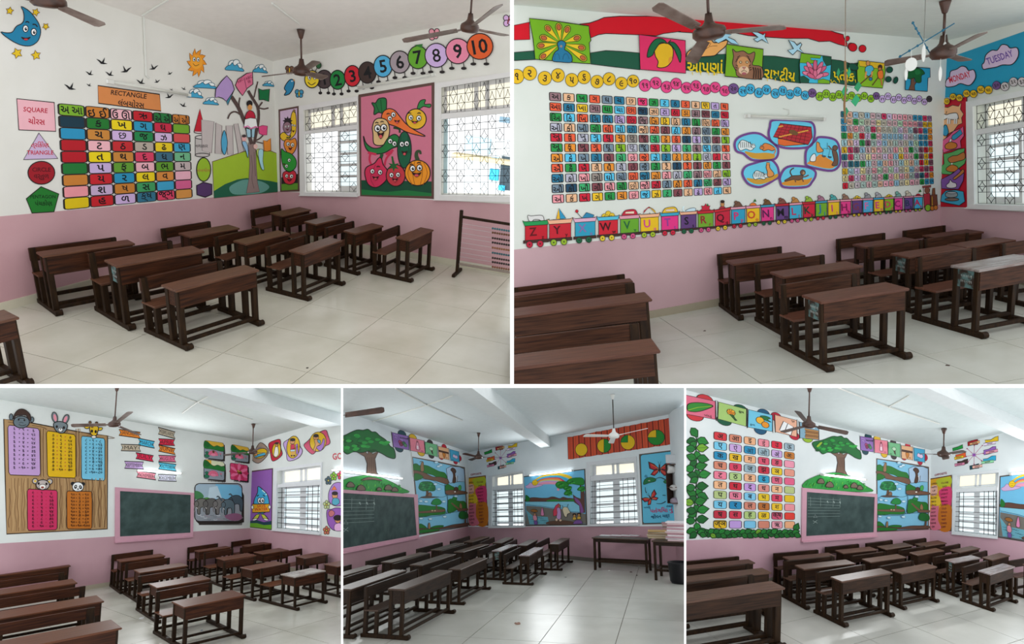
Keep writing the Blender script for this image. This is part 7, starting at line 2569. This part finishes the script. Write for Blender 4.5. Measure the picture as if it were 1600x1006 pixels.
def comic(wall, T, lab):
    s = Art(wall, 'comic_mural', lab, T)
    s.poly('5a4a44', [(25, 95), (330, 150), (620, 215), (660, 880), (105, 975)]).poly('74b0cc', [(38, 108), (330, 165), (608, 228), (648, 870), (118, 960)])
    bush(s, [(42, 185), (80, 175), (110, 195), (150, 190), (165, 190), (210, 200), (260, 225), (330, 260), (390, 275), (415, 310), (412, 345), (320, 330), (250, 300), (150, 275), (50, 255)])
    s.blob('6a4c3c', [(45, 250), (150, 270), (260, 320), (350, 325), (430, 352), (435, 405), (380, 395), (280, 365), (150, 340), (52, 290)], 3)
    bush(s, [(55, 290), (100, 288), (150, 320), (140, 340), (60, 365)])
    s.blob('8a6a4a', [(128, 175), (140, 150), (155, 160), (158, 200), (160, 255), (128, 260), (122, 215)], 3).line('5a3a2a', 7, [(112, 158), (130, 148), (155, 160)], sm=3)
    s.line('2a4a56', 4, [(45, 365), (150, 350), (260, 365), (330, 400), (420, 430)], sm=4)
    s.poly('9ab4cc', [(412, 230), (460, 205), (560, 210), (612, 235), (622, 380), (560, 375), (450, 395), (425, 340)], 4)
    s.blob('4a3228', [(460, 245), (480, 220), (510, 235), (522, 265), (510, 290), (520, 330), (515, 385), (482, 385), (490, 310), (480, 270)], 3).line('d0d0d0', 7, [(518, 310), (535, 360)]).line('3a2a22', 5, [(540, 310), (535, 380)])
    # oak with squirrel
    s.line('5a4434', [26, 34], [(198, 450), (200, 520), (190, 550)]).blob('1e6a3a', [(105, 430), (130, 385), (180, 375), (240, 380), (280, 415), (290, 465), (260, 482), (200, 478), (150, 480), (110, 460)], 4, '103a1c')
    for k in range(14):
        s.ell(('2a8a4a', '155a30')[k % 2], 130 + (k * 41 % 150), 395 + (k * 29 % 70), 17, 10, n=8)
    s.blob('7a5c46', [(205, 545), (215, 505), (235, 495), (250, 520), (240, 548)], 3).blob('5a4436', [(120, 555), (180, 540), (300, 545), (330, 550), (200, 562)], 2)
    s.line('2a4a56', 4, [(85, 580), (140, 555), (250, 545), (370, 550), (430, 525)], sm=4)
    bush(s, [(400, 430), (430, 405), (470, 425), (500, 440), (520, 480), (480, 490), (405, 490)])
    s.blob('6a4c3c', [(405, 480), (470, 470), (550, 475), (635, 490), (640, 512), (520, 520), (420, 520)], 3).ell('4a3228', 522, 462, 24, 26, ol=3).ell('d8d0c8', 510, 490, 12, 9, ol=2)
    s.blob('3f9a4a', [(550, 470), (548, 430), (570, 415), (582, 440), (575, 470)], 2).line('2a4a56', 5, [(400, 400), (400, 480), (430, 530), (640, 515)], sm=4)
    # lower pictures
    bush(s, [(92, 650), (150, 640), (240, 650), (320, 655), (380, 670), (400, 690), (390, 740), (240, 755), (96, 770)])
    s.blob('6a4c3c', [(100, 712), (180, 705), (300, 690), (390, 688), (380, 715), (200, 728), (105, 728)], 2).line('5a4434', [12, 16], [(300, 630), (305, 690)])
    s.blob('1f7a3a', [(245, 620), (270, 580), (310, 565), (350, 590), (352, 625), (310, 640), (265, 635)], 3, '103a1c')
    for x in (255, 285):
        s.ell('b89a7a', x, 702, 13, 9, ol=2)
    bush(s, [(430, 600), (460, 570), (500, 580), (560, 595), (620, 600), (640, 660), (635, 690), (560, 680), (500, 710), (435, 725)])
    s.blob('1f7a3a', [(478, 570), (500, 545), (530, 560), (525, 582), (490, 582)], 3, '103a1c').line('6a4c3c', [14, 22], [(470, 615), (510, 650), (560, 690)], sm=3).blob('8a6a4a', [(560, 640), (572, 615), (590, 650), (585, 680), (562, 670)], 2).blob('6a4c3c', [(540, 690), (645, 675), (645, 705), (560, 708)], 2)
    s.line('2a4a56', 5, [(425, 535), (430, 640), (410, 735), (330, 760), (95, 775)], sm=4).line('2a4a56', 5, [(410, 735), (520, 715), (650, 700)], sm=4)
    bush(s, [(105, 862), (130, 850), (180, 880), (190, 905), (110, 910)])
    bush(s, [(240, 890), (300, 870), (380, 868), (360, 890), (260, 905)])
    s.blob('5a4034', [(105, 905), (220, 900), (360, 890), (480, 860), (560, 850), (650, 840), (652, 868), (400, 905), (112, 945)], 3)
    bush(s, [(110, 925), (200, 910), (340, 908), (300, 930), (115, 955)])
    s.line('5a4434', [14, 20], [(630, 760), (625, 850)]).blob('14602a', [(555, 750), (570, 715), (610, 712), (650, 730), (655, 780), (600, 795), (560, 780)], 3, '0c3a16').blob('8a6a4a', [(210, 900), (212, 850), (225, 838), (232, 870), (230, 905)], 2)
    for x, y in ((325, 205), (350, 190), (330, 460), (290, 405), (125, 595), (185, 600), (385, 600), (130, 790), (235, 795), (395, 770), (300, 160), (520, 540)):
        s.ell('b8d4e2', x, y, 22, 12, ol=2, olc='3a5a6a', n=12)
    s.build()


comic(L4, T_C, 'framed story comic of jungle scenes beside the chalkboard, fraction banner room')
HC = homography([(25, 95), (620, 215), (660, 880), (105, 975)], [F5(158, 466), F5(489, 520), F5(488, 915), F5(160, 930)])
comic(L5, lambda x, y: HC(x, y), 'framed story comic of jungle scenes beside the chalkboard, Hindi letter chart room')

# opposites list
T_O = T_C
PAIRS = [('OPEN', 'CLOSE'), ('HAPPY', 'SAD'), ('UP', 'DOWN'), ('HEAVY', 'LIGHT'), ('SLOW', 'FAST'), ('BIG', 'SMALL'), ('LOUD', 'QUIET'), ('NEW', 'OLD'), ('HOT', 'COLD'), ('GOOD', 'BAD'), ('DRY', 'WET'), ('GIVE', 'TAKE'), ('ON', 'OFF')]


def opposites(wall, T, lab):
    s = Art(wall, 'opposites_list', lab, T)
    s.poly('5a3a30', [(628, 335), (855, 305), (885, 870), (665, 872)]).poly('c9961e', [(638, 345), (846, 317), (874, 860), (672, 862)])
    s.blob('a8b028', [(720, 345), (840, 325), (850, 400), (760, 430), (710, 390)]).blob('c83a68', [(740, 460), (855, 430), (862, 620), (800, 640), (760, 560)]).blob('b86a1e', [(750, 640), (868, 620), (874, 855), (760, 858)])
    s.blob('c86a80', [(668, 640), (740, 600), (745, 760), (780, 850), (675, 860)]).blob('d0a090', [(655, 420), (715, 410), (720, 500), (662, 510)]).blob('d4b02a', [(660, 540), (740, 520), (760, 600), (700, 620)])
    for i, (p, q) in enumerate(PAIRS):
        y = 388 + i * 37.5
        x = 685 + i * 1.3
        s.text('3a1420', p, x, y, 25, -5, width=min(62, 15 * len(p))).text('5a1428', q, x + 105, y - 6, 25, -5, width=min(72, 15 * len(q)))
    s.text('8a2238', 'OPPOSITE', 745, 292, 30, -8, width=122)
    s.build()


opposites(R4W, T_O, 'colourful painted list of English opposites, fraction banner room')
HO = homography([(628, 335), (855, 305), (885, 870), (665, 872)], [F5(489, 595), F5(633, 570), F5(631, 925), F5(492, 914)])
opposites(R5, lambda x, y: HO(x, y), 'colourful painted list of English opposites, Hindi letter chart room')

# wheel of ribbons
T_W = crop(1470, 670, 12.31)
RIB = [([(225, 372), (320, 345), (420, 300), (425, 370), (330, 400), (230, 425)], '1a8a3a', None, ''), ([(515, 255), (620, 215), (710, 200), (712, 300), (600, 310), (520, 330)], '9a1422', [(555, 275), (748, 222), (750, 270), (560, 312)], 'dca870'),
       ([(850, 215), (960, 210), (1040, 160), (1105, 135), (1105, 230), (1000, 245), (860, 265)], 'd8b420', [(825, 275), (1060, 235), (1055, 285), (830, 330)], 'd8c8dc'), ([(825, 410), (920, 390), (1000, 340), (1058, 335), (1060, 440), (930, 480), (830, 500)], '8a58a8', [(858, 440), (1095, 385), (1098, 440), (865, 485)], 'd490a0'),
       ([(815, 580), (900, 570), (980, 520), (1060, 512), (1058, 605), (960, 610), (818, 625)], '2a9ac0', [(780, 625), (1020, 595), (1020, 645), (785, 672)], '88c898'), ([(555, 712), (640, 695), (730, 665), (735, 755), (640, 765), (560, 785)], '15404a', [(605, 712), (795, 680), (798, 730), (610, 762)], 'd8a89a'),
       ([(318, 625), (400, 620), (460, 590), (520, 575), (520, 660), (430, 690), (320, 690)], '3a2a26', [(265, 672), (455, 640), (460, 690), (268, 722)], 'c87a98'), ([(285, 500), (380, 480), (478, 450), (480, 540), (390, 560), (290, 580)], 'd8582a', [(262, 545), (430, 505), (440, 555), (265, 595)], 'd8b420')]


def wheel(wall, T, lab):
    g = Art(wall, 'ribbon_wheel', lab, T, group=True)
    s = g.sub('wheel_arrows', 'purple star with pink arrows')
    for x, y in ((645, 320), (800, 318), (815, 470), (785, 610), (640, 680), (525, 630), (490, 530), (505, 380)):
        s.line('a83a6a', 7, [(640, 500), (x, y)]).ell('8a2a5a', x, y, 12, n=8)
    s.poly('8a4aa0', star_pts(640, 500, 50, 8, .45)).build()
    for P, c, Q, c2 in RIB:
        s = g.sub('wheel_ribbon')
        s.poly(c, P, 7)
        if Q:
            s.poly(c2, Q, 6)
            m = [sum(p[i] for p in Q) / 4 for i in (0, 1)]
            s.line('4a2a3a', 14, [(m[0] - 55, m[1] + 10), (m[0] + 50, m[1] - 10)])
        s.build()


wheel(R5, T_W, 'wheel of coloured ribbons round a purple star, Hindi letter chart room')
HW = homography([(220, 300), (1105, 135), (1105, 650), (262, 722)], [E4(888, 408), E4(1098, 368), E4(1094, 500), E4(908, 523)])
wheel(R4W, lambda x, y: HW(x, y), 'wheel of coloured ribbons round a purple star, fraction banner room')

# rainbow landscape
T_R = crop(810, 720, 9.145)


def rainbow(wall, T, lab):
    s = Art(wall, 'rainbow_mural', lab, T)
    s.poly('4a4440', [(65, 220), (955, 112), (985, 918), (100, 932)]).poly('68aed0', [(82, 232), (940, 128), (965, 900), (110, 912)])
    for c, w, r0 in (('d0ac28', 44, 0), ('3a9ec2', 40, 42), ('c02a50', 24, 72), ('d88a4a', 34, 98), ('a8c080', 26, 126), ('b090c4', 30, 150), ('d890a8', 34, 178)):
        s.line(c, w, [(240 + r0 * .3, 290 + r0 * .35), (330, 235 + r0 * .5), (450, 205 + r0 * .62), (580, 198 + r0 * .75), (680 - r0 * .6, 215 + r0 * .95), (760 - r0 * 1.1, 250 + r0 * .98)], sm=4)
    s.blob('c0a0c4', [(100, 365), (140, 340), (170, 310), (220, 330), (290, 335), (350, 345), (290, 370), (210, 385), (130, 392)], 3, '7a5a8a').ell('dcb820', 236, 312, 40, 38, ol=4, olc='8a6a1a').ell(INK, 224, 304, 4).ell(INK, 248, 304, 4).line(INK, 3, [(222, 322), (236, 332), (252, 322)], sm=3)
    s.blob('5a3c32', [(105, 545), (160, 530), (220, 522), (330, 530), (420, 528), (470, 512), (520, 515), (590, 535), (640, 515), (700, 530), (790, 540), (790, 575), (400, 580), (110, 580)], 3).blob('2a7a32', [(400, 565), (520, 550), (620, 565), (790, 550), (790, 580), (480, 585)]).blob('1f6a2a', [(104, 490), (140, 505), (165, 540), (150, 575), (106, 575)], 2)
    s.poly('78b6cc', [(105, 582), (780, 580), (870, 620), (880, 730), (740, 725), (620, 670), (480, 670), (330, 645), (108, 625)], 3)
    s.poly('6a6660', [(108, 640), (330, 655), (480, 680), (620, 690), (760, 735), (890, 740), (962, 760), (965, 898), (110, 910)]).poly('5f9aaa', [(110, 700), (210, 790), (420, 800), (440, 900), (160, 905), (150, 860)])
    for k in range(16):
        x, y = 150 + (k * 53 % 290), 800 + (k * 37 % 95)
        s.line('3a5a66', 4, [(x, y), (x + 25, y + 5), (x + 50, y)], sm=2)
    s.blob('5a4034', [(420, 870), (620, 850), (780, 870), (780, 905), (430, 905)], 2)
    s.poly('5a3a34', [(780, 480), (830, 520), (890, 540), (890, 430), (870, 400), (880, 340), (930, 400), (945, 470), (950, 740), (880, 745), (870, 640), (800, 590)], 3).blob('7a4a88', [(800, 520), (860, 560), (900, 620), (930, 720), (890, 740), (875, 640), (820, 580)])
    for P in ([(530, 335), (560, 300), (620, 290), (690, 300), (720, 340), (680, 375), (600, 395), (550, 375)], [(640, 385), (700, 360), (760, 370), (740, 420), (680, 420)], [(650, 470), (680, 430), (740, 425), (765, 455), (730, 485), (680, 490)], [(690, 300), (740, 255), (830, 240), (910, 245), (940, 290), (930, 340), (870, 345), (780, 330), (720, 330)], [(840, 410), (880, 370), (935, 365), (938, 415), (880, 425)]):
        s.blob('227a2a', P, 4, '103a16')
        x, y = P[0]
        for k in range(5):
            s.ell(('3a9a3a', '175a22')[k % 2], x + 40 + k * 16, y + (k % 3) * 14 - 6, 17, 10, n=8)
    s.poly('c03a50', [(500, 790), (495, 720), (530, 640), (575, 608), (605, 640), (580, 680), (545, 780)], 4).blob('b08ab8', [(550, 680), (590, 670), (610, 760), (600, 830), (545, 825), (555, 740)], 3).ell('9a6a4a', 585, 648, 16, 20, ol=3).line('8a5a3a', 10, [(600, 700), (640, 690)])
    s.blob('c8bca0', [(630, 690), (650, 660), (700, 665), (720, 700), (740, 740), (700, 760), (690, 800), (660, 790), (640, 740)], 4).line(INK, 6, [(640, 665), (625, 635)]).line(INK, 6, [(695, 660), (712, 615)]).ell('c8a890', 545, 840, 20, 22, ol=3).ell('c8a890', 600, 848, 20, 18, ol=3)
    s.blob('8a5a2a', [(175, 715), (190, 695), (230, 690), (265, 705), (272, 725), (220, 735)], 3).line(INK, 4, [(225, 730), (230, 790)]).ell('b07a5a', 235, 765, 16, 18, ol=3).blob('c08090', [(210, 785), (250, 780), (270, 830), (250, 855), (215, 840)], 3).blob('6a4a8a', [(225, 855), (265, 860), (270, 905), (230, 905)], 2).blob('c87aa0', [(320, 770), (335, 670), (350, 690), (365, 775)], 3)
    for x, y in ((800, 800), (865, 790)):
        s.ell('221a1c', x, y - 30, 28, 22).ell('a87a4a', x, y - 15, 18, 20, ol=3).blob('c09a3a', [(x - 24, y + 40), (x - 18, y + 5), (x + 18, y + 5), (x + 26, y + 35)], 3)
    s.blob('6f4a88', [(790, 880), (820, 850), (890, 850), (910, 895), (790, 900)], 2).build()


rainbow(R4W, T_R, 'framed landscape painting with rainbow, river and villagers, fraction banner room')
HR = homography([(65, 220), (955, 112), (985, 918), (100, 932)], [F5(932, 578), F5(1440, 508), F5(1440, 1050), F5(922, 965)])
rainbow(R5, lambda x, y: HR(x, y), 'framed landscape painting with rainbow at the right edge, Hindi letter chart room')

# fraction banner
T_F = crop(800, 600, 4.022)
g = Art(R4W, 'fraction_banner', 'long orange plank banner with four pie fractions', T_F, group=True)
B0, B1, B2, B3 = (348, 335), (990, 213), (1002, 378), (352, 474)
for k in range(18):
    u0, u1 = k / 18, (k + 1) / 18
    p = lambda A, B, u: (A[0] + (B[0] - A[0]) * u, A[1] + (B[1] - A[1]) * u)
    jit = (k * 7 % 5) - 2
    q = [p(B0, B1, u0 + .002), p(B0, B1, u1 - .002), p(B3, B2, u1 - .002), p(B3, B2, u0 + .002)]
    q = [(q[0][0], q[0][1] + jit), (q[1][0], q[1][1] - jit), (q[2][0], q[2][1] - jit), (q[3][0], q[3][1] + jit)]
    s = g.sub('banner_plank')
    s.poly(('b8442a', 'c04a2c', 'ae3f28')[k % 3], q, 2.5, '5a1c14').line('8a2f20', 2, [p(q[0], q[1], .4), p(q[3], q[2], .45)])
    s.build()
for (x, y, rx, ry, fr) in ((436, 412, 38, 40, 0), (578, 388, 43, 43, 2), (728, 366, 45, 46, 1), (906, 335, 53, 48, 3)):
    s = g.sub('pie_fraction', ('whole yellow pie', 'pie with one green quarter', 'pie half green', 'pie with three green quarters')[fr], up=30)
    s.ell('cfa816', x, y, rx, ry, 0, n=32)
    gr = [math.radians(a) for a in {0: [], 1: range(180, 271, 10), 2: range(-90, 91, 10), 3: range(-90, 181, 10)}[fr]]
    if gr:
        s.poly('1f7a2a', [(x, y)] + [(x + rx * math.cos(t), y + ry * math.sin(t)) for t in gr], 2)
    s.line(INK, 3, [(x + rx * math.cos(t / 16 * math.pi), y + ry * math.sin(t / 16 * math.pi)) for t in range(32)], True).build()

# butterfly panel
T_B = crop(990, 690, 7.185)
s = Art(R4W, 'butterfly_panel', 'blue framed painted panel on the life cycle of the butterfly', T_B)
s.poly('5a524c', [(60, 140), (482, 88), (508, 920), (97, 930)]).poly('5aaecb', [(78, 165), (95, 148), (455, 104), (472, 118), (494, 895), (480, 906), (120, 915), (104, 900)], 3)
for x, y, k, rot in ((290, 295, 1.0, 0), (188, 628, .72, -35)):
    c_, s_ = math.cos(math.radians(rot)), math.sin(math.radians(rot))
    R_ = lambda P: [(x + k * (a * c_ - b * s_), y + k * (a * s_ + b * c_)) for a, b in P]
    for m in (-1, 1):
        s.poly('4a2020', R_([(m * 8, 5), (m * 60, -45), (m * 125, -72), (m * 112, 5), (m * 60, 25)]), 4).poly('b52634', R_([(m * 14, 2), (m * 62, -36), (m * 108, -55), (m * 98, 0), (m * 58, 16)]))
        s.poly('4a2020', R_([(m * 8, 12), (m * 60, 25), (m * 100, 75), (m * 55, 88), (m * 18, 50)]), 4).poly('b52634', R_([(m * 14, 18), (m * 58, 32), (m * 86, 70), (m * 54, 78), (m * 22, 46)]))
        s.line('c88a3a', 4, R_([(m * 14, 8), (m * 90, -40)])).line('c88a3a', 4, R_([(m * 16, 25), (m * 65, 62)]))
    s.poly('3a1a18', R_([(-7, -40), (7, -40), (10, 30), (0, 60), (-10, 30)])).line(INK, 3, R_([(-3, -40), (-18, -75)])).line(INK, 3, R_([(3, -40), (18, -75)]))
s.blob('1a6a3a', [(112, 480), (125, 425), (180, 400), (245, 415), (240, 445), (170, 462)], 4).ell('a8a090', 175, 437, 12, 7).blob('1a6a3a', [(335, 450), (365, 425), (365, 470)], 3).text('1a4a6a', 'ઈંડું', 140, 390, 30)
for P in ([(250, 415), (300, 402), (355, 425)], [(130, 510), (132, 550), (145, 575)], [(255, 692), (310, 695), (360, 670)]):
    s.line('2a2022', [5, 10], P, sm=3)
s.line('1a3a4a', 8, [(325, 600), (360, 602)]).text('b03a6a', 'પતંગિયા નું', 312, 772, 62, -3, width=255).text('1a4a6a', 'જીવન ચક્ર', 300, 838, 52, -6, width=210).text('1a4a6a', 'પતંગિયું', 150, 738, 26, width=75).text('1a4a6a', 'કોશેટો', 402, 722, 26, width=75)
s.build()

# ------------------------------------------------------------------ leaf border and Hindi chart
def leafshape(x, y, L, ang, w=.36):
    P = [(0, 0), (.25, -w * .8), (.55, -w), (.85, -w * .4), (1.05, 0), (.85, w * .4), (.55, w), (.25, w * .8)]
    c, s = math.cos(math.radians(ang)), math.sin(math.radians(ang))
    return [(x + L * (a * c - b * s), y + L * (a * s + b * c)) for a, b in P]


g = Art(L5, 'leaf_border', 'painted border of dark green leaves down and along the Hindi chart', E5, group=True)
stem = [(40, 275), (75, 345), (70, 400), (75, 460), (65, 520), (85, 570), (70, 640), (75, 690), (60, 740), (75, 790), (70, 850), (75, 910)]
s = g.sub('stem')
s.line('123a1c', 7, stem, sm=3).line('123a1c', 7, [(75, 925), (300, 938), (480, 935), (700, 925)], sm=3).build()
rnd = random.Random(21)
LV = [(40, 275, 70, 55)]
for i, (x, y) in enumerate(stem[1:]):
    LV += [(x - 2, y + 8, 66, 190 + rnd.uniform(-25, 15)), (x + 2, y + 2, 74, 18 + rnd.uniform(-30, 15)), (x, y + 20, 58, (140, 60)[i % 2] + rnd.uniform(-20, 20))]
for i in range(19):
    x = 80 + i * 33
    LV += [(x, 937, 48, -20 + rnd.uniform(-12, 12)), (x + 14, 940, 46, 24 + rnd.uniform(-12, 12))]
LV += [(690, 925, 55, -65)]
for i, (x, y, L, an) in enumerate(LV):
    s = g.sub('leaf', up=(i % 9) * 3 + 3)
    s.poly(('1c6a2c', '175a26', '237a30', '1f6e2a')[i % 4] if i % 17 != 5 else '6a9a2a', leafshape(x, y, L, an), 4, '0c2a12')
    c_, s_ = math.cos(math.radians(an)), math.sin(math.radians(an))
    s.line('0f4a1c', 2, [(x, y), (x + L * c_, y + L * s_)]).build()
colsH = ['c0303a c27a64 d8a27c d8808e c82038 8fa5b0', '6ab4d2 b896c8 1f80aa 8aa2ae b896c8 b8702c', '1f7fa8 d0a820 d8a27c c84a64 c84a64 d88aa0', 'c27a64 c83a58 8aa2ae b8283c d0b020 d08a78',
         'd8728a a0b878 d8a27c 2a90b4 c85a74 d0587c', 'dca880 b81f34 b48ac8 c88078 dca880 a8b478', 'a4b478 d0708a 70b4d4 d0b020 c83a58 d0ac1c', '6ab4d4 1f7ca8 c27a68 a8622a d8b02a d88890',
         'b02a3c c03048 a0b874 d8b41e c04a68 d03a30', 'd0a81c b090cc 70b4d4 c27a68 d890a0 dca078']
letH = ['अ|आ|इ|ई|उ|ऊ', 'ए|ऐ|ओ|औ|अं|अः', 'क|ख|ग|घ|ङ|', 'च|छ|ज|झ|ञ|', 'ट|ठ|ड|ढ|ण|', 'त|थ|द|ध|न|', 'प|फ|ब|भ|म|', 'य|र|ल|व|श|', 'ष|स|ह|ळ|क्ष|', 'ज्ञ||||ऋ|']
letter_chart(L5, 'hindi_letter_chart', 'chart of rounded coloured cells with Hindi letters', [E5(174, 290), E5(695, 374), E5(698, 912), E5(172, 912)],
             6, 10, [r.split() for r in colsH], [r.split('|') for r in letH], (.09, .1), ol=.035, rad=.14, size=.72, asp=1.5)
# ------------------------------------------------------------------ things that run into a partition end flush with it
def trim(o, R, keep=None):
    bpy.context.view_layer.update()

    def walk(x):
        yield x
        for ch in list(x.children):
            yield from walk(ch)
    for x in list(walk(o)):
        if x.type != 'MESH':
            continue
        T = R.Mi @ x.matrix_world
        pts = [T @ v.co for v in x.data.vertices]
        for n, d in R.cut:
            vals = [n.dot(p) - d for p in pts]
            if min(vals) >= -1e-5:
                continue
            if max(vals) <= 0:
                bpy.data.objects.remove(x)
                break
            if x.data.users > 1:
                x.data = x.data.copy()
            A = T.to_3x3()
            nl = A.transposed() @ n
            t = n.dot(T.translation) - d
            nn = nl.normalized()
            bm = bmesh.new()
            bm.from_mesh(x.data)
            g = bmesh.ops.bisect_plane(bm, geom=bm.verts[:] + bm.edges[:] + bm.faces[:], plane_co=nn * (-t / nl.length), plane_no=nn, clear_inner=True)
            ed = [e for e in g['geom_cut'] if isinstance(e, bmesh.types.BMEdge)]
            if ed:
                bmesh.ops.holes_fill(bm, edges=ed)
            bm.to_mesh(x.data)
            bm.free()
            pts = [T @ v.co for v in x.data.vertices]
            if not pts:
                bpy.data.objects.remove(x)
                break


bpy.context.view_layer.update()
for o, R in CUTS:
    trim(o, R)

bpy.data.objects.remove(_fo)
bpy.data.scenes.remove(_fs)
bpy.data.curves.remove(_fc)
